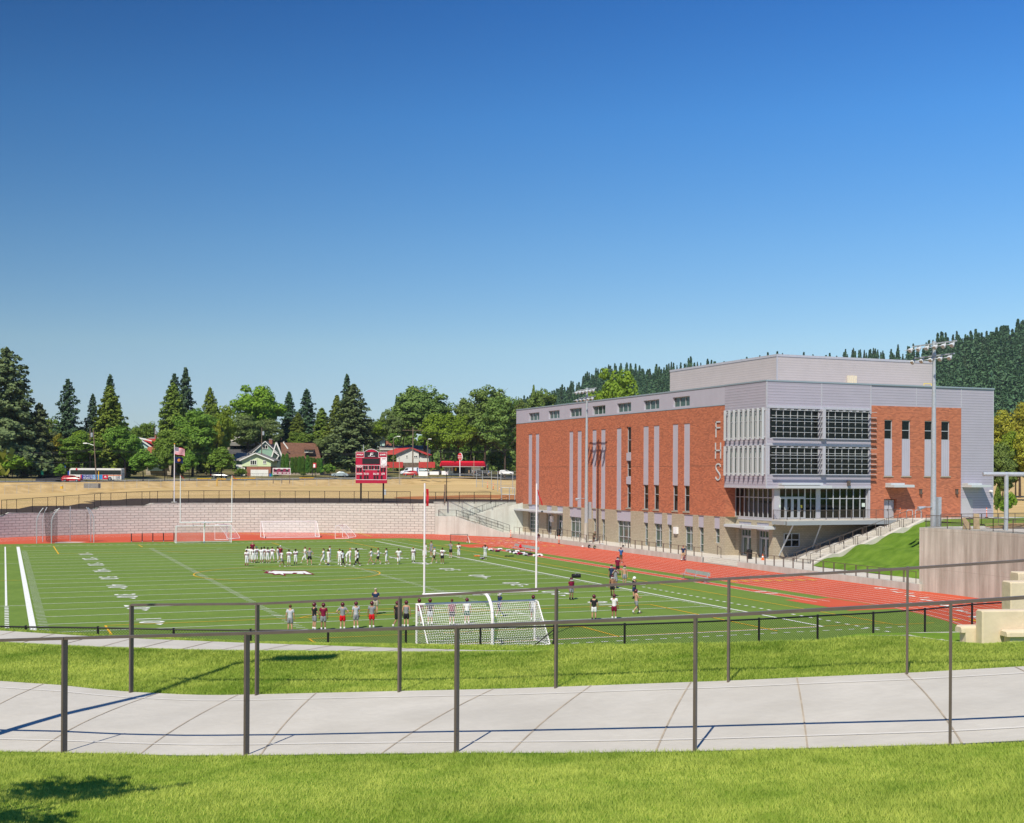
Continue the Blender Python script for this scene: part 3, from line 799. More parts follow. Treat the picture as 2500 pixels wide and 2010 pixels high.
lt = [interp(pu(x, y)[0], [-1500, 0, 600, 1300, 2000, 2500, 3200], [4.05, 4.05, 4.1, 4.18, 4.22, 4.4, 5.4]) for x, y in left]
rib('retaining_wall', left, lt, [-.02] * len(left), -.4, M['wallc'], 'concrete retaining wall below the black chain-link fence at the near end of the field', 'retaining wall')
pz = MB()
pz.box(72.5, 78.6, 46.6, 104.2, -.02, .6)
pz.box(74.1, 78.6, 39.0, 46.6, -.02, .6)
pz.box(72.5, 78.2, 9.6, 39.0, -.02, .598)
setp(pz.build('school_plaza', M['walk']), kind='structure')
pz = MB(); pz.prism([(78.6, 49.2), (79.9, 49.2), (79.9, 41.3), (83, 41.3), (83, 37.2), (78.6, 37.2)], -.02, .59)
pz.prism([(72.5, 104.2), (77, 104.2), (77, 114.6), (64.6, 118), (72.35, 105.5)], -.02, .58)
setp(pz.build('plaza_slab', M['walk']), kind='structure')
cw = thing('curb_wall', 'low pale concrete wall between the running track and the school plaza', 'low wall', (72.3, 60, 0))
cm_ = MB()
for y0, y1 in ((9.5, 38.98), (46.6, 104.6)):
 cm_.box(72.36, 72.62, y0, y1, -.01, .64)
cm_.build('wall_face', M['wallw'], cw)
st = thing('plaza_steps', 'broad low pale concrete steps from the plaza down to the track', 'steps', (72.6, 43, 0))
sm = MB()
for k in range(4): sm.box(72.55 + k * .38, 74.3, 39.02, 46.58, 0, .15 * (k + 1) - .004)
sm.build('treads', M['walk'], st)
# ================================================================== SCHOOL
XW, YS = 77.0, 40.5
ZB, ZBT, ZR = 5.14, 18.30, 20.68
school = thing('school_building', 'large red brick and lilac metal school with FHS letters beside the track', 'school', (92, 78, 0))
def yw(u, v=1150, X=XW): return PX(u, v, X).y
def xs(u, v=1150, Y=YS): return PY(u, v, Y).x
def holes_wall(mb, o, A, a0, a1, z0, z1, holes, depth, inward, mi=0):
 """rectangular wall face with openings and their reveals. A: horizontal axis, inward: unit vector into the building"""
 o, A, I = Vector(o), Vector(A), Vector(inward)
 xs_ = sorted(set([a0, a1] + [h[0] for h in holes] + [h[1] for h in holes])); zs = sorted(set([z0, z1] + [h[2] for h in holes] + [h[3] for h in holes]))
 xs_ = [x for x in xs_ if a0 <= x <= a1]; zs = [z for z in zs if z0 <= z <= z1]
 P = lambda a, z, d=0: o + A * a + Vector((0, 0, z)) + I * d
 for i in range(len(xs_) - 1):
  for j in range(len(zs) - 1):
   cx_, cz = (xs_[i] + xs_[i + 1]) / 2, (zs[j] + zs[j + 1]) / 2
   if any(h[0] < cx_ < h[1] and h[2] < cz < h[3] for h in holes): continue
   mb.quad(P(xs_[i], zs[j]), P(xs_[i + 1], zs[j]), P(xs_[i + 1], zs[j + 1]), P(xs_[i], zs[j + 1]), mi)
 for h in holes:
  a, b, c, d = h[:4]; dp = h[4] if len(h) > 4 else depth
  mb.quad(P(a, c), P(a, d), P(a, d, dp), P(a, c, dp), mi); mb.quad(P(b, d), P(b, c), P(b, c, dp), P(b, d, dp), mi)
  mb.quad(P(a, d), P(b, d), P(b, d, dp), P(a, d, dp), mi); mb.quad(P(b, c), P(a, c), P(a, c, dp), P(b, c, dp), mi)
def window(o, A, I, a, b, c, d, dp, cols=1, rows=(), fw=.07, glass='glass_g', parent=None, name='window', colsx=None):
 """metal-framed window filling an opening; pane is its sub-part. rows: heights (fractions) of transoms"""
 o, A, I = Vector(o), Vector(A), Vector(I); Z = Vector((0, 0, 1))
 P = lambda x, z, e: o + A * x + Z * z + I * e
 fm = MB(); f0, f1 = dp - .10, dp + .02
 def bar(x0, x1, z0, z1, e0=f0):
  v = [P(x0, z0, e0), P(x1, z0, e0), P(x1, z0, f1), P(x0, z0, f1), P(x0, z1, e0), P(x1, z1, e0), P(x1, z1, f1), P(x0, z1, f1)]
  fm.add(v, [(0, 3, 2, 1), (4, 5, 6, 7), (0, 1, 5, 4), (1, 2, 6, 5), (2, 3, 7, 6), (3, 0, 4, 7)])
 bar(a, a + fw, c, d); bar(b - fw, b, c, d); bar(a + fw, b - fw, c, c + fw); bar(a + fw, b - fw, d - fw, d)
 xs_ = colsx or [a + (b - a) * k / cols for k in range(1, cols)]
 for x in xs_: bar(x - fw / 2, x + fw / 2, c + fw, d - fw, f0 + .004)
 for r in rows: z = c + (d - c) * r; bar(a + fw, b - fw, z - fw / 2, z + fw / 2, f0 + .008)
 w_ = fm.build(name, M['frame'], parent)
 pm_ = MB(); pm_.quad(P(a, c, dp), P(b, c, dp), P(b, d, dp), P(a, d, dp))
 g = bpy.data.objects.new('pane', pm_.mesh('pane', M[glass], off=top_loc(parent))); C.objects.link(g); g.parent = w_
 return w_
Ow, Aw, Iw = (XW, 0, 0), (0, -1, 0), (1, 0, 0)
def aw(u, v=1150): return -yw(u, v)
YN, YC = 114.7, 49.2
upper = [(1290.3, 1315.8, 1025), (1338.3, 1365.2, 1015), (1389.6, 1419.1, 1010), (1445.5, 1477, 1005), (1505.6, 1539.8, 998), (1570.5, 1608.6, 990), (1641.6, 1683.1, 985)]
uh = [(aw(a, v), aw(b, v), 18.62, 20.0 - .12) for a, b, v in upper]
mb = MB(); holes_wall(mb, Ow, Aw, -YN, -YC, ZBT + .10, ZR - .12, uh, .35, Iw)
mb.build('metal_cladding', M['rib_v'], school)
for h in uh: window(Ow, Aw, Iw, h[0], h[1], h[2], h[3], .33, 3, (), .08, parent=school)
mb = MB(); mb.box(XW - .06, XW + .3, YC, YN + .06, ZR - .12, ZR + .05); mb.box(XW - .03, XW + .02, YC, YN, ZBT + .02, ZBT + .10)
mb.build('roof_edge', M['cap'], school)
sA = [(1289.2, 1297.8), (1306.5, 1315), (1388.6, 1398), (1408.7, 1418.6), (1444.8, 1454.8), (1466, 1476.6), (1504.2, 1515.7)]
sB = [(1569.5, 1582), (1594.9, 1608), (1641.1, 1654), (1668.8, 1682.8)]
ZS1 = 16.45
hA = [(aw(a), aw(b), ZB + .02, ZS1, .08) for a, b in sA]
ZW1 = 8.75
hB = [(aw(a), aw(b), ZB + .35, ZS1, .32) for a, b in sB]
hW = [(aw(1528.8), aw(1539.6), ZB + .35, ZS1 + .1, .32)]
mb = MB(); holes_wall(mb, Ow, Aw, -YN, -YC, ZB, ZBT, hA + hB + hW, .1, Iw)
mb.quad((XW, YC, .5), (78.45, YC, .5), (78.45, YC, 8.62), (XW, YC, 8.62))
mb.quad((XW, YN, ZB), (XW, YN, ZBT), (115, YN, ZBT), (115, YN, ZB))
for h in hA + hB + hW: mb.box(XW - .012, XW + .01, -h[1] - .06, -h[0] + .06, h[3] + .06, h[3] + .42)
mb.build('brick_wall', M['brick'], school)
jn = MB(); cuts = sorted([(h[0], h[1]) for h in hA + hB + hW]); a0 = -YN
for c0, c1 in cuts + [(-YC, -YC)]:
 if c0 - a0 > .5: jn.box(XW - .006, XW + .01, -c0 + .12, -a0 - .12, 11.13, 11.17)
 a0 = c1
jn.build('expansion_joint', mat('dark_joint', (.10, .07, .05), .9), school)
def one(name, m_, f):
 q = MB(); f(q); return q.build(name, M[m_], school)
for h in hA: one('metal_strip', 'rib_v', lambda mb: mb.quad(*[(XW + .07, -a, z) for a, z in ((h[0], h[2]), (h[1], h[2]), (h[1], h[3]), (h[0], h[3]))]))
def _f(mb):
 mb.quad(*[(XW + .05, -a, z) for a, z in ((h[0], ZW1), (h[1], ZW1), (h[1], h[3]), (h[0], h[3]))]); mb.box(XW + .05, XW + .3, -h[1] + .01, -h[0] - .01, ZW1 - .04, ZW1)
for h in hB: one('metal_strip', 'rib_v', _f)
h = hW[0]
for z0, z1 in ((11.6 + .35, 13.0), (8.2 + .55, 9.75)): one('spandrel_panel', 'rib_v', lambda mb: mb.box(XW - .03, XW + .3, -h[1] + .005, -h[0] - .005, z0, z1))
for h in hB: window(Ow, Aw, Iw, h[0], h[1], h[2], ZW1 - .04, .28, 1, (.62,), .07, 'glass_d', school)
h = hW[0]
for z0, z1 in ((h[2], 8.75), (9.75, 11.95), (13.0, h[3])): window(Ow, Aw, Iw, h[0], h[1], z0, z1, .28, 1, (.5 if z0 > 9 else .62,), .07, 'glass_d', school)
for h in hB + hW: one('stone_sill', 'sill', lambda mb: mb.box(XW - .08, XW + .25, -h[1] - .1, -h[0] + .1, ZB + .18, ZB + .35))
for h in hA: one('stone_sill', 'sill', lambda mb: mb.box(XW - .06, XW + .1, -h[1] - .06, -h[0] + .06, ZB - .08, ZB + .04))
gf = [(1268.2, 1275.3, 'w'), (1288.9, 1314.5, 'd'), (1333, 1345.5, 'd'), (1358.8, 1373, 'd'), (1389, 1417.9, 'W'), (1445.4, 1454.1, 'w'), (1466, 1475.7, 'w'),
  (1504.2, 1538.7, 'W'), (1569.5, 1580.9, 'w'), (1594.9, 1615.3, 'M'), (1627, 1639, 'w'), (1668.6, 1690.5, 'M'), (1703.2, 1717, 'w'), (1742, 1756, 's')]
gh = []
for a, b, k in gf:
 gh.append((aw(a, 1290), aw(b, 1290), .62 if k != 's' else 1.9, ZB - .03, .5))
mb = MB(); holes_wall(mb, Ow, Aw, -YN, -YC, .5, ZB, gh, .5, Iw)
mb.quad((XW - .004, YC - .002, .5), (78.45, YC - .002, .5), (78.45, YC - .002, ZB), (XW - .004, YC - .002, ZB))
mb.build('block_wall', M['cmu'], school)
for (a, b, k), h in zip(gf, gh):
 pan = MB()
 zt = 3.72 if k != 'd' else 3.85
 pan.quad(*[(XW + .10, -aa, z) for aa, z in ((h[0], zt), (h[1], zt), (h[1], h[3]), (h[0], h[3]))])
 pan.box(XW + .10, XW + .5, -h[1], -h[0], zt - .05, zt)
 pan.build('metal_panel', M['rib_v'], school)
 col = {'w': 1, 'W': 3, 'M': 2, 's': 1, 'd': 2}[k]
 rows = {'w': (.30, .72), 'W': (.28, .76), 'M': (.28, .72), 's': (.5,), 'd': (.72,)}[k]
 if a == 1288.9: col, rows = 4, (.2, .4, .6, .8)
 window(Ow, Aw, Iw, h[0], h[1], h[2], zt - .05, .45, col, rows, .08, 'glass_g', school)
 if k == 'd' and a > 1300:
  dm = MB(); y0, y1 = -h[1] + .15, -h[0] - .15; ym = (y0 + y1) / 2
  for p, q in ((y0, ym - .02), (ym + .02, y1)):
   dm.box(XW + .30, XW + .34, p, p + .12, .62, 2.85); dm.box(XW + .30, XW + .34, q - .12, q, .62, 2.85); dm.box(XW + .30, XW + .34, p + .12, q - .12, 2.7, 2.85); dm.box(XW + .30, XW + .34, p + .12, q - .12, .62, .85)
  d_ = dm.build('door', M['frame'], school)
  hm = MB(); hm.box(XW + .24, XW + .30, ym - .1, ym - .07, 1.4, 1.9); hm.box(XW + .24, XW + .30, ym + .07, ym + .1, 1.4, 1.9)
  ho = bpy.data.objects.new('door_handle', hm.mesh('door_handle', M['bronze'], off=top_loc(school))); C.objects.link(ho); ho.parent = d_
for ua, ub in ((1273.5, 1314.5), (1316, 1345.5), (1341, 1373)):
 y0, y1 = yw(ub, 1250), yw(ua, 1250)
 if y1 < y0: y0, y1 = y1, y0
 mb = MB(); mb.box(XW - 1.45, XW + .02, y0 + .02, y1 - .02, 4.08, 4.30); mb.box(XW - 1.40, XW + .02, y0 + .1, y1 - .1, 4.30, 4.34)
 mb.build('canopy', M['steel_l'], school)
for u, v in ((1348, 1267), (1651.5, 1295)):
 y = yw(u, v); z = PX(u, v, XW).z; mb = MB(); mb.box(XW - .28, XW - .002, y - .42, y + .42, z - .42, z + .42); mb.box(XW - .22, XW - .05, y - .3, y + .3, z - .5, z - .42)
 mb.build('wall_light', M['white'], school)
LT = MB()
def lz_(pts, wd):
 for p, q in zip(pts[:-1], pts[1:]):
  LT.beam((XW - .07, -p[0], p[1]), (XW - .07, -q[0], q[1]), wd, .07, up=(1, 0, 0))
def au(u, v): return (aw(u, v), PX(u, v, XW).z)
lw = .17
yL, yR = au(1747.6, 1050)[0], au(1758.6, 1050)[0]
zt, zb = PX(1750, 1029, XW).z, PX(1750, 1068, XW).z
lz_([(yL + .08, zb), (yL + .08, zt)], lw); lz_([(yL, zt - .08), (yR, zt - .08)], lw); lz_([(yL, (zt + zb) / 2 + .18), (yR, (zt + zb) / 2 + .18)], lw)
LT.build('letter', M['steel_l'], school); LT.v.clear(); LT.f.clear(); LT.m.clear()
zt, zb = PX(1750, 1081, XW).z, PX(1750, 1120, XW).z
yL, yR = au(1746.5, 1100)[0], au(1760.7, 1100)[0]
lz_([(yL + .08, zb), (yL + .08, zt)], lw); lz_([(yR - .08, zb), (yR - .08, zt)], lw); lz_([(yL, (zt + zb) / 2 + .02), (yR, (zt + zb) / 2 + .02)], lw)
LT.build('letter', M['steel_l'], school); LT.v.clear(); LT.f.clear(); LT.m.clear()
zt, zb = PX(1750, 1132.5, XW).z, PX(1750, 1172.5, XW).z
H_ = zt - zb; ym_ = (yL + yR) / 2; ww = (yR - yL) * .88
S = [(.44, .80), (.42, .88), (.32, .95), (.12, .985), (-.08, .98), (-.28, .93), (-.38, .84), (-.38, .74), (-.28, .64), (-.10, .55), (.12, .46), (.32, .35), (.42, .24), (.40, .13), (.26, .05), (.05, .015), (-.18, .03), (-.36, .10), (-.44, .19)]
lz_([(ym_ + x * ww * 1.05, zb + y * H_) for x, y in S], lw)
LT.build('letter', M['steel_l'], school)
PB = .06
X0b, Y0b = XW - PB, YS - PB
XBR = xs(2125, 1000)
zc1, zc0 = ZR - .1, 8.62
ZG = [(13.55, 17.02), (9.55, 12.95)]   # top row, lower row (refined from the photograph)
def zS(u, v): return PY(u, v, YS).z
ZG = [(zS(1900, 1070.5), zS(1900, 997)), (zS(1900, 1159.5), zS(1900, 1088.5))]
xg = [(xs(1878.3, 1030), xs(1999.5, 1030)), (xs(2007, 1030), xs(2122, 1030))]
holesS = [(x0, x1, z0, z1, .28) for x0, x1 in xg for z0, z1 in ZG]
Os, As, Is = (0, Y0b, 0), (1, 0, 0), (0, 1, 0)
mb = MB(); holes_wall(mb, Os, As, X0b, XBR, zc0, zc1, holesS, .28, Is)
yg = (yw(1773, 1030), yw(1865, 1030))
Ob, Ab, Ib = (X0b, 0, 0), (0, -1, 0), (1, 0, 0)
holesW = [(-yg[0], -yg[1], z0 + .02, z1 - .02, .28) for z0, z1 in ZG]
holes_wall(mb, Ob, Ab, -YC, -Y0b, zc0, zc1, holesW, .28, Ib)
mb.quad((X0b, YC, zc0), (X0b, YC, zc1), (XW + .02, YC, zc1), (XW + .02, YC, zc0))
mb.quad((XBR, Y0b, zc0), (XBR, Y0b, zc1), (XBR, YS + .4, zc1), (XBR, YS + .4, zc0))
mb.add([(X0b, Y0b, zc0), (XBR, Y0b, zc0), (XBR, YS + .5, zc0), (XW + 1.5, YC, zc0), (X0b, YC, zc0)], [(0, 4, 3, 2, 1)])
XBK, XE = xs(2346, 1000), 109.3
mb.quad((XBR, YS, 18.22), (XBK, YS, 18.22), (XBK, YS, zc1), (XBR, YS, zc1)); mb.quad((XBK, YS - .004, 4.9), (XE, YS - .004, 4.9), (XE, YS - .004, zc1), (XBK, YS - .004, zc1))
mb.quad((XE, YS, 4.9), (XE, 114, 4.9), (XE, 114, zc1), (XE, YS, zc1))
mb.build('metal_cladding', M['rib_h'], school)
tr = MB()
for x in (X0b, xs(2003.5, 960), XBR - .08): tr.box(x - .02, x + .12, Y0b - .025, Y0b + .01, 17.2 if x > X0b + 1 else zc0, zc1)
tr.box(X0b - .025, X0b + .01, Y0b - .02, Y0b + .12, zc0, zc1)
tr.box(X0b - .03, XBR, Y0b - .05, Y0b + .01, ZG[0][1] + .02, ZG[0][1] + .30)      # head trim band
tr.box(X0b - .03, XBR, Y0b - .04, Y0b + .01, ZG[1][1] + .02, ZG[1][1] + .28)
tr.box(X0b - .05, X0b + .01, Y0b, YC, ZG[1][1] + .02, ZG[1][1] + .16)
tr.box(X0b - .05, XBR, Y0b - .06, Y0b + .01, zc0 - .02, zc0 + .22); tr.box(X0b - .05, X0b + .01, Y0b, YC, zc0 - .02, zc0 + .2)
tr.box(xs(2236, 960), xs(2236, 960) + .08, YS - .02, YS + .01, 18.3, zc1); tr.box(XBK - .04, XBK + .06, YS - .03, YS + .01, 18.2, zc1); tr.box(XE - .1, XE + .02, YS - .02, YS + .1, 4.9, zc1)
tr.box(xs(1999.8, 1030), xs(2006.8, 1030), Y0b - .62, Y0b, ZG[0][0], ZG[0][1]); tr.box(xs(1999.8, 1030), xs(2006.8, 1030), Y0b - .62, Y0b, ZG[1][0], ZG[1][1])
tr.box(X0b + .14, xs(1877, 1030), Y0b - .02, Y0b + .02, ZG[0][0], ZG[0][1]); tr.box(X0b + .14, xs(1877, 1030), Y0b - .02, Y0b + .02, ZG[1][0], ZG[1][1])
tr.box(X0b - .03, X0b + .02, Y0b + .14, yg[1] - .05, ZG[0][0], ZG[0][1]); tr.box(X0b - .03, X0b + .02, Y0b + .14, yg[1] - .05, ZG[1][0], ZG[1][1])
tr.build('trim', M['metal'], school)
mb = MB(); mb.box(X0b - .06, XE + .06, Y0b - .06, Y0b + .3, ZR - .1, ZR + .06); mb.box(X0b - .06, X0b + .3, Y0b + .3, YC, ZR - .1, ZR + .06)
mb.build('roof_edge', M['cap'], school)
for x0, x1 in xg:
 for z0, z1 in ZG: window(Os, As, Is, x0, x1, z0, z1, .26, 7, (.68,), .055, 'glass_d', school)
for z0, z1 in ZG: window(Ob, Ab, Ib, -yg[0], -yg[1], z0 + .02, z1 - .02, .26, 8, (.60,), .08, 'glass_g', school)
for x0, x1 in xg:
 for z0, z1 in ZG:
  for k in range(6):
   z = z0 + .05 + (z1 - z0 - .28) * k / 5
   lm = MB(); lm.box(x0 - .02, x1 + (.55 if x1 > 90 else -.02), Y0b - .58, Y0b - .38, z, z + .04)
   lm.build('sun_louvre', M['steel_l'], school)
  bm = MB()
  for k in range(1, 8):
   x = x0 + (x1 - x0) * k / 7 - (.1 if k == 7 else 0); bm.box(x - .025, x + .025, Y0b - .38, Y0b + .1, z1 - .18, z1 - .06)
  bm.build('louvre_bracket', M['metal'], school)
for z0, z1 in ZG:
 for k in range(9):
  y = yw([1769, 1779.7, 1791, 1802.6, 1814.2, 1825.8, 1837.4, 1849.3, 1861.3][k], 1030, X0b - .36)
  fm = MB(); fm.box(X0b - .50, X0b - .22, y - .045, y + .045, z0 - .12, z1 + .05); fm.box(X0b - .24, X0b + .02, y - .02, y + .02, z0 + .1, z0 + .2); fm.box(X0b - .24, X0b + .02, y - .02, y + .02, z1 - .2, z1 - .1)
  fm.build('sun_fin', M['steel_l'], school)
bw = [(2158.4, 2178), (2201, 2221.7), (2256.4, 2276.4), (2297.2, 2317.6)]
zwt, zwm, zwb = PY(2240, 1027.5, YS).z, PY(2240, 1074, YS).z, PY(2240, 1162.5, YS).z
hb = [(xs(a, 1100), xs(b, 1100), zwb, zwt, .25) for a, b in bw]
d1 = (xs(2157.5, 1240), xs(2188.4, 1240), 4.95, PY(2170, 1219, YS).z, .9)
mb = MB(); holes_wall(mb, (0, YS, 0), As, XBR, XBK, 4.9, 18.22, hb + [d1], .25, Is)
for h in hb: mb.box(h[0] - .08, h[1] + .08, YS - .012, YS + .01, h[3] + .08, h[3] + .55)
mb.build('brick_wall', M['brick'], school)
for i, h in enumerate(hb):
 mb = MB(); mb.quad(*[(a, YS + .06, z) for a, z in ((h[0], h[2]), (h[1], h[2]), (h[1], zwm), (h[0], zwm))]); mb.build('metal_strip', M['rib_v'], school)
for h in hb: one('stone_sill', 'sill', lambda mb: mb.box(h[0] - .12, h[1] + .12, YS - .08, YS + .2, h[2] - .14, h[2]))
for h in hb: window((0, YS, 0), As, Is, h[0], h[1], zwm, h[3], .22, 1, (.48,), .08, 'glass_d', school)
jn = MB()
for a, b in ((XBR + .2, hb[0][0] - .2), (hb[0][1] + .1, hb[1][0] - .1), (hb[1][1] + .1, hb[2][0] - .1), (hb[3][1] + .1, XBK - .1)): jn.box(a, b, YS - .006, YS + .01, 11.13, 11.17)
jn.build('expansion_joint', bpy.data.materials['dark_joint'], school)
def canopy(x0, x1, z, y=YS, dep=1.6):
 mb = MB(); mb.box(x0, x1, y - dep, y + .02, z - .28, z - .02); mb.box(x0 + .02, x1 - .9, y - dep * .6, y + .02, z, z + .22); mb.box(x0 + .05, x1 - .05, y - dep + .05, y, z - .02, z + .02)
 return mb.build('canopy', M['steel_l'], school)
zc = PY(2200, 1184, YS).z
canopy(xs(2152, 1190) + .5, xs(2210, 1190), zc); canopy(xs(2340, 1190) + .5, xs(2397, 1190), PY(2370, 1184, YS).z)
def leafdoor(x0, x1, y, z0, z1, mname='doorp', lab=None):
 mb = MB(); mb.box(x0 + .03, x1 - .03, y - .03, y + .03, z0, z1)
 d_ = mb.build('door', M[mname], school)
 h_ = MB(); h_.box(x1 - .2, x1 - .14, y - .10, y - .03, z0 + .95, z0 + 1.15)
 o = bpy.data.objects.new('door_handle', h_.mesh('door_handle', M['bronze'], off=top_loc(school))); C.objects.link(o); o.parent = d_
xm_ = (d1[0] + d1[1]) / 2
leafdoor(d1[0] + .35, xm_ + .1, YS + .5, d1[2] + .1, d1[3] - .1); leafdoor(xm_ + .12, d1[1] - .02, YS + .5, d1[2] + .1, d1[3] - .1)
mb = MB(); mb.box(d1[0], d1[1], YS + .85, YS + .9, d1[2], d1[3]); mb.build('door_recess', M['doorp'], school)
mb = MB(); xd = (xs(2346.5, 1240), xs(2374, 1240)); mb.box(xd[0], xd[1], YS - .03, YS + .02, 4.95, PY(2360, 1217, YS).z); d_ = mb.build('service_door', M['doorp'], school)
for u, v in ((2245, 1201), (2333, 1201)):
 x, z = xs(u, v), zS(u, v); mb = MB(); mb.box(x - .12, x + .12, YS - .28, YS - .005, z - .28, z + .28); mb.box(x - .16, x + .16, YS - .34, YS - .005, z + .28, z + .33); mb.build('wall_light', M['bronze'], school)
mb = MB(); x, z = xs(2416, 1199), zS(2416, 1199); mb.box(x - .12, x + .12, YS - .2, YS - .01, z - .1, z + .12); mb.ball((x, YS - .3, z - .05), .16, 8, 6); mb.build('security_camera', M['white'], school)
mb = MB(); x = xs(2068, 1187); mb.box(x - .14, x + .14, Y0b - .35, Y0b - .06, 8.9, 9.5); mb.build('wall_light', M['bronze'], school)
XR, YR = 78.45, 40.95
ZD = 5.12
window((XR, 0, 0), (0, -1, 0), (1, 0, 0), -YC + .0, -(YR + .42), ZD + .05, zc0, .05, 8, (.68,), .09, 'glass_d', school, name='window_wall')
mb = MB(); mb.box(XR - .10, XR + .55, YR - .03, YR + .42, ZD, zc0); mb.box(xs(1998, 1230), xs(2005.8, 1230), YR - .04, YR + .3, ZD, zc0); mb.box(xs(2120.5, 1230), XBR + .3, YR - .42, YR + .2, ZD, zc0)
mb.build('trim', M['metal'], school)
xa, xb_, xc, xd_ = XR + .55, xs(1998, 1230), xs(2005.8, 1230), xs(2120.5, 1230)
xdoor = xs(1969.5, 1230)
window((0, YR, 0), As, Is, xa, xdoor, ZD + 2.45, zc0, .05, 4, (), .09, 'glass_d', school, name='window_wall')
window((0, YR, 0), As, Is, xdoor, xb_, ZD, zc0, .05, 2, (.66,), .09, 'glass_d', school, name='window_wall')
window((0, YR, 0), As, Is, xc, xd_, ZD, zc0, .05, 7, (.66,), .09, 'glass_d', school, name='window_wall')
for k in range(4):
 a = xa + (xdoor - xa) * k / 4; b = xa + (xdoor - xa) * (k + 1) / 4
 o = window((0, YR, 0), As, Is, a, b, ZD + .02, ZD + 2.45, .0, 1, (), .17, 'glass_d', school, name='door')
 h_ = MB(); hx = b - .22 if k % 2 == 0 else a + .22; h_.tube((hx, YR - .16, ZD + .85), (hx, YR - .16, ZD + 1.35), .02)
 ho = bpy.data.objects.new('door_handle', h_.mesh('door_handle', M['alu'], off=top_loc(school))); C.objects.link(ho); ho.parent = o
mb = MB(); mb.box(xs(1898.5, 1190), xs(2014, 1190), YR - 1.75, YR - .1, 8.98 - .35, 8.98 - .05); mb.box(xs(1898.5, 1190), xs(1999, 1190), YR - 1.2, YR - .1, 9.0, 9.22); mb.build('canopy', M['steel_l'], school)
mb = MB(); x, z = xs(1960, 1237), PY(1960, 1237, YR).z
mb.box(x - .12, x + .12, YR - .11, YR - .105, z - .16, z + .16, 0); mb.build('notice', mat('yellow_notice', (.75, .62, .05), .6), school)
mb = MB(); x, z = xs(2112, 1233), PY(2112, 1233, YR).z
mb.box(x - .22, x + .22, YR - .08, YR - .075, z - .22, z + .22); x, z = xs(1907, 1236), PY(1907, 1236, YR).z; mb.box(x - .12, x + .12, YR - .12, YR - .115, z - .16, z + .16); mb.build('notice', mat('paper_notice', (.6, .7, .62), .7), school)
yA, yB = YC, YR + .36
gx = XR
h1 = (-yw(1802.5, 1340, gx), -yw(1833, 1340, gx), .6, 4.62, .6); h2 = (-yw(1846, 1340, gx), -yw(1879, 1340, gx) - .25, .6, 4.62, .6)
mb = MB(); holes_wall(mb, (gx, 0, 0), (0, -1, 0), -yA, -yB, .5, ZD, [h1, h2], .6, (1, 0, 0))
mb.quad((gx, yB, .3), (XE, yB, .3), (XE, yB, ZD - .02), (gx, yB, ZD - .02))
mb.build('block_wall', M['cmu'], school)
for h in (h1, h2): mb = MB(); mb.quad(*[(gx + .08, -a, z) for a, z in ((h[0], 3.72), (h[1], 3.72), (h[1], h[3]), (h[0], h[3]))]); mb.build('metal_panel', M['rib_v'], school)
one('band', 'metal', lambda mb: mb.box(gx - .03, gx + .05, yB, yA, ZD - .22, ZD + .05))
for i, h in enumerate((h1, h2)):
 a0, a1 = h[0], h[1]
 window((gx, 0, 0), (0, -1, 0), (1, 0, 0), a0, a1, 2.9, 3.72, .5, 4, (), .08, 'glass_g', school)
 window((gx, 0, 0), (0, -1, 0), (1, 0, 0), a0, a0 + .38, .6, 2.9, .5, 1, (), .06, 'glass_g', school)
 mid_ = (a0 + .38 + a1) / 2
 for p, q in ((a0 + .38, mid_), (mid_, a1)):
  o = window((gx, 0, 0), (0, -1, 0), (1, 0, 0), p, q, .62, 2.9, .42, 1, (), .15, 'glass_g', school, name='door')
  h_ = MB(); hy = -(mid_ - .14 if p < mid_ - .1 else mid_ + .14); h_.tube((gx + .25, hy, 1.45), (gx + .25, hy, 1.95), .02)
  ho = bpy.data.objects.new('door_handle', h_.mesh('door_handle', M['alu'], off=top_loc(school))); C.objects.link(ho); ho.parent = o
for (ua, ub) in ((1778.5, 1822), (1820, 1878.5)):
 y1_, y0_ = yw(ua, 1290, gx - .8), yw(ub, 1290, gx - .8)
 mb = MB(); mb.box(gx - 1.5, gx + .02, y0_, y1_, 3.98 - (.0 if ua < 1800 else .0), 4.26); mb.box(gx - 1.45, gx, y0_ + .05, y1_ - .05, 4.26, 4.31); mb.build('canopy', M['steel_l'], school)
xw0, xw1, zw1, zw0 = 79.85, 81.95, 3.5, 1.95
window((0, yB, 0), As, Is, xw0, xw1, zw0, zw1, -.02, 2, (.52,), .09, 'glass_d', school)
dk = thing('entrance_deck', 'raised grey steel entrance deck with picket railing on raking struts at the school corner', 'deck', (86, 39.5, 0))
YD0 = 38.35
mb = MB(); mb.prism([(78.0, YR - .05), (78.3, YD0), (96.5, YD0), (96.5, YR - .05)], ZD - .14, ZD - .01)
mb.build('deck_slab', M['walk'], dk)
mb = MB(); mb.box(78.3, 95.5, YD0 - .02, YD0 + .10, ZD - .55, ZD - .15); mb.box(78.0, 78.2, YD0 + .1, YR - .1, ZD - .55, ZD - .15); mb.box(78.3, 95.5, YD0 - .10, YD0 + .2, ZD - .58, ZD - .54)
for x in np.arange(79.5, 95, 1.6): mb.box(x, x + .1, YD0 + .1, YR, ZD - .5, ZD - .16)
mb.build('deck_beam', M['beamg'], dk)
for xb0, xt, zz in ((79.2, 78.9 + .3, 1.0), (83.5, 82.9, 1.4), (91.3, 90.6, 4.1)):
 mb = MB(); mb.tube((xb0 + .05, YR + .3, zz), (xt, YD0 + .1, ZD - .5), .085, None, 10); mb.build('strut', M['steel_l'], dk)
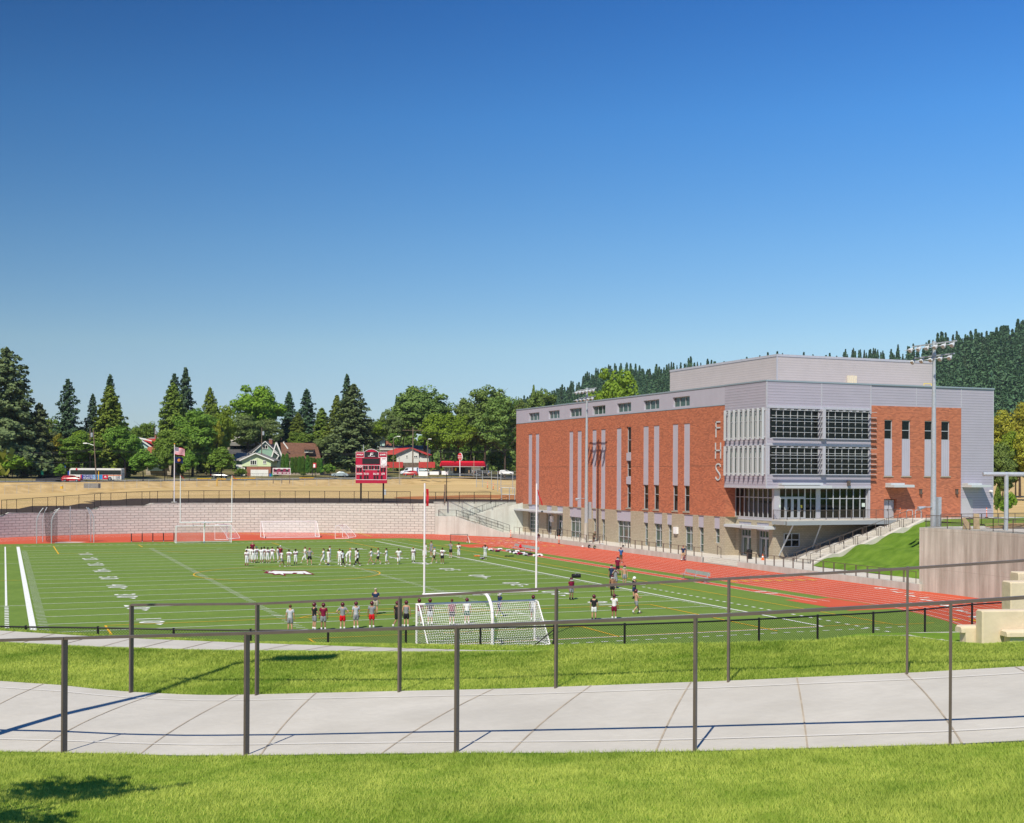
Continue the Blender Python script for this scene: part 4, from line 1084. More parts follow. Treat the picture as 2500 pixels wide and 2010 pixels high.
def railing(parent, pts, h=1.07, picket=.13, post=1.9, r=.022, pr=.008, mat_='bronze', posts=True, mid=0, name='railing'):
 mb = MB()
 for p, q in zip(pts[:-1], pts[1:]):
  p, q = Vector(p), Vector(q); L = (q - p).length; Z = Vector((0, 0, h))
  mb.beam(p + Z, q + Z, .05, .05)
  if picket: mb.beam(p + Vector((0, 0, .1)), q + Vector((0, 0, .1)), .03, .03)
  n = max(1, round(L / post))
  for k in range(n + 1):
   a = p + (q - p) * k / n; mb.beam(a, a + Z, .05, .05)
  if picket:
   n = max(1, int(L / picket))
   for k in range(1, n):
    a = p + (q - p) * k / n; mb.beam(a + Vector((0, 0, .1)), a + Z, .014, .014)
  for m_ in range(mid): mb.beam(p + Z * (m_ + 1) / (mid + 1), q + Z * (m_ + 1) / (mid + 1), .03, .03)
 return mb.build(name, M[mat_], parent)
railing(dk, [(78.05, YR - .3, ZD), (78.35, YD0 + .05, ZD), (93.8, YD0 + .05, ZD)], post=1.75)
vol = MB(); XP, YP, ZP = 85.0, 50.48, 24.5
vol.quad((XP, 76.98, ZR - 1), (XP, YP, ZR - 1), (XP, YP, ZP), (XP, 76.98, ZP)); vol.quad((XP, YP, ZR - 1), (108.6, YP, ZR - 1), (108.6, YP, ZP), (XP, YP, ZP))
vol.quad((108.6, YP, ZR - 1), (108.6, 77, ZR - 1), (108.6, 77, ZP), (108.6, YP, ZP)); vol.quad((XP, 76.98, ZR - 1), (108.6, 76.98, ZR - 1), (108.6, 76.98, ZP), (XP, 76.98, ZP))
vo = vol.build('auditorium_block', M['rib_f'], school)
mb = MB(); mb.box(XP - .05, 108.65, YP - .05, YP + .2, ZP, ZP + .28); mb.box(XP - .05, XP + .2, YP + .2, 77.03, ZP, ZP + .28); mb.box(XP - .03, XP + .1, YP - .03, YP + .1, ZR - .5, ZP)
mb.build('roof_edge', M['metal'], school)
rf = MB(); rf.quad((X0b + .2, YS + .2, ZR - .5), (XE, YS + .2, ZR - .5), (XE, 114.5, ZR - .5), (X0b + .2, 114.5, ZR - .5)); rf.quad((XP, YP, ZP - .01), (108.6, YP, ZP - .01), (108.6, 77, ZP - .01), (XP, 77, ZP - .01));
rf.quad((XW + .3, YN, .5), (XW + .3, YN, ZR - .12), (XE, YN, ZR - .12), (XE, YN, .5)); rf.build('roof', M['roofm'], school)
x0, x1 = PY(2067, 925, YP).x, PY(2088, 925, YP).x; z1 = PY(2078, 917.5, YP).z
mb = MB(); mb.box(x0, x1, YP - .14, YP - .03, ZR - .5, z1)
for k in range(6): x = x0 + (x1 - x0) * k / 5; mb.box(x - .04, x + .04, YP - .24, YP - .14, ZR - .5, z1)
mb.build('roof_hatch_rack', mat('cream_metal', (.68, .62, .50), .6), school)
yr = MB()
for ua, ub, z in ((2107, 2152, .25), (2222, 2255, .25), (2255, 2273, .62)):
 a, b = PY(ua, 938, 44.0).x, PY(ub, 938, 44.0).x
 yr.tube((a, 44, ZR + z), (b, 44, ZR + z), .05); yr.tube((a, 44, ZR - .4), (a, 44, ZR + z), .05); yr.tube((b, 44, ZR - .4), (b, 44, ZR + z), .05)
yr.build('roof_guard_rail', mat('yellow_guard', (.80, .62, .10), .5), school)
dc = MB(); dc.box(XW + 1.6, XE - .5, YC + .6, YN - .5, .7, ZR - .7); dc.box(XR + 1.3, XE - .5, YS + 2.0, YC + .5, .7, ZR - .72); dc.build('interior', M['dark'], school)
# ================================================================== alpha-patterned nets and chain link
def net_mat(name, col, mode, cell, th, jit=0.0, rough=.6):
 m, nt, b, pos = newmat(name, rough, .3)
 b.inputs['Base Color'].default_value = (*col, 1)
 s = nt.nodes.new('ShaderNodeSeparateXYZ')
 v = pos
 if jit:
  nz = nt.nodes.new('ShaderNodeTexNoise'); nz.inputs['Scale'].default_value = 1.1; nt.links.new(pos, nz.inputs['Vector'])
  ad = nt.nodes.new('ShaderNodeVectorMath'); ad.operation = 'MULTIPLY_ADD'; ad.inputs[1].default_value = (jit, jit, jit)
  nt.links.new(nz.outputs['Color'], ad.inputs[0]); nt.links.new(pos, ad.inputs[2]); v = ad.outputs[0]
 nt.links.new(v, s.inputs[0]); x, y, z = s.outputs
 xy = math_n(nt, 'ADD', x, y)
 pr_ = {'xz': (x, z), 'yz': (y, z), 'xy': (x, y), 'dx': (math_n(nt, 'ADD', x, z), math_n(nt, 'SUBTRACT', x, z)), 'dy': (math_n(nt, 'ADD', y, z), math_n(nt, 'SUBTRACT', y, z)), 'dxy': (math_n(nt, 'ADD', xy, z), math_n(nt, 'SUBTRACT', xy, z))}[mode]
 ls = [math_n(nt, 'LESS_THAN', math_n(nt, 'FRACT', math_n(nt, 'DIVIDE', math_n(nt, 'ADD', p, 300.0), cell)), th / cell) for p in pr_]
 nt.links.new(math_n(nt, 'MAXIMUM', *ls), b.inputs['Alpha'])
 return m
M['chain_near'] = net_mat('black_chain_link', (.012, .012, .013), 'dx', .085, .011)
M['chain_far'] = net_mat('black_chain_link_far', (.03, .03, .03), 'dxy', .10, .006)
M['chain_silver'] = net_mat('silver_chain_link', (.35, .36, .36), 'dxy', .10, .005)
M['net_xz'] = net_mat('white_goal_net', (.8, .8, .8), 'xz', .125, .013, .16)
M['net_yz'] = net_mat('white_goal_net_side', (.8, .8, .8), 'yz', .125, .013, .16)
M['net_xy'] = net_mat('white_goal_net_top', (.8, .8, .8), 'xy', .125, .013, .16)
M['net_b'] = net_mat('black_cage_net', (.01, .01, .01), 'yz', .05, .011)
M['net_b2'] = net_mat('black_cage_net_b', (.01, .01, .01), 'xz', .05, .011)
# ================================================================== handrails beside the upper path
def handrail(label, pu_, row, h=1.07, ends=((-1400, 0), (3300, 0)), dz=.0):
 t = thing('handrail', label, 'handrail', (0, 0, 0))
 def P(u):
  d, z = rowd(row, u); d += -.06 if row == 'B' else .02
  return polar(u, d, z)
 t.location = P(pu_[len(pu_) // 2])
 tops = {}
 for u in pu_:
  p = P(u); m_ = MB(); m_.beam(p - Vector((0, 0, .15)), p + Vector((0, 0, h - .03)), .062, .020, up=(math.cos(R(43)), -math.sin(R(43)), 0))
  m_.build('post', M['bronze'], t)
 return t, P
fr = [-360, 160, 605, 1118, 1700, 2323, 2990]
t, P = handrail('nearer bronze square-post handrail in the front lawn, with thin shadow along the path', fr, 'F')
us_ = sorted(set(list(range(-1300, 3400, 60)) + fr))
def topline(us_, posts, vtab, P, h):
 pts = []
 for u in us_:
  p = P(u); d = (p - CAMP).dot(Vector((SN, CS, 0)))
  zt = zof(u, interp(u, *vtab), d) if vtab else p.z + h
  pts.append(Vector((p.x, p.y, zt)))
 return pts
vt = ([-1300, 0, 160, 605, 1118, 1700, 2323, 2500, 2990, 3400], [1600, 1560.5, 1555.5, 1543, 1526.5, 1502, 1467, 1455, 1420, 1390])
pts = topline(us_, fr, vt, P, 1.07)
mb = MB()
for p, q in zip(pts[:-1], pts[1:]): mb.beam(p + Vector((0, 0, -.012)), q + Vector((0, 0, -.012)), .045, .024)
mb.build('top_rail', M['bronze'], t)
bk = [323, 630, 978, 1360, 1781, 2217, 2720]
t, P = handrail('farther bronze square-post handrail between the path and the middle lawn, its left end open', bk, 'B')
us_ = sorted(set([323] + list(range(360, 3400, 60)) + bk))
vt = ([323, 630, 978, 1360, 1781, 2217, 2500, 3400], [1474.5, 1472, 1456, 1433, 1410, 1385, 1366, 1290])
pts = topline(us_, bk, vt, P, 1.07)
mb = MB()
for p, q in zip(pts[:-1], pts[1:]): mb.beam(p + Vector((0, 0, -.012)), q + Vector((0, 0, -.012)), .045, .024)
mb.build('top_rail', M['bronze'], t)
# ================================================================== near black chain-link fence
t = thing('chain_link_fence', 'low black chain-link fence along the near edge of the field', 'fence', fence_pt(1250) and polar(1250, fence_pt(1250), zfence(1250)))
fu = [65, 241, 426, 614, 803, 993, 1175, 1355, 1527, 1700, 1855, 1998, 2134, 2260, 2375]
fp = []
ftop = ([-900, 65, 241, 426, 614, 803, 993, 1175, 1355, 1527, 1700, 1855, 1998, 2134, 2260, 2375, 2470, 2540], [1512, 1531, 1533, 1537, 1539, 1539, 1537, 1533, 1529, 1525, 1519, 1512, 1504, 1497, 1488, 1476, 1470, 1464])
for u in [-900, -640, -400, -180] + fu + [2470, 2540]:
 d = fence_pt(u)
 if d is None: continue
 p = polar(u, d, zfence(u) - .05); zt = zof(u, interp(u, *ftop), d); fp.append((p, zt))
cl = MB(); rl = MB()
for p, zt in fp:
 m_ = MB(); m_.tube(p, (p.x, p.y, zt + .05), .038, None, 8); m_.build('post', M['black'], t)
for (p, a), (q, b) in zip(fp[:-1], fp[1:]):
 rl.tube((p.x, p.y, a), (q.x, q.y, b), .030, None, 6); cl.quad(p, q, (q.x, q.y, b), (p.x, p.y, a))
rl.build('top_rail', M['black'], t); cl.build('mesh', M['chain_near'], t)
br = MB()
for k in (9, 10):
 p, a = fp[k]; q, b = fp[k + 1]
 if k == 10: br.tube((q.x, q.y, b - .1), (p.x * .35 + q.x * .65, p.y * .35 + q.y * .65, p.z + .35), .02); br.build('brace', M['black'], t)
# ================================================================== beige walls with benches on the pavement at right
M['beige'] = mat('cream_cast_stone', (.64, .54, .39), .75, .25, noise=.07, nscale=1.5, bump=.25, bscale=6)
def rounded(mb, o, A, a0, a1, b0, b1, z0, z1, r=.05):
 """box along A with a softened top and ends"""
 A = Vector(A).normalized(); B = Vector((-A.y, A.x, 0)); o = Vector(o)
 pr = [(b0, z0), (b1, z0), (b1, z1 - r), (b1 - r * .3, z1 - r * .3), (b1 - r, z1), (b0 + r, z1), (b0 + r * .3, z1 - r * .3), (b0, z1 - r)]
 v = []
 for a, k in ((a0, r), (a0 + r, 0), (a1 - r, 0), (a1, r)):
  cb, cz = (b0 + b1) / 2, (z0 + z1) / 2
  for b, z in pr:
   if k: b = b - math.copysign(min(k, abs(b - cb)), b - cb) * .6; z = z - (k * .6 if z > cz else 0)
   v.append(o + A * a + B * b + Vector((0, 0, z)))
 n = len(pr); f = []
 for j in range(3):
  for i in range(n): f.append((j * n + i, j * n + (i + 1) % n, (j + 1) * n + (i + 1) % n, (j + 1) * n + i))
 f.append(tuple(range(n))[::-1]); f.append(tuple(range(3 * n, 4 * n)))
 mb.add(v, f)
dW = 38.6; zg_ = 4.93
pa = polar(2400, dW, zg_); zW = zof(2400, 1567, dW)
Aw_ = Vector((1.0, -.26, 0)).normalized()
t = thing('bench_wall', 'cream cast-stone wall with bench seats on both sides, on the pavement at the right edge', 'bench', (pa.x, pa.y, zW))
ht = (1567 - 1491) * dW / FPX
mb = MB(); rounded(mb, (pa.x, pa.y, zW - .1), Aw_, 0, 4.2, 0, .42, 0, ht + .1); mb.build('wall', M['beige'], t)
mb = MB(); rounded(mb, (pa.x, pa.y, zW), Aw_, .55, 4.2, -.50, -.02, .20, .385, .07); mb.build('bench_seat', M['beige'], t)
mb = MB(); rounded(mb, (pa.x, pa.y, zW - .1), Aw_, .68, 4.2, -.40, -.02, .0, .30, .01); mb.build('bench_base', M['beige'], t)
mb = MB(); rounded(mb, (pa.x, pa.y, zW), Aw_, -.42, 4.1, .45, .95, .22, .42, .07); mb.build('bench_seat', M['beige'], t)
mb = MB(); rounded(mb, (pa.x, pa.y, zW - .1), Aw_, -.3, 4.1, .45, .85, .0, .32, .01); mb.build('bench_base', M['beige'], t)
for (u0, v0, lab) in ((2469, 1421, 'cream stone block behind the bench wall, tall and plain'), (2488, 1398, 'tallest cream stone block at the right edge of the view')):
 d = 42 if u0 == 2469 else 43.5
 p = polar(u0, d, 4.6); tz = zof(u0, v0, d); t = thing('stone_block', lab, 'stone block', p)
 mb = MB(); rounded(mb, p, Aw_, 0, 3, 0, .6, -.2, tz - 4.6); mb.build('block', M['beige'], t)
# ================================================================== grass terraces, stairs
mb = MB(); nx_, ny_ = 40, 26
def hillz(x, y, t):
 base = .60 + 4.50 * t
 return base + .30 * math.sin(t * 2 * math.pi * 3.6 - .6) * (1 - abs(2 * t - 1) ** 6) * (1 if t > .02 else 0) + .06 * math.sin(y * .7 + t * 9)
vs = []
for j in range(ny_ + 1):
 y = 33.42 - (33.42 - 9.6) * j / ny_
 x0 = 78.7 - (78.7 - 76.3) * min(1, j / 4.0) ** .5 if j < 4 else 76.3
 x1 = interp(y, [9.6, 14, 22, 33.5], [80.5, 86.5, 91.2, 93.4])
 for i in range(nx_ + 1):
  tt = i / nx_; zz = hillz(x0 + (x1 - x0) * tt, y, tt)
  if j == 0: zz = min(zz, .6 + 4.5 * tt + .02)
  vs.append((x0 + (x1 - x0) * tt, y, zz))
fs = []
for j in range(ny_):
 for i in range(nx_): a = j * (nx_ + 1) + i; fs.append((a, a + nx_ + 1, a + nx_ + 2, a + 1))
mb.add(vs, fs)
M['hillgrass'] = mat('terrace_grass', (.085, .165, .018), .95, .06, col2=(.155, .255, .035), nscale=.8, detail=9, coord='World', bump=.8, bscale=7)
setp(mb.build('grass_terraces', M['hillgrass'], smooth=True), kind='structure')
mb = MB(); mb.add([(80.5, 9.5, 5.3), (86.5, 14, 5.12), (91.2, 22, 5.12), (93.4, 33.5, 5.1), (94, 36.9, 5.11), (94, 40.6, 5.11), (135, 40.6, 5.11), (135, -20, 5.3), (74, -20, 5.45), (74, 9.5, 5.45)], [tuple(range(10))])
setp(mb.build('upper_lawn', M['hillgrass']), kind='structure')
mb = MB(); mb.add([(93.4, 33.5, 5.13), (94, 40.45, 5.13), (112, 40.45, 5.13), (112, 37.2, 5.13), (97.5, 36.4, 5.13), (96.0, 33.5, 5.13)], [tuple(range(6))[::-1]])
mb.add([(73.4, 10.2, 5.60), (82, 10.4, 5.60), (96, 14, 5.58), (112, 14, 5.58), (112, -12, 5.6), (72, -12, 5.62), (73.5, -1, 5.61)], [tuple(range(7))[::-1]])
setp(mb.build('upper_pavement', M['walk']), kind='structure')
M['rubble'] = mat('grey_rubble', (.17, .155, .14), .95, .05, col2=(.34, .31, .28), nscale=2.5, detail=8, coord='World', bump=1.0, bscale=5)
mb = MB(); vs = [];
for i in range(31):
 x = 79.0 + 15.0 * i / 30; zc_ = .6 + 4.4 * i / 30
 for j in range(7): y = 37.0 + 4.3 * j / 6; vs.append((x, y, zc_ + .12 * math.sin(i * 1.7 + j * 2.1) * (0 < j < 6) - .05 + (-.15 * j / 6)))
fs = [(i * 7 + j, i * 7 + 7 + j, i * 7 + 8 + j, i * 7 + j + 1) for i in range(30) for j in range(6)]
mb.add(vs, fs); setp(mb.build('rubble_slope', M['rubble'], smooth=True), kind='structure')
st = thing('terrace_stairs', 'long pale concrete outdoor stairs in five flights beside the grass terraces', 'stairs', (78.5, 35.5, .6))
X0s, X1s = 78.6, 94.0; NF, NS = 5, 6
seq = []; x, z = X0s, .6; rise = 4.52 / (NF * NS); tread = .36; land = (X1s - X0s - NF * NS * tread) / NF
mb = MB()
prof = [(x, z)]
lows = []
for f in range(NF):
 fx, fz = x, z
 for k in range(NS):
  z += rise; mb.box(x, x + tread + .02, 34.0, 37.0, z - .5, z); x += tread
 mb.box(x, x + land + .01, 34.0, 37.0, z - .5, z - .002); lows.append((fx, fz, x, z)); x += land;
mb.build('treads', M['walk'], st)
for y0 in (33.42, 37.0):
 m_ = MB(); poly = [(X0s - .3, .55)]
 for fx, fz, lx, lz2 in lows: poly += [(fx - .1, fz + .16), (lx, lz2 + .16), (lx + land - .12, lz2 + .16)]
 poly += [(X1s, 4.3), (X0s + 1.5, .3)]
 w_ = .56 if y0 < 34 else .3
 m_.plate((0, y0 + w_, 0), (1, 0, 0), (0, 0, 1), poly, w_); m_.build('cheek_wall', M['walk'], st)
for y in (34.25, 36.8):
 for fi, (fx, fz, lx, lz2) in enumerate(lows):
  m_ = MB(); a = Vector((fx - .1, y, fz + .1)); b = Vector((lx + .3, y, lz2)); H_ = Vector((0, 0, .95))
  m_.beam(a + H_, b + H_, .045, .045); m_.beam(a, a + H_, .045, .045); m_.beam(b, b + H_, .045, .045); m = (a + b) / 2; m_.beam(m - Vector((0, 0, .1)), m + H_, .045, .045)
  m_.beam(a + H_, a + H_ + Vector((-.3, 0, 0)), .045, .045); m_.beam(a + H_ + Vector((-.3, 0, 0)), a + Vector((-.3, 0, -.0)), .035, .035)
  m_.build('handrail', M['bronze'], st)
def hoops(y0, y1, label, n):
 t = thing('hoop_railing', label, 'railing', (72.5, (y0 + y1) / 2, .6))
 p0 = None
 L = (y1 - y0) / n
 for k in range(n):
  a, b = y0 + L * k + .07, y0 + L * (k + 1) - .07
  m_ = MB(); m_.beam((72.5, a, .6), (72.5, a, 1.66), .045, .045); m_.beam((72.5, b, .6), (72.5, b, 1.66), .045, .045); m_.beam((72.5, a - .022, 1.68), (72.5, b + .022, 1.68), .045, .045)
  m_.build('panel', M['bronze'], t)
hoops(10.0, 38.9, 'bronze hooped railing on the curb wall below the grass terraces', 17)
hoops(46.7, 67.0, 'bronze hooped railing on the curb wall, in front of ground-floor windows left of the steps', 11)
hoops(71.5, 82.0, 'bronze hooped railing on the curb wall around the left light mast', 5)
hoops(86.0, 104.4, 'bronze hooped railing at the far end of the plaza by the three canopied doors', 8)
for i, (ya, yb, x) in enumerate(((67.5, 70.5, 74.0), (77, 83, 74.6), (84, 92, 74.6), (45.4, 46.2, 74.2))):
 t = thing('ramp_railing', ['short bronze railing behind the hoops, nearest the steps', 'bronze ramp railing behind the left light mast', 'sloping bronze ramp railing left of the light mast', 'bronze handrail at the top of the broad plaza steps'][i], 'railing', (x, ya, .6))
 railing(t, [(x, ya, .6), (x, yb, .6 + (.25 if i else 0))], picket=0, post=1.5, mid=0)
t = thing('corner_wall', 'pale streaked concrete wall between the block wall and the school', 'retaining wall', (70, 116.6, 0))
m_ = MB()
m_.prism([(63.8, 118.1), (77.0, 114.6), (77.0, 115.1), (63.9, 118.6)], -.01, 5.28)
m_.build('wall_face', M['wallw'], t)
m_ = MB(); m_.prism([(63.8, 118.06), (77.0, 114.56), (77.0, 115.15), (63.9, 118.66)], 5.283, 5.36); m_.build('coping', M['wallw'], t)
t = thing('corner_stairs', 'concrete stairs with black rails descending from the corner landing to the plaza', 'stairs', (69, 112, 0))
A_, B_ = Vector((63.95, 117.9, 0)), Vector((72.0, 105.9, 0)); D_ = (B_ - A_).normalized(); Nn = Vector((-D_.y, D_.x, 0)) # toward NE
if Nn.x < 0: Nn = -Nn
Lw = (B_ - A_).length
m_ = MB(); poly = [(0, -.01), (Lw, -.01), (Lw, .62), (Lw * .93, .75), (Lw * .60, 1.95), (Lw * .55, 2.0), (Lw * .28, 3.05), (0.0, 3.05)]
v0 = [A_ + D_ * a + Vector((0, 0, b)) for a, b in poly]; v1 = [p + Nn * .3 for p in v0]; n = len(poly)
m_.add(v0 + v1, [tuple(range(n)), tuple(range(n, 2 * n))[::-1]] + [(i, i + n, (i + 1) % n + n, (i + 1) % n) for i in range(n)])
m_.build('outer_wall', M['wallw'], t)
m_ = MB()
def slab(a0, a1, b0, b1, z0, z1):
 q = [A_ + D_ * a + Nn * b for a, b in ((a0, b0), (a1, b0), (a1, b1), (a0, b1))]; m_.prism([(p.x, p.y) for p in q], z0, z1)
slab(-.2, Lw * .28, .3, 2.6, 2.7, 3.0)
for k in range(13): a = Lw * .28 + k * .62; slab(a, a + .62, .3, 2.4, 3.0 - .185 * (k + 1) - .6 if k < 10 else .55, 3.0 - .18 * (k + 1))
m_.build('treads', M['walk'], t)
m_ = MB()  # upper flight against the wall
U0 = Vector((68.6, 114.2, 3.0)); U1 = Vector((74.6, 112.6, 5.2)); ud = (U1 - U0) / 12; sd = Vector((.26, .96, 0))
for k in range(12): p = U0 + ud * k; q = [p, p + Vector((ud.x, ud.y, 0)), p + Vector((ud.x, ud.y, 0)) + sd * 2, p + sd * 2]; m_.prism([(a.x, a.y) for a in q], p.z - .6, p.z + .18)
m_.prism([(U0.x, U0.y), (77, 111.95), (77, 111.7), (U0.x - .1, U0.y - .25)], [-.01] * 4, [3.1, 5.3, 5.3, 3.1]); m_.build('upper_flight', M['wallw'], t)
for a, b, z0, z1, off in ((Lw * .28, Lw * .92, 3.0, .75, .45), (Lw * .28, Lw * .92, 3.0, .75, 2.3)):
 p, q = A_ + D_ * a + Nn * off + Vector((0, 0, z0)), A_ + D_ * b + Nn * off + Vector((0, 0, z1)); railing(t, [p, q], picket=.3, post=2.2, mid=1, mat_='black', name='handrail')
p, q = A_ + D_ * .4 + Nn * .4 + Vector((0, 0, 3)), A_ + D_ * Lw * .28 + Nn * .4 + Vector((0, 0, 3)); railing(t, [p, q], picket=.2, post=2.5, mat_='black', name='handrail')
railing(t, [U0 + Vector((.1, -.05, .1)), U1 + Vector((.1, -.05, .1))], picket=.4, post=2.5, mat_='black', name='handrail')
# ================================================================== light masts
def mast(name_loc, htop, label, seed):
 x, y, z0 = name_loc
 t = thing('light_mast', label, 'floodlight', (x, y, z0))
 m_ = MB(); m_.tube((x, y, z0 - .1), (x, y, z0 + 3.3), .33, .31, 14); m_.build('base', M['wallc'] if seed else M['galv'], t)
 m_ = MB(); m_.tube((x, y, z0 + 3.3 if not seed else z0 + .9), (x, y, z0 + htop * .33), .27, .25, 14); m_.tube((x, y, z0 + htop * .33), (x, y, z0 + htop * .68), .245, .20, 14); m_.tube((x, y, z0 + htop * .68), (x, y, z0 + htop), .19, .13, 14); m_.build('pole', M['galv'], t)
 m_ = MB(); m_.box(x + .3, x + .62, y - .35, y + .35, z0 + 3.9, z0 + 7.6 if not seed else z0 + 6.2); m_.build('control_box', M['galv'], t)
 m_ = MB(); m_.beam((x - .9, y, z0 + 6.7), (x + .2, y, z0 + 6.7), .25, .07); m_.tube((x - 1.6, y + .1, z0 + 6.55), (x - .9, y, z0 + 6.7), .2, .08, 8); m_.build('uplight', M['galv'], t)
 for i, (dz, L, nl) in enumerate(((-.15, 5.8, 6), (-1.25, 5.2, 5))):
  m_ = MB(); z = z0 + htop + dz; m_.beam((x, y - L / 2, z), (x, y + L / 2, z), .12, .12); m_.tube((x, y, z - .2), (x, y, z + .2), .2, None, 10)
  m_.build('crossarm', M['galv'], t)
  for k in range(nl):
   yy = y - L / 2 + L * (k + .15) / (nl - .7)
   f = MB(); c = Vector((x - .15, yy, z - .2)); d = Vector((-.80, .15 * (k - nl / 2) / nl, -.6)).normalized()
   f.tube(c, c + d * .30, .08, .22, 10); f.tube(c + d * .30, c + d * .42, .22, .22, 10); f.beam(c + Vector((0, 0, .2)), c, .05, .05)
   f.plate(c + d * .5 + Vector((0, -.28, .20)), (-.97, 0, -.25), (0, 1, 0), [(0, 0), (.42, .04), (.42, .52), (0, .56)], .02)
   f.build('floodlight', M['steel_l'], t)
mast((73.05, 79.0, .0), 22.0, 'tall grey floodlight mast in front of the brick facade, farther of the two', 1)
p2 = G(2277, 1415, .75); mast((p2.x, p2.y, .6), 21.6, 'tall grey floodlight mast beside the concrete wall at right, nearer of the two', 0)
# ================================================================== galvanised pipe frame, railings, site clutter on the upper terrace
t = thing('pipe_frame', 'large galvanised T-shaped pipe frame standing behind the concrete wall at right', 'pipe frame', (76.2, 1.8, 5.6))
bx, by = 76.4, 2.2
dT = (bx - CAMP.x) * SN + (by - CAMP.y) * CS
ub = pu(bx, by)[0]
p = polar(2457, dT, 5.6); zt = zof(2457, 1158, dT)
m_ = MB(); m_.tube((p.x, p.y, 5.55), (p.x, p.y, zt), .17, None, 16); m_.build('post', M['galv'], t)
q0 = polar(2400, dT, 0); q1 = polar(2600, dT, 0); m_ = MB(); m_.tube((q0.x, q0.y, zt), (q1.x, q1.y, zt), .175, None, 16); m_.build('crossbar', M['galv'], t)
p = polar(2590, dT, 5.6); m_ = MB(); m_.tube((p.x, p.y, 5.55), (p.x, p.y, zt - .16), .17, None, 16); m_.build('post', M['galv'], t)
t = thing('picket_railing', 'bronze picket railing along the top of the tall concrete wall', 'railing', (74, 8, 5.6))
rp_ = [(x + (x - CX0) / 48.7 * .3, y, 5.6) for x, y in near_wall_pts(60) if math.degrees(math.atan2(y - CYS, x - CX0)) > -24]
railing(t, rp_[::3], picket=.14, post=2.4)
t = thing('picket_railing', 'second bronze picket railing farther back on the upper terrace, behind the upturned table', 'railing', (80, 12, 5.6))
railing(t, [(76.0, 11.0, 5.6), (81, 11.4, 5.6), (90, 12.6, 5.58), (98, 14, 5.55)], picket=.16, post=2.4)
M['lumber'] = mat('bare_timber', (.42, .29, .15), .8, .1, noise=.2, nscale=4)
M['sandst'] = mat('rough_sandstone', (.40, .31, .19), .9, .1, noise=.2, nscale=3, bump=.6)
t = thing('picnic_table', 'upturned timber picnic table behind the railing on the upper terrace', 'table', (83, 8, 5.6))
d_ = 107
def pol(u, v, d): return PD(u, v, d)
a = polar(2352, d_, 5.6); b = polar(2380, d_, 5.6); ax_ = (b - a).normalized(); up = Vector((0, 0, 1))
m_ = MB(); m_.plate(b, ax_, up, [(-.1, 0), (.42, 0), (.36, 1.32), (-.12, 1.34)], .1); m_.build('table_top', M['sandst'], t)
m_ = MB(); m_.plate(a, ax_, up, [(-.05, 0), (.7, 0), (.45, .6), (.12, .98), (-.12, .95), (-.02, .5)], .1); m_.build('seat', M['sandst'], t)
m_ = MB(); m_.beam(a + up * .9, b + up * .9, .06, .1); m_.beam(a + up * .45, b + up * .45, .06, .1); m_.build('frame', M['black'], t)
t = thing('timber_stack', 'loose pile of bare timber boards behind the pipe frame', 'timber', polar(2450, 108, 5.6))
m_ = MB(); rnd = random.Random(3)
for k in range(16):
 u0 = 2405 + rnd.random() * 60; p = polar(u0, 108 + rnd.random() * 2, 5.66 + .1 * (k % 4)); q = polar(u0 + 50 + rnd.random() * 60, 108 + rnd.random() * 3, 5.66 + .1 * (k % 4) + rnd.random() * .1); m_.beam(p, q, .24, .05)
m_.build('boards', M['lumber'], t)
def delineator(p, label, h=1.15, col='orange'):
 t = thing('delineator_post', label, 'delineator', p)
 m_ = MB(); m_.lathe([(.05, .05), (.045, h)], p, 10); m_.ball((p[0], p[1], p[2] + h), .06, 8, 5); m_.build('post', M[col], t)
 m_ = MB(); m_.lathe([(.2, 0), (.18, .06), (.06, .09)], p, 8); m_.build('base', M['black'], t)
 for z in (.55, .8): m_ = MB(); m_.lathe([(.056, h * z), (.056, h * z + .1)], p, 10); m_.build('band', M['white'], t)
def cone(p, label, h=.7):
 t = thing('traffic_cone', label, 'traffic cone', p)
 m_ = MB(); m_.lathe([(.16, .03), (.03, h)], p, 12); m_.build('cone', M['orange'], t)
 m_ = MB(); m_.box(p[0] - .19, p[0] + .19, p[1] - .19, p[1] + .19, p[2], p[2] + .03); m_.build('base', M['orange'], t)
 m_ = MB(); m_.lathe([(.106, h * .45), (.078, h * .65)], p, 12); m_.build('band', M['white'], t)
delineator(tuple(PY(2197, 1268, 39.8))[:2] + (5.13,), 'orange delineator post with white bands at the top of the terrace stairs')
delineator(tuple(PY(2408, 1266, 39.0))[:2] + (5.13,), 'orange delineator post near the metal-clad corner of the school, by the fence gate')
g_ = G(1249, 1313); delineator((g_.x - .2, g_.y, 0), 'orange delineator post at the foot of the curb wall near the far corner stairs')
g_ = G(1370, 1328); delineator((g_.x - .4, g_.y, 0), 'orange delineator post at the foot of the curb wall left of the light mast')
g_ = G(1853, 1368, .6); cone((76.6, 40.5, .6), 'orange and white traffic cone by the canopied corner doors')
g_ = PY(1264, 1199, 200); cone(tuple(G(1219, 1197, 5.9)), 'orange and white traffic cone on the clay infield beyond the wall')
def bin_(p, label):
 t = thing('litter_bin', label, 'litter bin', p)
 m_ = MB(); m_.lathe([(.30, .04), (.34, .85), (.35, .9)], p, 14); m_.build('body', M['black'], t)
 m_ = MB(); m_.lathe([(.36, .9), (.34, .97), (.12, 1.12), (.02, 1.14)], p, 14); m_.build('lid', M['black'], t)
bin_((76.2, 42.6, .6), 'black ribbed litter bin beside the open corner door')
bin_((76.3, 95.7, .6), 'black litter bin between the canopied doors at the far end of the school')
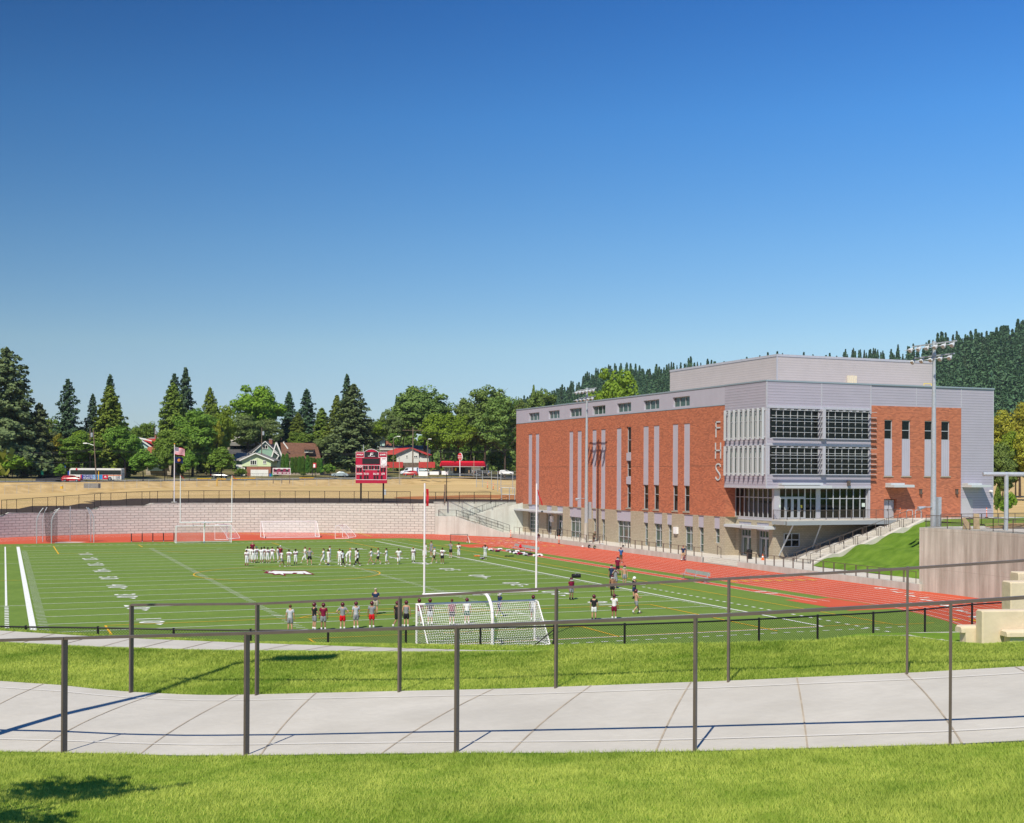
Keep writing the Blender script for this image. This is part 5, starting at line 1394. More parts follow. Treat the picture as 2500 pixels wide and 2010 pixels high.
for i, u in enumerate((2220, 2241)):
 p = PY(u, 1266, 39.6); t = thing('bike_rack', ['grey hoop bicycle rack by the brick wall, left of two', 'grey hoop bicycle rack by the brick wall, right of two'][i], 'bicycle rack', (p.x, p.y, 5.13), group='hoop bicycle racks')
 m_ = MB(); w2 = .42; pts = [(-w2, 0), (-w2, .8), (-w2 * .8, .95), (w2 * .8, .95), (w2, .8), (w2, 0)]; m_.path([(p.x + a, p.y, 5.13 + b) for a, b in pts], .045, 8); m_.build('hoop', M['galv'], t)
# ================================================================== goals
def net_quad(name, pts, m_, parent, sag=0.0, n=10):
 a, b, c, d = [Vector(p) for p in pts]; mb = MB(); vs = []
 nrm = (b - a).cross(d - a).normalized()
 for j in range(n + 1):
  for i in range(n + 1):
   s, t_ = i / n, j / n; p = (a * (1 - s) + b * s) * (1 - t_) + (d * (1 - s) + c * s) * t_
   p = p - nrm * sag * 16 * s * (1 - s) * t_ * (1 - t_) * (1 + .25 * math.sin(9 * s)) - Vector((0, 0, 1)) * .1 * sag * math.sin(3.1 * s) * t_
   vs.append(p)
 fs = [(j * (n + 1) + i, j * (n + 1) + i + 1, (j + 1) * (n + 1) + i + 1, (j + 1) * (n + 1) + i) for j in range(n) for i in range(n)]
 mb.add(vs, fs); return mb.build(name, M[m_], parent, smooth=True)
def soccer_goal(x0, x1, y, back, label, h=2.44, r=.06, top=.8, depth=2.3, wheels=True, group=None):
 """back = +1 / -1: direction of the net along y"""
 t = thing('soccer_goal', label, 'soccer goal', ((x0 + x1) / 2, y, 0), group=group)
 for x in (x0, x1): m_ = MB(); m_.tube((x, y, 0), (x, y, h), r, None, 10); m_.build('post', M['white'], t)
 m_ = MB(); m_.tube((x0 - r, y, h), (x1 + r, y, h), r, None, 10); m_.build('crossbar', M['white'], t)
 yb, yt = y + back * depth, y + back * top
 m_ = MB()
 for x in (x0, x1): m_.tube((x, y, h), (x, yt, h - .03), r * .6, None, 8); m_.tube((x, yt, h - .03), (x, yb, .06), r * .6, None, 8); m_.tube((x, y, .06), (x, yb, .06), r * .6, None, 8)
 m_.tube((x0, yb, .06), (x1, yb, .06), r * .6, None, 8); m_.build('back_frame', M['white'], t)
 if top > .1: net_quad('net', [(x0, y, h), (x1, y, h), (x1, yt, h - .03), (x0, yt, h - .03)], 'net_xy', t)
 net_quad('net', [(x0, yb, .05), (x1, yb, .05), (x1, yt, h - .03), (x0, yt, h - .03)], 'net_xz', t, .18 * back)
 for x in (x0, x1): net_quad('net', [(x, y, .05), (x, yb, .05), (x, yt, h - .03), (x, y, h)], 'net_yz', t)
 if wheels:
  for x in (x0, x1):
   for yy in (y, yb): m_ = MB(); m_.tube((x + .1, yy + back * .2, .13), (x + .18, yy + back * .2, .13), .13, None, 10); m_.build('wheel', M['black'], t)
 return t
def gridiron_goal(y, side, label, zt=9.6, base_u=None):
 """side = direction from the bar to its gooseneck foot"""
 x0, x1 = 20.83, 27.94; xm = 24.39
 t = thing('goalpost', label, 'goalpost', (xm, y + side * 1.8, 0))
 for x in (x0, x1): m_ = MB(); m_.tube((x, y, 3.05), (x, y, zt), .062, .05, 12); m_.build('upright', M['white'], t)
 m_ = MB(); m_.tube((x0 - .1, y, 3.05), (x1 + .1, y, 3.05), .075, None, 12); m_.build('crossbar', M['white'], t)
 pts = [Vector((xm, y + side * (1.9), 0)), Vector((xm, y + side * 1.9, 1.7))] + [Vector((xm, y + side * (.55 + 1.35 * math.cos(R(a))), 1.7 + 1.35 * math.sin(R(a)))) for a in range(15, 91, 15)] + [Vector((xm, y, 3.05))]
 m_ = MB();
 for a, b in zip(pts[:-1], pts[1:]): m_.tube(a, b, .095, None, 12)
 m_.build('gooseneck', M['white'], t, smooth=False)
 m_ = MB(); m_.box(xm - .55, xm + .55, y - .09, y + .11, 2.93, 3.0); m_.build('bracket', M['galv'], t)
 return t
gn = gridiron_goal(-9.3, -1, 'white football goalpost at the near end with a long red ribbon on each upright', 9.55)
def ribbon(parent, p, pts, w=.16):
 m_ = MB(); P_ = [Vector(p) + Vector(q) for q in pts]
 for i, (a, b) in enumerate(zip(P_[:-1], P_[1:])):
  s = Vector((0, .5 * w, .35 * w)) if 0 else Vector((w * .5, 0, 0)); m_.quad(a - s, a + s, b + s, b - s)
 m_.build('ribbon', M['red'], parent)
zt0 = PY(1029, 1194, -9.3).z
ribbon(gn, (20.83 + .14, -9.35, zt0), [(0, 0, 0), (.04, .05, -.35), (.0, -.03, -.7), (.03, .05, -1.0)], .15)
ribbon(gn, (27.94 + .05, -9.35, zt0 - .05), [(0, 0, 0), (.1, .05, -.35), (.22, 0, -.65), (.32, .03, -.95)], .07)
gf_ = gridiron_goal(100.7, 1, 'white football goalpost at the far end of the field with small red ribbons', 9.6)
ribbon(gf_, (20.83, 100.6, 9.6), [(0, 0, 0), (.25, .05, -.25), (.5, 0, -.5)], .08); ribbon(gf_, (27.94, 100.6, 9.6), [(0, 0, 0), (.3, .05, -.3), (.6, 0, -.6)], .10)
soccer_goal(20.50, 28.02, -8.9, -1, 'large white soccer goal right behind the near goalpost, its net towards us', top=.5, depth=2.35)
soccer_goal(20.6, 28.3, 103.2, 1, 'white soccer goal below the far goalpost', top=.6, depth=1.6, wheels=False)
soccer_goal(35.0, 43.6, 116.4, -1, 'white wheeled soccer goal standing alone on the red surface behind the field', top=.9, depth=3.0)
def small_goal(x0, x1, y, dep, label):
 t = thing('small_goal', label, 'small goal', ((x0 + x1) / 2, y, 0)); h = 1.9
 m_ = MB()
 pr_ = [(0, 0), (0, h), (.5, h), (1.25, h * .55), (dep, .15), (dep, 0), (0, 0)]
 s = 1
 for yy in (y, y + 3.4): m_.path([(x0 + a * s, yy, b + .04) for a, b in pr_], .04, 6)
 m_.tube((x0, y, h), (x0, y + 3.4, h), .04); m_.tube((x0 + dep, y, .04), (x0 + dep, y + 3.4, .04), .04); m_.build('frame', M['white'], t)
 net_quad('net', [(x0 + dep, y, .1), (x0 + dep, y + 3.4, .1), (x0 + .5, y + 3.4, h), (x0 + .5, y, h)], 'net_yz', t)
 return t
def small_goal2(P0_, P1_, label, h=1.9, bk=(0, 1), dep=1.9, topd=.5):
 """frame from ground point P0 to P1 (mouth), back leaning away along bk"""
 t = thing('small_goal', label, 'small goal', (P0_[0], P0_[1], 0)); a, b = Vector((*P0_, 0)), Vector((*P1_, 0)); k = Vector((*bk, 0)); Z = Vector((0, 0, 1))
 m_ = MB()
 for p in (a, b): m_.path([p, p + Z * h, p + Z * h + k * topd, p + Z * h * .45 + k * dep * .75, p + k * dep + Z * .25, p + k * dep, p], .045, 6)
 m_.tube(a + Z * h, b + Z * h, .045); m_.tube(a + k * dep + Z * .04, b + k * dep + Z * .04, .045); m_.build('frame', M['white'], t)
 net_quad('net', [a + k * dep, b + k * dep, b + Z * h + k * topd, a + Z * h + k * topd], 'net_xz', t)
small_goal2((27.2, 111.2), (29.4, 114.0), 'small white frame goal with slanted back behind the far soccer goal', 2.2, (1.0, -.1), 1.9)
small_goal2((45.2, 110.0), (47.2, 113.4), 'small white goal with curved back alone on the red surface', 1.9, (1.0, -.25), 2.0)
t = thing('throwing_cage', 'discus cage of curved aluminium poles with black netting on the left', 'throwing cage', (6.5, 111, 0))
cp = [(2.3, 108.6, .75), (3.2, 112.4, .5), (4.2, 107.3, .9), (7.0, 114.7, 0), (9.7, 112.2, -.55), (9.9, 108.7, -.7)]
for x, y, ln in cp:
 m_ = MB(); pts = [Vector((x, y, 0)), Vector((x, y, 3.0)), Vector((x + ln * .15, y, 3.7)), Vector((x + ln * .55, y, 4.35)), Vector((x + ln * 1.15, y, 4.95))]
 m_.path(pts, .065, 8); m_.build('pole', M['alu'], t)
m_ = MB(); m_.quad((3.6, 112.2, .1), (4.2, 109.0, .1), (4.3, 109.0, 4.2), (3.3, 112.2, 4.6)); m_.quad((4.2, 109, .1), (5.0, 107.8, .1), (5.0, 107.8, 4.3), (4.3, 109, 4.2)); m_.quad((9.3, 112.0, .1), (9.2, 109.5, .1), (9.2, 109.5, 4.2), (9.0, 112.0, 4.4)); m_.build('netting', M['net_b'], t)
m_ = MB(); m_.quad((3.6, 112.2, .1), (7, 114.2, .1), (7, 114.2, 4.4), (3.3, 112.2, 4.4)); m_.quad((7, 114.2, .1), (9.3, 112.0, .1), (9.0, 112.0, 4.4), (7, 114.2, 4.4)); m_.build('netting', net_mat('thin_cage_net', (.05, .05, .05), 'xz', .05, .0035), t)
mb = MB(); mb.add([(4.6, 108.2, .02), (8.1, 108.6, .02), (9.0, 110.2, .02), (6.5, 111.6, .02), (4.9, 110.6, .02)], [tuple(range(5))]); setp(mb.build('throwing_pad', M['walk']), kind='structure')
g0, g1 = G(320, 1324), G(424, 1322)
t = thing('rolling_frame', 'low black wheeled steel rack on the red surface, left of the far goal', 'rack', (g0.x, g0.y, 0))
m_ = MB(); m_.beam(g0 + Vector((0, 0, .12)), g1 + Vector((0, 0, .12)), .08, .06)
for k in range(5): p = g0 + (g1 - g0) * k / 4; m_.beam(p, p + Vector((0, 0, 1.25)), .12, .12)
m_.build('frame', M['black'], t)
for k in range(5): p = g0 + (g1 - g0) * k / 4; m_ = MB(); m_.tube(p + Vector((0, -.1, .07)), p + Vector((0, -.16, .07)), .07); m_.build('wheel', M['galv'], t)
g0, g1 = G(1099, 1326), G(1141, 1326)
t = thing('rebound_frame', 'thin black frame with wheels standing by the far jump pad', 'training frame', (g0.x, g0.y, 0)); m_ = MB()
m_.path([g0, g0 + Vector((0, 0, 1.25)), g1 + Vector((0, 0, 1.25)), g1], .035, 6); m_.build('frame', M['black'], t)
m_ = MB(); m_.tube(g1 + Vector((.1, -.4, .12)), g1 + Vector((.2, -.4, .12)), .13); m_.tube(g1 + Vector((.0, .3, .1)), g1 + Vector((.1, .3, .1)), .12); m_.path([g1 + Vector((0, 0, 1)), g1 + Vector((.2, -.4, .1))], .03); m_.build('wheel', M['white'], t)
m_ = MB(); m_.quad(g0, g1, g1 + Vector((0, 0, 1.2)), g0 + Vector((0, 0, 1.2))); m_.build('net', M['chain_far'], t)
def bench(p0, p1, label):
 p0, p1 = Vector((*p0, 0)), Vector((*p1, 0)); d = (p1 - p0).normalized(); n = Vector((d.y, -d.x, 0))
 if n.x < 0: n = -n
 t = thing('team_bench', label, 'bench', tuple((p0 + p1) / 2)); Z = Vector((0, 0, 1))
 m_ = MB(); m_.beam(p0 + Z * .45, p1 + Z * .45, .30, .04); m_.build('seat', M['alu'], t)
 m_ = MB(); m_.beam(p0 + Z * .80 + n * .28 + d * .5, p1 + Z * .80 + n * .28 - d * .1, .04, .34); m_.build('backrest', M['alu'], t)
 L = (p1 - p0).length; k = max(2, round(L / 2.3))
 for i in range(k + 1):
  q = p0 + d * (.4 + (L - .8) * i / k); m_ = MB(); m_.beam(q + Z * .43, q + Z * .05 + n * .05, .06, .06); m_.beam(q - n * .25 + Z * .03, q + n * .35 + Z * .03, .07, .05); m_.beam(q + n * .1 + Z * .4, q + n * .28 + Z * .95, .05, .04); m_.build('leg', M['galv'], t)
b0, b1 = G(1250, 1343, .45), G(1312, 1353, .45)
bench((59.9, 73.9), (59.4, 64.3), 'long aluminium team bench on the far part of the runway with gear heaped before it')
bench((59.3, 28.2), (58.9, 22.6), 'aluminium team bench with back standing empty on the runway')
# ================================================================== VEGETATION
def quads_mesh(name, pos, nrm, size, mat_, rect=1.0, rs=None, pts=4):
 """many small leaf faces: pos (n,3), nrm (n,3) unit-ish, size (n,)"""
 rs = rs or rng; n = len(pos)
 nrm = nrm / (np.linalg.norm(nrm, axis=1, keepdims=True) + 1e-9)
 t = rs.normal(size=(n, 3)); t -= nrm * (t * nrm).sum(1, keepdims=True); t /= (np.linalg.norm(t, axis=1, keepdims=True) + 1e-9)
 b = np.cross(nrm, t); s = size[:, None] * .5
 if pts == 4: co = np.stack([pos - t * s * rect - b * s * .45, pos + t * s * .1 - b * s, pos + t * s * rect, pos - t * s * .1 + b * s], 1).reshape(-1, 3)
 else: co = np.stack([pos - b * s, pos + b * s, pos + t * s * 2 * rect], 1).reshape(-1, 3)
 return np_mesh(name, co, pts, np.arange(n * pts), mat_)
def conifer_mesh(name, H, Rb, n, mat_, seed, leaf=.5, droop=.25, ragged=.35, base=.08, top_pow=1.0, levels=26):
 """crown of many separate drooping boughs at uneven heights"""
 rs = np.random.default_rng(seed); P_, N_, Z_ = [], [], []
 nb = levels * 9; ph = rs.random(4) * 6.28
 for i in range(nb):
  f = (i + rs.random()) / nb; f = f ** 1.12
  a = i * 2.399963 + rs.normal() * .3
  z = H * (base + (1 - base) * f)
  prof = (1 - f) ** top_pow * min(1.0, .55 + f * 6)
  lobes = 1 + .18 * math.sin(2 * a + ph[0] + f * 5) + .12 * math.sin(3 * a + ph[1] - f * 9)
  ln = Rb * prof * lobes * (1 - ragged * rs.random()) + .22
  if rs.random() < .06: ln *= 1.25
  m = max(5, int(n / nb * (.35 + 1.5 * ln / Rb)))
  t = rs.random(m) ** .65
  w = (.10 + .36 * t * (1.05 - t) * 1.8) * ln * .62 + .06
  ox = rs.normal(size=m) * w * .6
  zz = z - droop * ln * t + .35 * droop * ln * t * t + rs.normal(size=m) * (.10 + .035 * ln) - np.abs(ox) * .22
  px = np.cos(a) * ln * t - np.sin(a) * ox; py = np.sin(a) * ln * t + np.cos(a) * ox
  P_.append(np.stack([px, py, zz], 1))
  N_.append(np.stack([np.cos(a) * .65 + rs.normal(size=m) * .45, np.sin(a) * .65 + rs.normal(size=m) * .45, .6 + rs.normal(size=m) * .4], 1))
 P_ = np.concatenate(P_); N_ = np.concatenate(N_); sz = leaf * (.6 + .7 * rs.random(len(P_))) * (1 - .40 * np.clip(P_[:, 2] / H, 0, 1))
 tipn = 34; q = rs.random(tipn); tp_ = np.stack([rs.normal(size=tipn) * .25 * q, rs.normal(size=tipn) * .25 * q, H * (1 - .07 * q)], 1)
 P_ = np.concatenate([P_, tp_]); N_ = np.concatenate([N_, rs.normal(size=(tipn, 3))]); sz = np.concatenate([sz, np.full(tipn, leaf * .5)])
 return quads_mesh(name, P_, N_, sz, mat_, 1.15, rs)
def blob_mesh(name, H, W, n, mat_, seed, leaf=.5, clumps=60, base=.25, flat=1.0, gap=.0, shape='round'):
 """broadleaf crown built of many leaf clumps spread through an uneven volume"""
 rs = np.random.default_rng(seed); P_, N_ = [], []
 hc = H * (1 - base) / 2; zc = H * base + hc
 main = [(0, 0, 0, 1.0)] + [(rs.normal() * .35, rs.normal() * .35, rs.normal() * .35, .55 + .25 * rs.random()) for _ in range(7)]
 per = n // clumps
 for c in range(clumps):
  mx, my, mz, mr = main[rs.integers(len(main))]
  d = rs.normal(size=3); d /= np.linalg.norm(d); rr = mr * (.55 + .5 * rs.random() ** .6)
  p = np.array([mx, my, mz]) * .55 + d * rr * .72
  if shape == 'cone': k = np.clip((1 - (p[2] + 1) / 2) * 1.15 + .08, .08, 1.1); p[0] *= k; p[1] *= k
  if p[2] < -.85: p[2] = -.85 + .2 * rs.random()
  ctr = np.array([p[0] * W / 2, p[1] * W / 2, zc + p[2] * hc * flat])
  cr_ = W * (.075 + .075 * rs.random())
  q = rs.normal(size=(per, 3)); q /= np.linalg.norm(q, axis=1, keepdims=True); q2 = q * (.55 + .45 * rs.random((per, 1)) ** .5)
  q2[:, 2] = np.where(q2[:, 2] < 0, q2[:, 2] * .45, q2[:, 2] * .8)
  P_.append(ctr + q2 * cr_); N_.append(q + np.array([0, 0, .55]) + rs.normal(size=(per, 3)) * .45)
 P_ = np.concatenate(P_); N_ = np.concatenate(N_); sz = leaf * (.55 + .8 * rs.random(len(P_)))
 return quads_mesh(name, P_, N_, sz, mat_, 1.0, rs)
def trunk_mb(H, r, seed, limbs=7, spread=.35, top=.75, start=.22):
 rnd = random.Random(seed); m_ = MB(); pts = [Vector((0, 0, -.3))]; x = y = 0
 for k in range(1, 7): x += rnd.gauss(0, .02) * H * .3; y += rnd.gauss(0, .02) * H * .3; pts.append(Vector((x, y, H * top * k / 6)))
 for k in range(6): m_.tube(pts[k], pts[k + 1], r * (1 - .85 * k / 6), r * (1 - .85 * (k + 1) / 6), 9)
 for j in range(limbs):
  t = start + (top - start) * (j + .5) / limbs; i = min(5, int(t / top * 6)); p = pts[i].lerp(pts[i + 1], t / top * 6 - i); a = rnd.random() * 6.28 if limbs > 1 else 0
  L = H * spread * (1 - .45 * t); q = p + Vector((math.cos(a) * L * .55, math.sin(a) * L * .55, L * .45)); q2 = q + Vector((math.cos(a + rnd.gauss(0, .4)) * L * .45, math.sin(a + rnd.gauss(0, .4)) * L * .45, L * .35))
  rr = r * (1 - .8 * t) * .55; m_.tube(p, q, rr, rr * .65, 7); m_.tube(q, q2, rr * .65, rr * .2, 6)
 return m_
M['l_fir'] = leaf_mat('dark_fir_needles', (0.025, 0.060, 0.030), (0.100, 0.175, 0.078), .12)
M['l_cedar'] = leaf_mat('olive_cedar_foliage', (0.060, 0.090, 0.034), (0.200, 0.256, 0.099), .15)
M['l_cypress'] = leaf_mat('yellow_green_cedar', (0.088, 0.156, 0.018), (0.269, 0.362, 0.051), .2)
M['l_maple'] = leaf_mat('mid_green_leaves', (0.068, 0.142, 0.017), (0.236, 0.365, 0.046), .3)
M['l_bright'] = leaf_mat('bright_green_leaves', (0.099, 0.208, 0.016), (0.329, 0.470, 0.043), .35)
M['l_willow'] = leaf_mat('grey_green_willow_leaves', (0.114, 0.182, 0.044), (0.261, 0.352, 0.112), .3)
M['l_yellow'] = leaf_mat('yellowing_leaves', (0.193, 0.231, 0.023), (0.520, 0.482, 0.057), .35)
M['l_hedge'] = leaf_mat('upright_arborvitae', (0.042, 0.130, 0.017), (0.137, 0.263, 0.030), .2)
M['l_oak'] = leaf_mat('dull_green_tree_leaves', (0.081, 0.142, 0.032), (0.236, 0.324, 0.070), .3)
PR = {}
def proto(key, crown, trunk_):
 PR[key] = (crown, trunk_)
def tree_at(key, u, vtop, d, wpx, vbase, label, name=None, cat='tree', group=None, rz=None, hmul=1.0):
 """tree whose foot is at depth d; height and width from its size in the picture"""
 crown, trunk_, H0, W0 = PR[key]
 zb = zof(u, vbase, d); zt = zof(u, vtop, d); H = max(1.0, zt - zb); Wd = wpx * d / FPX
 p = polar(u, d, zb)
 t = thing(name or KIND[key], label, cat, p, rz if rz is not None else rng.random() * 6.28, group=group, sc=(Wd / W0, Wd / W0, H / H0))
 c = bpy.data.objects.new('crown', crown); C.objects.link(c); c.parent = t
 k = bpy.data.objects.new('trunk', trunk_); C.objects.link(k); k.parent = t
 return t
KIND = {}
def mkconifer(key, kind, H, Rb, n, m_, seed, **kw):
 cm = conifer_mesh('crown', H, Rb, n, M[m_], seed, **kw); tm_ = trunk_mb(H, .3 * H / 20, seed, 0, top=.93).mesh('trunk', M['trunk']); PR[key] = (cm, tm_, H, 1.42 * Rb); KIND[key] = kind
def mkbroad(key, kind, H, W, n, m_, seed, tr=.35, limbs=9, **kw):
 cm = blob_mesh('crown', H, W, n, M[m_], seed, **kw); tm_ = trunk_mb(H, tr, seed, limbs).mesh('trunk', M['trunk']); PR[key] = (cm, tm_, H * .96, W * .80); KIND[key] = kind
mkconifer('firA', 'fir_tree', 24, 4.6, 9000, 'l_fir', 11, leaf=.62, droop=.30, ragged=.5, levels=24, top_pow=.72)
mkconifer('firB', 'fir_tree', 24, 5.2, 9000, 'l_fir', 12, leaf=.60, droop=.15, ragged=.6, levels=22, top_pow=.62)
mkconifer('spruce', 'spruce_tree', 24, 5.4, 16000, 'l_cedar', 13, leaf=.52, droop=.28, ragged=.35, levels=26, top_pow=.66)
mkconifer('cedar', 'cedar_tree', 26, 8.0, 22000, 'l_cedar', 14, leaf=.60, droop=.22, ragged=.55, levels=22, top_pow=.6)
mkconifer('cypress', 'cypress_tree', 22, 4.6, 18000, 'l_cypress', 15, leaf=.5, droop=.55, ragged=.25, levels=34, top_pow=.62, base=.03)
mkconifer('hedge', 'arborvitae', 5, .62, 3500, 'l_hedge', 16, leaf=.22, droop=-.6, ragged=.12, levels=24, top_pow=.42, base=.01)
mkbroad('mapleA', 'maple_tree', 18, 15, 16000, 'l_maple', 21, leaf=.55, clumps=130, base=.16)
mkbroad('mapleB', 'maple_tree', 18, 15, 16000, 'l_maple', 22, leaf=.55, clumps=120, base=.12)
mkbroad('bright', 'broadleaf_tree', 18, 17, 17000, 'l_bright', 23, leaf=.60, clumps=110, base=.22)
mkbroad('oakA', 'oak_tree', 20, 17, 22000, 'l_oak', 24, leaf=.55, clumps=150, base=.14)
mkbroad('oakB', 'oak_tree', 22, 14, 18000, 'l_oak', 25, leaf=.55, clumps=120, base=.24)
mkbroad('willow', 'willow_tree', 12, 12, 12000, 'l_willow', 26, leaf=.42, clumps=90, base=.05)
mkbroad('young', 'young_tree', 7, 6.5, 7000, 'l_maple', 27, leaf=.30, clumps=60, base=.25, tr=.10, shape='cone')
mkbroad('youngY', 'young_tree', 6, 7.5, 7000, 'l_bright', 28, leaf=.32, clumps=60, base=.30, tr=.10)
mkbroad('yellow', 'broadleaf_tree', 14, 12, 13000, 'l_yellow', 29, leaf=.42, clumps=90, base=.10)
mkbroad('bush', 'bush', 3, 4, 3000, 'l_maple', 30, leaf=.25, clumps=30, base=.0, tr=.05, limbs=3)
T = tree_at
T('cedar', 15, 850, 304, 185, 1172, 'tall ragged olive cedar at the far left edge, taller than everything near it')
T('cedar', 95, 985, 308, 100, 1170, 'dark spreading cedar just right of the tall edge cedar')
T('firB', 165, 926, 345, 78, 1150, 'dark fir behind the leaning utility poles on the left')
T('firA', 226, 962, 350, 50, 1150, 'thin ragged dark fir between the dark fir and the yellow-green cypress')
T('firA', 268, 915, 360, 62, 1150, 'dark fir tip rising directly behind the yellow-green cypress on the left')
T('cypress', 268, 940, 318, 92, 1158, 'big yellow-green pyramid cypress behind the bus')
T('mapleA', 305, 1030, 312, 90, 1160, 'rounded dark green tree in front of the pyramid cypress, right of it')
T('mapleB', 190, 1062, 312, 95, 1160, 'broad green tree behind the front of the bus, left of the cypress')
T('bright', 205, 1050, 330, 80, 1150, 'light green crown peeping above the tree behind the bus')
T('yellow', 135, 1062, 330, 75, 1150, 'yellowish tree on the left below the row of utility poles')
T('bright', 112, 1020, 360, 60, 1150, 'lime green tree seen between the two left conifers')
T('youngY', 30, 1112, 297, 92, 1178, 'small yellow-green street tree at the far left, in front of the cedar')
T('young', 147, 1133, 299, 40, 1176, 'small sparse street tree left of the red car')
T('young', 349, 1098, 302, 86, 1174, 'young cone-shaped street tree right of the bus')
T('young', 402, 1090, 306, 54, 1172, 'slim young street tree just left of the flagpole')
T('young', 462, 1100, 310, 50, 1170, 'young street tree in the shade right of the flagpole')
T('young', 541, 1092, 316, 82, 1170, 'rounded young street tree in front of the pale green bungalow')
T('firB', 425, 913, 385, 72, 1140, 'dark fir left of a twin fir, behind the light green cypress')
T('firB', 452, 898, 380, 66, 1140, 'taller dark twin fir above the green tree mass left of centre')
T('cypress', 422, 935, 350, 80, 1150, 'light green cypress standing in front of the twin dark firs')
T('mapleA', 352, 1022, 400, 70, 1140, 'distant round tree between the two cypresses')
T('mapleB', 470, 1000, 335, 120, 1160, 'wide mid-green tree in the mass behind the young street trees')
T('mapleA', 420, 1040, 328, 110, 1165, 'lower green tree directly behind the flagpole')
T('cypress', 512, 946, 360, 56, 1150, 'narrow olive conifer top poking out of the green mass')
T('bright', 540, 985, 350, 70, 1155, 'loose light green tree at the right end of the green mass')
T('mapleB', 515, 1015, 340, 90, 1160, 'dense green tree behind the young tree and the bungalow')
T('yellow', 530, 1030, 336, 30, 1110, 'orange-tinged treetop left of the craftsman house')
T('bright', 631, 938, 400, 122, 1110, 'big round bright green tree behind the craftsman houses')
T('willow', 605, 1008, 380, 90, 1095, 'grey-green weeping tree below the big bright tree')
T('willow', 650, 1020, 385, 70, 1095, 'second drooping grey-green tree behind the green gabled house')
T('firA', 705, 957, 410, 62, 1110, 'blue-green fir right of the big bright tree')
T('firA', 748, 950, 415, 62, 1110, 'open blue-green fir right of the first one, standing slightly taller')
T('cypress', 727, 1008, 400, 50, 1115, 'dull green conifer between the two blue-green firs')
T('cypress', 785, 996, 390, 62, 1125, 'rounded olive conifer left of the large spruce')
T('mapleA', 735, 1050, 385, 74, 1110, 'green shrubby tree behind the brown-roofed house')
T('willow', 790, 1062, 380, 60, 1110, 'pale dry-looking tree behind the brown roof, right end')
T('firA', 846, 914, 405, 56, 1110, 'dark fir tip rising behind the large grey-green spruce')
T('spruce', 862, 938, 362, 118, 1152, 'large grey-green spruce standing behind the scoreboard')
T('cypress', 822, 965, 385, 60, 1130, 'olive conifer at the left flank of the large spruce')
T('spruce', 893, 1040, 366, 70, 1148, 'low spreading skirt tree right of the spruce, behind the scoreboard')
T('mapleA', 925, 1018, 440, 66, 1090, 'distant small green tree right of the scoreboard')
T('bright', 940, 1028, 430, 60, 1090, 'distant bright green tree above the teal house')
T('firA', 967, 965, 520, 20, 1080, 'tiny pointed dark conifer left of the big dark oak')
T('willow', 962, 998, 410, 46, 1090, 'drooping green tree at the left flank of the big dark oak')
T('oakA', 1038, 937, 420, 148, 1108, 'very large dark round oak above the red-roofed white house')
T('oakA', 985, 975, 425, 70, 1100, 'oak crown filling the left shoulder of the big dark oak')
T('bush', 962, 1052, 385, 30, 1088, 'yellow-green bush right of the teal house')
T('bright', 1078, 1005, 392, 96, 1142, 'lighter green tree left of the red-roofed restaurant')
T('bright', 1120, 1010, 396, 80, 1135, 'light green tree behind the red-roofed restaurant')
T('oakB', 1185, 935, 402, 110, 1162, 'tall oak with bare trunk right of the restaurant roof')
T('oakB', 1232, 960, 392, 96, 1165, 'oak with dark trunk beside the left edge of the school')
T('oakA', 1150, 965, 420, 90, 1140, 'dull oak crown between the light tree and the tall oak')
T('hedge', 1168, 1103, 400, 13, 1130, 'small upright arborvitae behind the restaurant roof')
T('mapleB', 1218, 1100, 410, 60, 1160, 'shrubby green tree between the oak trunks')
T('oakA', 1268, 965, 410, 70, 1160, 'oak partly hidden behind the corner of the school')
T('oakB', 1330, 944, 420, 84, 1150, 'green tree top above the left end of the school roof')
T('cypress', 1302, 940, 450, 26, 1100, 'thin olive conifer tip left of the rooftop tree')
T('mapleA', 1290, 965, 430, 50, 1150, 'small round tree top at the left corner above the school roof')
T('bright', 1502, 896, 390, 122, 1160, 'large sunlit tree top above the school roof beside the light mast')
for i, (u, v, d, wp, vb, k, lb) in enumerate([
 (2440, 1008, 250, 90, 1210, 'yellow', 'yellow-green tree right of the school, tall and rounded'),
 (2490, 990, 262, 90, 1215, 'yellow', 'orange-tipped tree at the right edge above the field'),
 (2448, 1075, 215, 70, 1246, 'oakA', 'dark leafy tree close to the right side of the school'),
 (2480, 1050, 240, 90, 1228, 'bright', 'yellow-green hanging tree behind the pipe frame'),
 (2515, 1040, 235, 80, 1228, 'yellow', 'yellowing tree cut by the right edge of the view'),
 (2436, 1190, 150, 26, 1270, 'young', 'small sapling by the fence gate right of the school'),
 (2463, 1205, 140, 36, 1275, 'youngY', 'little yellow-green sapling behind the pipe frame post')]):
 T(k, u, v, d, wp, vb, lb)
fr_ = np.random.default_rng(77)
for i in range(62):
 u = -60 + i * 21.5 + fr_.normal() * 8; d = 440 + 70 * fr_.random() - (60 if u < 250 else 0)
 k = ['mapleA', 'oakA', 'bright', 'mapleB', 'cypress', 'oakB', 'firA'][fr_.integers(7)]
 T(k, u, 1018 + 62 * fr_.random() - (0 if k != 'firA' else 25), d, (48 if k in ('firA', 'cypress') else 66) * (.8 + .5 * fr_.random()), 1140, 'background tree in the row of backyard trees behind the houses', group='backyard trees behind the houses')
hts = [(691, 1113), (700, 1112), (713.5, 1121), (722, 1120), (731, 1119), (739, 1118), (751, 1117), (759, 1121), (766.5, 1122), (776, 1123), (783, 1123)]
names_ = ['leftmost', 'second', 'third', 'fourth', 'fifth', 'sixth', 'seventh', 'eighth', 'ninth', 'tenth', 'rightmost']
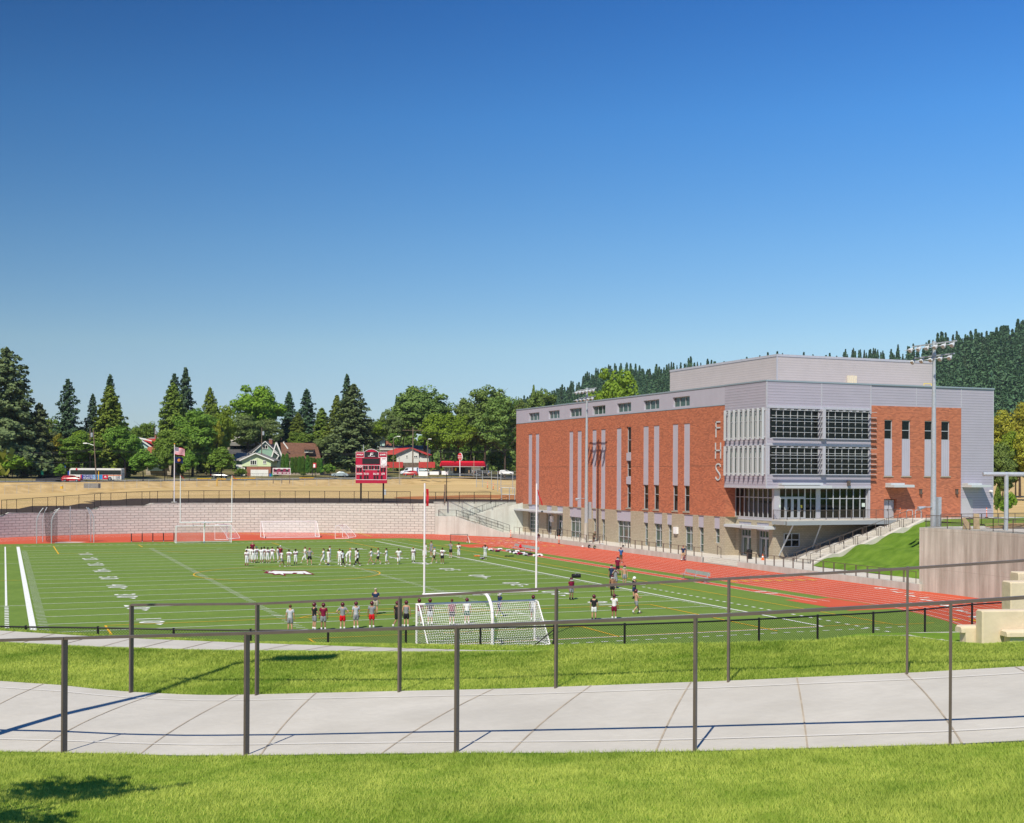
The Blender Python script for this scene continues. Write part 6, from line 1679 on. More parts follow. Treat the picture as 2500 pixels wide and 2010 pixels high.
for (u, v), nm in zip(hts, names_):
 T('hedge', u, v - 3, 352, 7.6, 1155, nm + ' of the clipped arborvitae columns before the brown-roofed house', group='clipped arborvitae columns')
for i, (u, v, d, wp, vb, lb) in enumerate([(800, 1128, 352, 34, 1158, 'dark shrub right of the arborvitae columns'), (585, 1140, 340, 30, 1163, 'shrub at the left of the bungalow steps'), (672, 1150, 350, 20, 1164, 'small shrub by the wheelie bins'), (742, 1150, 350, 16, 1162, 'yellow-flowering shrub behind the verge fence')]):
 T('bush', u, v, d, wp, vb, lb, name='shrub')
# ================================================================== forested hill
hn = 46
M['hillside'] = mat('forest_floor', (.010, .022, .010), .95, .03, col2=(.03, .045, .018), nscale=.02, coord='World')
sil_u = [900, 1180, 1290, 1350, 1420, 1480, 1560, 1640, 1800, 1960, 2050, 2150, 2250, 2350, 2450, 2600, 2900, 3300]
sil_v = [1130, 1060, 985, 960, 922, 906, 900, 896, 888, 872, 864, 862, 852, 840, 822, 808, 800, 810]
def hill_d(u, t): return 760 + 560 * t + 40 * math.sin(u * .01)
def hill_z(u, t, d):
 dtop = hill_d(u, 1.0); ztop = zof(u, interp(u, sil_u, sil_v) + 26, dtop); s = t ** .85
 return 8 + (ztop - 8) * s + 3 * math.sin(u * .03 + t * 8)
mb = MB(); hu = list(range(900, 3301, 60)); vs = []
for u in hu:
 for k in range(13):
  t = k / 12; d = hill_d(u, t); vs.append(polar(u, d, hill_z(u, t, d)))
 vs.append(polar(u, 2200, 60))
fs = [(i * 14 + k, i * 14 + 14 + k, i * 14 + 15 + k, i * 14 + k + 1) for i in range(len(hu) - 1) for k in range(13)]
mb.add(vs, fs); setp(mb.build('hill', M['hillside'], smooth=True), kind='structure')
def small_conifer(seed, n=620, H=26.0, Rb=4.4):
 return conifer_mesh('crown', H, Rb, n, M['l_hill'], seed, leaf=2.1, droop=.3, ragged=.45, levels=13, base=.05)
M['l_hill'] = leaf_mat('hill_fir_needles', (0.029, 0.069, 0.036), (0.101, 0.171, 0.072), .08, .5)
hp = [small_conifer(s) for s in (41, 42, 43, 44)]
ht_ = MB(); ht_.tube((0, 0, -1), (0, 0, 22), .4, .1, 6); htm = ht_.mesh('trunk', M['trunk'])
hs_ = lambda u: interp(u, [1300, 2000, 2500], [.62, .60, .95])
cnt = 0; rs = np.random.default_rng(5); spots = []
u = 1300.0
while u < 2640:
 spots.append((u + rs.normal() * 3, .93 + .06 * rs.random(), .62 + .62 * rs.random() ** 1.3)); u += 7.0 + 6 * rs.random()
for row in (.86, .74, .62):
 u = 1280.0
 while u < 2640:
  if not (1650 < u < 2270 and row < .9): spots.append((u + rs.normal() * 5, row + .04 * rs.normal(), .8 + .5 * rs.random()))
  u += 15 + 6 * rs.random()
spots = spots[:300]
for i, (u, t, s) in enumerate(spots):
 d = hill_d(u, t); p = polar(u, d, hill_z(u, t, d) - 1)
 o = thing('hill_fir', 'dark fir among many alike on the wooded hill behind the school', 'tree', p, rs.random() * 6.28, group='firs on the wooded hill', sc=(s * 1.25 * hs_(u), s * 1.25 * hs_(u), s * hs_(u)))
 c = bpy.data.objects.new('crown', hp[i % 4]); C.objects.link(c); c.parent = o
 k = bpy.data.objects.new('trunk', htm); C.objects.link(k); k.parent = o
base_me = [conifer_mesh('x', 26, 4.6, 210, M['l_hill'], s, leaf=3.4, droop=.3, ragged=.4, levels=9, base=.05) for s in (51, 52, 53)]
arrs = []
for me in base_me:
 a = np.zeros(len(me.vertices) * 3, dtype=np.float32); me.vertices.foreach_get('co', a); arrs.append(a.reshape(-1, 3)); bpy.data.meshes.remove(me)
out = []
for i in range(2600):
 u = 1150 + 1650 * rs.random(); t = .02 + .93 * rs.random() ** .8
 if 1640 < u < 2275 and rs.random() < .75: continue
 d = hill_d(u, t); p = polar(u, d, hill_z(u, t, d) - 1); s = (.65 + .6 * rs.random()) * hs_(u) * 1.1; a = rs.random() * 6.28; ca, sa = math.cos(a), math.sin(a)
 q = arrs[i % 3] * s; out.append(np.stack([q[:, 0] * ca - q[:, 1] * sa + p.x, q[:, 0] * sa + q[:, 1] * ca + p.y, q[:, 2] + p.z], 1))
out = np.concatenate(out)
setp(link_mesh('forest', np_mesh('forest', out, 4, np.arange(len(out)), M['l_hill'])), kind='stuff')
bm_ = []
for i in range(420):
 u = -350 + 1750 * rs.random(); d = 470 + 260 * rs.random(); zb = 9.0; c = polar(u, d, zb); Rr = 4 + 3 * rs.random(); Ht = 9 + 8 * rs.random()
 q = rs.normal(size=(170, 3)); q /= np.linalg.norm(q, axis=1, keepdims=True); q *= (.7 + .3 * rs.random((170, 1)))
 bm_.append(np.stack([c.x + q[:, 0] * Rr, c.y + q[:, 1] * Rr, zb + Ht * .5 + q[:, 2] * Ht * .5], 1))
P_ = np.concatenate(bm_); N_ = rs.normal(size=P_.shape) + np.array([0, 0, .8])
setp(link_mesh('distant_wood', quads_mesh('distant_wood', P_, N_, 1.5 * (.6 + .8 * rs.random(len(P_))), M['l_oak'])), kind='stuff')
# ================================================================== HOUSES BEYOND THE STREET
M['paleg'] = mat('pale_green_siding', (.58, .68, .42), .7, .2)
M['green'] = mat('sage_green_siding', (.26, .42, .32), .7, .2)
M['dgreen'] = mat('dark_green_siding', (.055, .085, .075), .7, .2)
M['olive'] = mat('olive_shingle', (.16, .15, .10), .8, .1)
M['wsid'] = mat('white_siding', (.62, .63, .60), .7, .2)
M['teal'] = mat('pale_teal_siding', (.42, .60, .58), .7, .2)
M['groof'] = mat('grey_shingle_roof', (.22, .21, .195), .9, .1, noise=.15, nscale=1.5)
M['droof'] = mat('dark_shingle_roof', (.085, .085, .09), .9, .1, noise=.15, nscale=1.5)
M['broof'] = mat('brown_shingle_roof', (.15, .078, .052), .9, .1, noise=.18, nscale=1.5)
M['rroof'] = mat('rust_shingle_roof', (.30, .11, .065), .9, .1, noise=.15, nscale=1.5)
M['redroof'] = mat('red_metal_roof', (.50, .05, .045), .6, .3, noise=.06, nscale=1.5)
M['brightred'] = mat('bright_red_roof', (.72, .02, .05), .5, .3)
M['hbrick'] = mat('house_brick', (.30, .13, .09), .9, .1, noise=.2, nscale=6)
M['wtrim'] = mat('white_trim', (.74, .74, .70), .6, .2)
M['blue'] = mat('blue_plastic', (.03, .16, .50), .5, .3)
M['binG'] = mat('green_plastic', (.02, .32, .16), .5, .3)
def yawed(u):  # house axes: X to the right as seen, Y away
 a = YAW; return Vector((CS, -SN, 0)), Vector((SN, CS, 0))
RX, FY = Vector((CS, -SN, 0)), Vector((SN, CS, 0)); ZZ = Vector((0, 0, 1))
class House:
 """parts placed by their span in the view at depth d, built square to the sight line"""
 def __init__(s, name, label, cat, u0, u1, vbase, d, rot=0.0):
  s.d = d; s.u0 = u0; s.o = polar((u0 + u1) / 2, d, zof((u0 + u1) / 2, vbase, d)); s.um = (u0 + u1) / 2
  s.t = thing(name, label, cat, s.o)
 def x(s, u): return (u - s.um) / FPX * s.d
 def z(s, v): return zof(s.um, v, s.d) - s.o.z
 def P(s, x, y, z): return s.o + RX * x + FY * y + ZZ * z
 def box(s, name, m_, u0, u1, v0, v1, y0, y1):
  mb = MB(); x0, x1, z0, z1 = s.x(u0), s.x(u1), s.z(v1), s.z(v0)
  v = [s.P(*p) for p in ((x0, y0, z0), (x1, y0, z0), (x1, y1, z0), (x0, y1, z0), (x0, y0, z1), (x1, y0, z1), (x1, y1, z1), (x0, y1, z1))]
  mb.add(v, [(0, 3, 2, 1), (4, 5, 6, 7), (0, 1, 5, 4), (1, 2, 6, 5), (2, 3, 7, 6), (3, 0, 4, 7)]); return mb.build(name, M[m_], s.t)
 def poly(s, name, m_, pts, y0, y1):
  """outline (u,v) extruded from y0 to y1"""
  mb = MB(); q = [(s.x(u), s.z(v)) for u, v in pts]; n = len(q)
  v = [s.P(x, y0, z) for x, z in q] + [s.P(x, y1, z) for x, z in q]
  mb.add(v, [tuple(range(n)), tuple(range(n, 2 * n))[::-1]] + [(i, i + n, (i + 1) % n + n, (i + 1) % n) for i in range(n)]); return mb.build(name, M[m_], s.t)
 def slab(s, name, m_, pts):
  """free quad/polygon from (u, v, y) with a little thickness"""
  mb = MB(); q = [s.P(s.x(u), y, s.z(v)) for u, v, y in pts]; n = len(q)
  mb.add(q + [p - ZZ * .15 for p in q], [tuple(range(n)), tuple(range(n, 2 * n))[::-1]] + [(i, i + n, (i + 1) % n + n, (i + 1) % n) for i in range(n)]); return mb.build(name, M[m_], s.t)
 def gable(s, roofm, trim, ul, um, ur, vr, ve, y0, y1, th=3.0):
  """front-facing gable roof: ridge at um,vr and eaves at ul/ur,ve"""
  s.slab('roof', roofm, [(ul, ve, y0), (um, vr, y0), (um, vr, y1), (ul, ve, y1)]); s.slab('roof', roofm, [(um, vr, y0), (ur, ve, y0), (ur, ve, y1), (um, vr, y1)])
  a = abs(th)
  s.poly('bargeboard', trim, [(ul, ve), (um, vr), (ur, ve), (ur, ve + a), (um, vr + a), (ul, ve + a)], y0 - .12, y0 + .02)
 def win(s, u0, u1, v0, v1, y, cols=2):
  mb = MB(); x0, x1, z0, z1 = s.x(u0), s.x(u1), s.z(v1), s.z(v0)
  def b(a0, a1, c0, c1, e0, e1):
   v = [s.P(*p) for p in ((a0, e0, c0), (a1, e0, c0), (a1, e1, c0), (a0, e1, c0), (a0, e0, c1), (a1, e0, c1), (a1, e1, c1), (a0, e1, c1))]; mb.add(v, [(0, 3, 2, 1), (4, 5, 6, 7), (0, 1, 5, 4), (1, 2, 6, 5), (2, 3, 7, 6), (3, 0, 4, 7)])
  f = .14; b(x0, x0 + f, z0, z1, y - .12, y); b(x1 - f, x1, z0, z1, y - .12, y); b(x0 + f, x1 - f, z0, z0 + f, y - .12, y); b(x0 + f, x1 - f, z1 - f, z1, y - .12, y)
  for k in range(1, cols): xm = x0 + (x1 - x0) * k / cols; b(xm - .06, xm + .06, z0 + f, z1 - f, y - .12, y)
  w_ = mb.build('window', M['wtrim'], s.t); g = MB(); g.quad(s.P(x0, y - .03, z0), s.P(x1, y - .03, z0), s.P(x1, y - .03, z1), s.P(x0, y - .03, z1))
  o = bpy.data.objects.new('pane', g.mesh('pane', M['glass'], off=top_loc(s.t))); C.objects.link(o); o.parent = w_
h = House('bungalow', 'pale yellow-green bungalow above a brick base with a white garage door', 'house', 560, 672, 1166, 350)
h.poly('wall', 'paleg', [(590, 1139), (590, 1124), (624, 1108), (661, 1122), (661, 1139)], 0, 9)
h.box('porch_wall', 'green', 572, 596, 1122, 1146, 2.5, 9)
h.box('brick_base', 'hbrick', 602, 661, 1139, 1166, .05, 9)
h.box('garage_door', 'wtrim', 612, 655, 1147, 1165.5, -.05, .04)
h.gable('groof', 'wtrim', 586, 625, 670, 1105.5, 1124, -.7, 9, 2.6)
h.slab('roof', 'groof', [(563, 1124, 1.0), (600, 1123.5, 1.0), (622, 1106, 5.5), (567, 1105, 5.5)]); h.win(610.5, 626.5, 1123.5, 1135.5, -.0, 3); h.win(642, 650, 1124, 1133, 0, 2)
h.box('door', 'wtrim', 587.5, 593.5, 1126, 1139, 2.35, 2.5); h.box('porch_post', 'wtrim', 597, 599, 1124, 1142, 1.2, 1.5)
h.slab('steps', 'walk', [(588, 1142, 0), (598, 1142, 0), (604, 1160, -3.2), (594, 1160, -3.2)])
h.box('railing', 'wtrim', 574, 590, 1135, 1141, 1.1, 1.2)
h = House('gabled_house', 'sage green house with a steep gable, red brick chimney and twin windows', 'house', 604, 672, 1135, 372)
h.poly('wall', 'green', [(622, 1135), (622, 1103), (648, 1079), (672, 1102), (672, 1135)], 0, 8)
h.gable('droof', 'wtrim', 617, 648, 678, 1077, 1105, -.5, 8, 2.2)
h.slab('roof', 'droof', [(604, 1106, .3), (618, 1103, .0), (648, 1077, 0), (628, 1078, 8)])
h.win(641, 654, 1086.5, 1096.5, 0, 2); h.box('chimney', 'hbrick', 651.5, 659.5, 1072, 1084, 3, 4.2); h.box('chimney_cap', 'walk', 651, 660, 1071.3, 1072.3, 2.9, 4.3)
h = House('craftsman_house', 'dark green craftsman house with wide overlapping grey roofs', 'house', 543, 640, 1118, 392)
h.poly('wall', 'olive', [(558, 1118), (558, 1080), (602, 1061), (634, 1078), (634, 1118)], 0, 9)
h.gable('droof', 'wtrim', 544, 602, 640, 1059.5, 1087, -.8, 9, 1.8)
h.box('porch_wall', 'dgreen', 566, 618, 1084, 1100, -2.6, 0)
h.slab('porch_roof', 'groof', [(562, 1088, -3.4), (628, 1088, -3.4), (622, 1079, -.2), (566, 1079, -.2)]); h.slab('porch_roof', 'droof', [(556, 1108, -5), (612, 1108, -5), (622, 1098, -2.6), (562, 1098, -2.6)])
h.win(592.5, 606.5, 1073, 1079, 0, 3); h.box('chimney', 'hbrick', 599, 604, 1053, 1062, 4, 5); h.box('chimney', 'sill', 608.5, 613.5, 1056.5, 1066, 4, 5)
h.box('window_band', 'glass', 572, 612, 1090, 1097, -2.68, -2.6)
h = House('brown_house', 'brown-roofed house with cream eaves peeping behind the craftsman house', 'house', 545, 582, 1100, 415)
h.poly('wall', 'sill', [(548, 1100), (548, 1070), (562, 1061), (580, 1069), (580, 1100)], 0, 8); h.gable('broof', 'wtrim', 544, 562, 584, 1060, 1072, -.5, 8, 1.8); h.slab('roof', 'broof', [(553, 1062, 2), (580, 1062, 2), (579, 1057.5, 6), (556, 1057.5, 6)]); h.box('chimney', 'hbrick', 586.5, 590, 1054, 1063, 3, 4)
h = House('chalet_house', 'chalet-like house with a big brown roof, white bargeboards and a dormer', 'house', 664, 785, 1160, 372)
h.slab('roof', 'broof', [(688, 1116, 0), (784, 1121, 0), (766, 1081, 5.5), (676, 1080, 5.5)])
h.slab('roof', 'broof', [(676, 1080, 5.5), (766, 1081, 5.5), (784, 1121, 11), (688, 1121, 11)])
h.box('wall', 'sill', 686, 780, 1118, 1160, .8, 10)
h.poly('bargeboard', 'wtrim', [(673.5, 1080), (676.5, 1080), (691, 1115), (688, 1117)], -.6, -.4); h.poly('bargeboard', 'wtrim', [(673.5, 1080), (676.5, 1080), (665.5, 1116), (662.5, 1116)], -.6, -.4)
h.poly('bargeboard', 'wtrim', [(668, 1103), (670, 1102), (682, 1111), (680, 1113)], -.9, -.7); h.poly('bargeboard', 'wtrim', [(681, 1112), (683, 1113), (668, 1137), (666, 1136)], -.9, -.7); h.poly('gable_wall', 'dgreen', [(675, 1083), (688, 1116), (684, 1150), (668, 1150), (665, 1116)], -.3, .8)
h.poly('bargeboard', 'wtrim', [(690, 1080), (692.5, 1080), (704, 1095), (702, 1097)], -.2, 0)
h.box('dormer', 'sill', 743, 764, 1096, 1106, -.2, 3); h.slab('dormer_roof', 'broof', [(739, 1097, -.8), (767, 1097, -.8), (762, 1090, 2.6), (742, 1090, 2.6)]); h.win(744, 753, 1096.5, 1105, -.22, 2)
h.box('vent', 'walk', 684, 686, 1077, 1083, 5, 5.4)
h = House('rust_roof_house', 'low house with rust-red roofs behind the young street tree', 'house', 340, 420, 1160, 340)
h.box('wall', 'sill', 352, 418, 1112, 1160, 1.5, 9); h.slab('roof', 'rroof', [(350, 1112, 0), (424, 1118, 0), (412, 1090, 6), (346, 1090, 6)]); h.gable('rroof', 'wtrim', 358, 378, 402, 1106, 1118, -1.2, 4, 1.6); h.poly('gable_wall', 'dgreen', [(362, 1118), (378, 1108), (398, 1118), (398, 1150), (362, 1150)], -.6, 1.4)
h = House('mint_house', 'mint green gabled house with white bargeboards and a red shingle roof', 'house', 336, 378, 1100, 372)
h.poly('wall', 'teal', [(338, 1100), (338, 1069), (346, 1072), (369, 1091), (369, 1100)], 0, 7); h.poly('bargeboard', 'wtrim', [(336, 1067), (371, 1075.5), (371, 1078), (336, 1071)], -.5, -.2); h.poly('bargeboard', 'wtrim', [(343, 1074), (345.5, 1073.5), (372, 1091), (369, 1092)], -.8, -.5)
h.slab('roof', 'redroof', [(346, 1072, .5), (380, 1092, .5), (376, 1070, 6), (352, 1070, 6)]); h.slab('roof', 'groof', [(342, 1070, 7), (380, 1070, 7), (378, 1066, 10), (344, 1066, 10)]); h.box('chimney', 'hbrick', 366, 369, 1062, 1072, 5, 6)
h = House('white_house', 'white clapboard house with long red roof left of the utility pole', 'house', 940, 1048, 1162, 398)
h.poly('wall', 'wsid', [(968, 1130), (968, 1110), (1003, 1097), (1022, 1104), (1023, 1130)], 0, 9); h.box('wall', 'wsid', 1023, 1046, 1112, 1130, .8, 8)
h.slab('roof', 'redroof', [(928, 1109, -.4), (966, 1109.5, -.4), (1003, 1093, 0), (962, 1094, 7)]); h.slab('roof', 'redroof', [(1003, 1093, 0), (1050, 1113, -.4), (1050, 1109, 8), (1001, 1092, 9)])
h.poly('bargeboard', 'droof', [(966, 1109), (1003, 1093), (1003, 1096), (966, 1113)], -.6, -.3); h.poly('bargeboard', 'redroof', [(1003, 1093), (1050, 1112), (1050, 1114), (1003, 1095)], -.6, -.3)
h.win(991, 995.5, 1111, 1118.5, 0, 1); h.win(1010, 1019.5, 1112, 1118, 0, 2); h.win(1030, 1040, 1113, 1118, .8, 2); h.win(972, 976, 1112, 1119, 0, 1); h.box('deck_rail', 'wsid', 1024, 1047, 1119, 1125, -1.2, -1.1)
h = House('teal_house', 'small pale teal house with a shed roof and brick chimney above the grey roof', 'house', 918, 958, 1100, 440)
h.poly('wall', 'teal', [(915, 1100), (915, 1066), (948, 1070), (948, 1100)], 0, 8); h.slab('roof', 'wtrim', [(912, 1063.5, -.6), (951, 1068.5, -.6), (951, 1067.5, 8), (914, 1062.5, 8)]); h.box('chimney', 'hbrick', 943, 957, 1077, 1090, -2, -.5); h.win(920, 926, 1073, 1079, 0, 1)
h = House('flat_roof_building', 'long low building with a pale flat metal roof behind the white house', 'building', 918, 1045, 1110, 425)
h.box('wall', 'wsid', 920, 1044, 1096, 1110, .5, 14); h.slab('roof', 'groof', [(916, 1099, 0), (1046, 1099, 0), (1040, 1086, 9), (918, 1088, 9)]); h.box('vent_pipe', 'droof', 993, 995, 1082, 1096, 4, 4.3)
h = House('restaurant', 'low drive-in restaurant with a bright red ribbed mansard roof', 'restaurant', 1072, 1188, 1162, 392)
h.box('wall', 'wsid', 1084, 1172, 1138, 1161, 1.2, 10); h.box('shop_window', 'glass', 1106, 1150, 1141, 1156, 1.05, 1.2); h.win(1085, 1096, 1141, 1150, 1.18, 3); h.win(1097, 1104, 1141, 1152, 1.18, 2)
h.poly('roof', 'brightred', [(1073.5, 1138.5), (1077, 1127.5), (1080, 1126), (1180, 1126), (1182, 1127.5), (1185.5, 1138.5)], -1.5, 10.5); h.box('soffit', 'wtrim', 1080, 1184, 1138.6, 1140, -1.4, 1.1)
mb = MB();
for v in (1129.5, 1132.5, 1135.5): a = h.P(h.x(1076), -1.62, h.z(v)); b = h.P(h.x(1184), -1.62, h.z(v)); mb.beam(a, b, .18, .10)
mb.build('roof_ribs', M['brightred'], h.t)
h.box('poster', 'yellow_line', 1110, 1114, 1142, 1150, .98, 1.04); h.box('poster', 'red', 1102, 1105, 1141, 1150, 1.10, 1.17)
h = House('green_shed', 'small green-gabled shed right of the red restaurant roof', 'shed', 1178, 1196, 1150, 405)
h.box('wall', 'sill', 1180, 1192, 1134, 1150, 0, 5); h.slab('roof', 'green', [(1176, 1138, -.3), (1190, 1138, -.3), (1186, 1126, 2.5), (1179, 1126, 2.5)])
def board_fence(u0, u1, v0, v1, d, label, m_='redroof'):
 t = thing('board_fence', label, 'fence', polar((u0 + u1) / 2, d, zof((u0 + u1) / 2, v1, d)))
 mb = MB(); n = int((u1 - u0) / 1.6)
 for k in range(n):
  u = u0 + (u1 - u0) * k / n; z1 = zof(u, v0, d); z0 = zof(u, v1, d); p = polar(u, d, z0); q = polar(u + (u1 - u0) / n * .93, d, z0); mb.prism([(p.x, p.y), (q.x, q.y), (q.x + .05, q.y + .12), (p.x + .05, p.y + .12)], z0 - .3, z1 + .05 * math.sin(k * 3.1))
 mb.build('boards', M[m_], t)
board_fence(944, 984, 1128, 1140, 384, 'dark red board fence left of the utility pole'); board_fence(1022, 1062, 1128, 1140, 384, 'dark red board fence right of the utility pole'); board_fence(984, 1022, 1130, 1141, 385, 'grey timber fence with a blue panel before the white house', 'wood_pole')
def wheelie(u, v, d, col, label):
 p = polar(u, d, zof(u, v, d)); t = thing('wheelie_bin', label, 'bin', p); m_ = MB(); m_.prism([(p.x - .3, p.y - .35), (p.x + .3, p.y - .35), (p.x + .33, p.y + .35), (p.x - .33, p.y + .35)], p.z, p.z + 1.0); m_.build('body', M[col], t); m_ = MB(); m_.box(p.x - .36, p.x + .36, p.y - .4, p.y + .42, p.z + 1.0, p.z + 1.08); m_.build('lid', M[col], t)
wheelie(660.5, 1166, 348, 'blue', 'blue wheelie bin by the garage of the pale green bungalow'); wheelie(665, 1166, 348, 'binG', 'green wheelie bin next to the blue one by the garage'); wheelie(103, 1160, 300, 'binG', 'green wheelie bin under the dark tree on the left'); wheelie(157, 1141, 330, 'blue', 'blue wheelie bin above the front of the bus')
# ================================================================== STREET FURNITURE AND POLES
def upole(u, vt, vb, d, label, lean=0.0, arms=(), lamp=None, box=None, r=.16, m_='wood_pole', name='utility_pole', cat='utility pole'):
 z0 = zof(u, vb, d); z1 = zof(u, vt, d); p = polar(u, d, z0); t = thing(name, label, cat, p)
 q = p + RX * lean + ZZ * (z1 - z0); mb = MB(); mb.tube(p - ZZ * .3, q, r, r * .65, 8); mb.build('pole', M[m_], t)
 for vz, w_ in arms: c = p + (q - p) * ((zof(u, vz, d) - z0) / (z1 - z0)); mb = MB(); mb.beam(c - RX * w_, c + RX * w_, .12, .12); [mb.lathe([(.05, 0), (.06, .12), (.03, .2)], tuple(c + RX * w_ * k + ZZ * .06), 6) for k in (-.9, -.45, .45, .9)]; mb.build('crossarm', M[m_], t)
 if lamp:
  c = p + (q - p) * ((zof(u, lamp[0], d) - z0) / (z1 - z0)); e = c + RX * lamp[1] + ZZ * .5; mb = MB(); mb.tube(c, e, .05, None, 6); mb.build('lamp_arm', M['galv'], t); mb = MB(); mb.beam(e, e + RX * (.9 if lamp[1] > 0 else -.9), .35, .22); mb.build('lamp', M['white'], t)
 if box:
  c = p + (q - p) * ((zof(u, box, d) - z0) / (z1 - z0)) + RX * .45 - FY * .1; mb = MB(); mb.lathe([(.25, -.6), (.3, -.5), (.3, .4), (.2, .5)], tuple(c), 10); mb.build('transformer', M['galv'], t)
 return t
upole(138.6, 1034, 1085, 395, 'bare utility pole, leftmost of the pole row above the trees', 0); upole(151.5, 1039, 1092, 385, 'utility pole with a crossarm, second of the row above the trees', 0, ((1061, 2.2),)); upole(167, 1040, 1085, 372, 'utility pole with a crossarm and transformer, third of the row above the trees', 0, ((1064, 2.2),), box=1056)
upole(187, 1044, 1090, 360, 'plain utility pole, rightmost of the short row above the trees', 0); upole(117, 1038, 1095, 400, 'thin utility pole in front of the lime green crown', 0, r=.10)
upole(219.7, 1044, 1158, 312, 'straight brown utility pole with a grey transformer behind the bus', 0, box=1062)
upole(236, 1050, 1176, 286, 'leaning utility pole in front of the bus', -.8, lamp=(1088, -1.6))
upole(377.5, 1044, 1080, 390, 'utility pole with a transformer above the mint green house', 0, box=1056)
upole(638.6, 1044, 1166, 352, 'tall brown utility pole in front of the pale green bungalow', 0, box=1058)
upole(686.6, 1041, 1080, 400, 'short-looking utility pole before the blue-green fir', 0); upole(765, 1039, 1065, 400, 'utility pole with a transformer left of the big spruce', 0, box=1054, r=.13)
upole(887, 1086, 1160, 350, 'grey pole sticking up behind the scoreboard', 0, m_='galv', name='pole', cat='pole')
upole(960, 1068, 1148, 362, 'wooden pole with a street lamp left of the white house', 0, lamp=(1070, 1.1)); upole(1007.7, 1043, 1164, 358, 'tallest grey utility pole with a crossarm beside the van', 0, ((1051, 3.0),), r=.22)
upole(1044, 1073, 1148, 375, 'wooden pole with a lamp at the red board fence', 0, lamp=(1076, .2)); upole(975, 1121, 1180, 335, 'cream foul pole on the dry field right of the scoreboard', 0, r=.11, m_='sill', name='foul_pole', cat='pole')
upole(1157, 1114, 1164, 372, 'parking-lot light pole with a flat lamp in front of the restaurant', 0, r=.10, m_='sill', name='lamp_pole', cat='lamp post')
p = polar(1157, 372, zof(1157, 1114, 372));
t = thing('restaurant_sign', 'red oval restaurant sign on a white pole reading Dairy Queen', 'sign', polar(1122.6, 374, zof(1122.6, 1163, 374)))
c = polar(1122.5, 374, zof(1122.5, 1115.5, 374)); mb = MB(); mb.tube(polar(1123, 374, zof(1122.6, 1163, 374)), (c.x, c.y, c.z - .9), .13, None, 8); mb.build('pole', M['white'], t)
Mx = frame_m(tuple(c), RX, ZZ); el = MB(); n = 28
rim1 = [(math.cos(2 * math.pi * k / n) * .62 * abs(math.cos(2 * math.pi * k / n)) ** -.15 if abs(math.cos(2 * math.pi * k / n)) > .05 else 0, math.sin(2 * math.pi * k / n) * 1.12) for k in range(n)]
el.plate((0, 0, 0), (1, 0, 0), (0, 1, 0), [(x * 1.12, y * 1.07) for x, y in rim1], .5); el.xf(Matrix.Translation(c) @ Mx.to_3x3().to_4x4() @ Matrix.Translation((.12, 0, -.5))); el.build('sign_box', M['white'], t)
el = MB(); el.plate((0, 0, 0), (1, 0, 0), (0, 1, 0), rim1, .06); el.xf(Matrix.Translation(c) @ Mx.to_3x3().to_4x4()); el.build('sign_face', M['red'], t)
el = MB(); el.merge(text_mb('Dairy', .48, .01, .01), Matrix.Translation((0, .28, 0))); el.merge(text_mb('Queen', .44, .01, .01), Matrix.Translation((0, -.28, 0))); el.xf(Matrix.Translation(c) @ Mx.to_3x3().to_4x4() @ Matrix.Translation((0, 0, .09))); el.build('lettering', M['white'], t)
t = thing('power_lines', 'thin dark power lines strung between the utility poles', 'power line', (0, 300, 18)); mb = MB()
def wire(u0, v0, d0, u1, v1, d1, sag=.8):
 a, b = polar(u0, d0, zof(u0, v0, d0)), polar(u1, d1, zof(u1, v1, d1)); prev = a
 mb = MB()
 for k in range(1, 17): s = k / 16; p = a.lerp(b, s) - ZZ * sag * 4 * s * (1 - s); mb.tube(prev, p, .022, None, 4, cap=False); prev = p
 mb.build('wire', M['droof'], t)
for v0, v1 in ((1098, 1096), (1103, 1099)): wire(-60, v0, 280, 235, v1, 286); wire(235, v1, 286, 638.6, v1 - 1, 352, 1.2); wire(638.6, v1 - 1, 352, 1007.7, v1 + 1, 358, 1.4); wire(1007.7, v1 + 1, 358, 1270, v1 - 2, 372)
wire(-60, 1112, 280, 235, 1127, 286); wire(1007.7, 1052, 358, 1270, 1040, 380, 1.5); wire(960, 1070, 362, 1007.7, 1052, 358); wire(151, 1062, 385, 236, 1052, 286, .5); wire(638.6, 1050, 352, 686.6, 1046, 400)
pL = polar(1090.5, 209, 5.2); t = thing('lamp_post', 'slim black lamp post with a pale globe on top of the pale corner wall', 'lamp post', pL)
mb = MB(); mb.tube(pL, (pL.x, pL.y, zof(1090.5, 1157, 209)), .09, .06, 8); mb.build('pole', M['black'], t); mb = MB(); mb.lathe([(.16, 0), (.22, .25), (.12, .40)], (pL.x, pL.y, zof(1090.5, 1157, 209)), 10); mb.build('lamp', M['white'], t)
mb = MB(); mb.lathe([(.3, 0), (.05, .14)], (pL.x, pL.y, zof(1090.5, 1157, 209) + .40), 10); mb.build('lamp_cap', M['black'], t)
pL = polar(1086.6, 207, 5.2); t = thing('wood_post', 'weathered wooden post on the wall left of the black lamp post', 'post', pL); mb = MB(); mb.tube(pL, (pL.x, pL.y, zof(1086.6, 1183, 207)), .12, .11, 8); mb.build('post', M['wood_pole'], t)
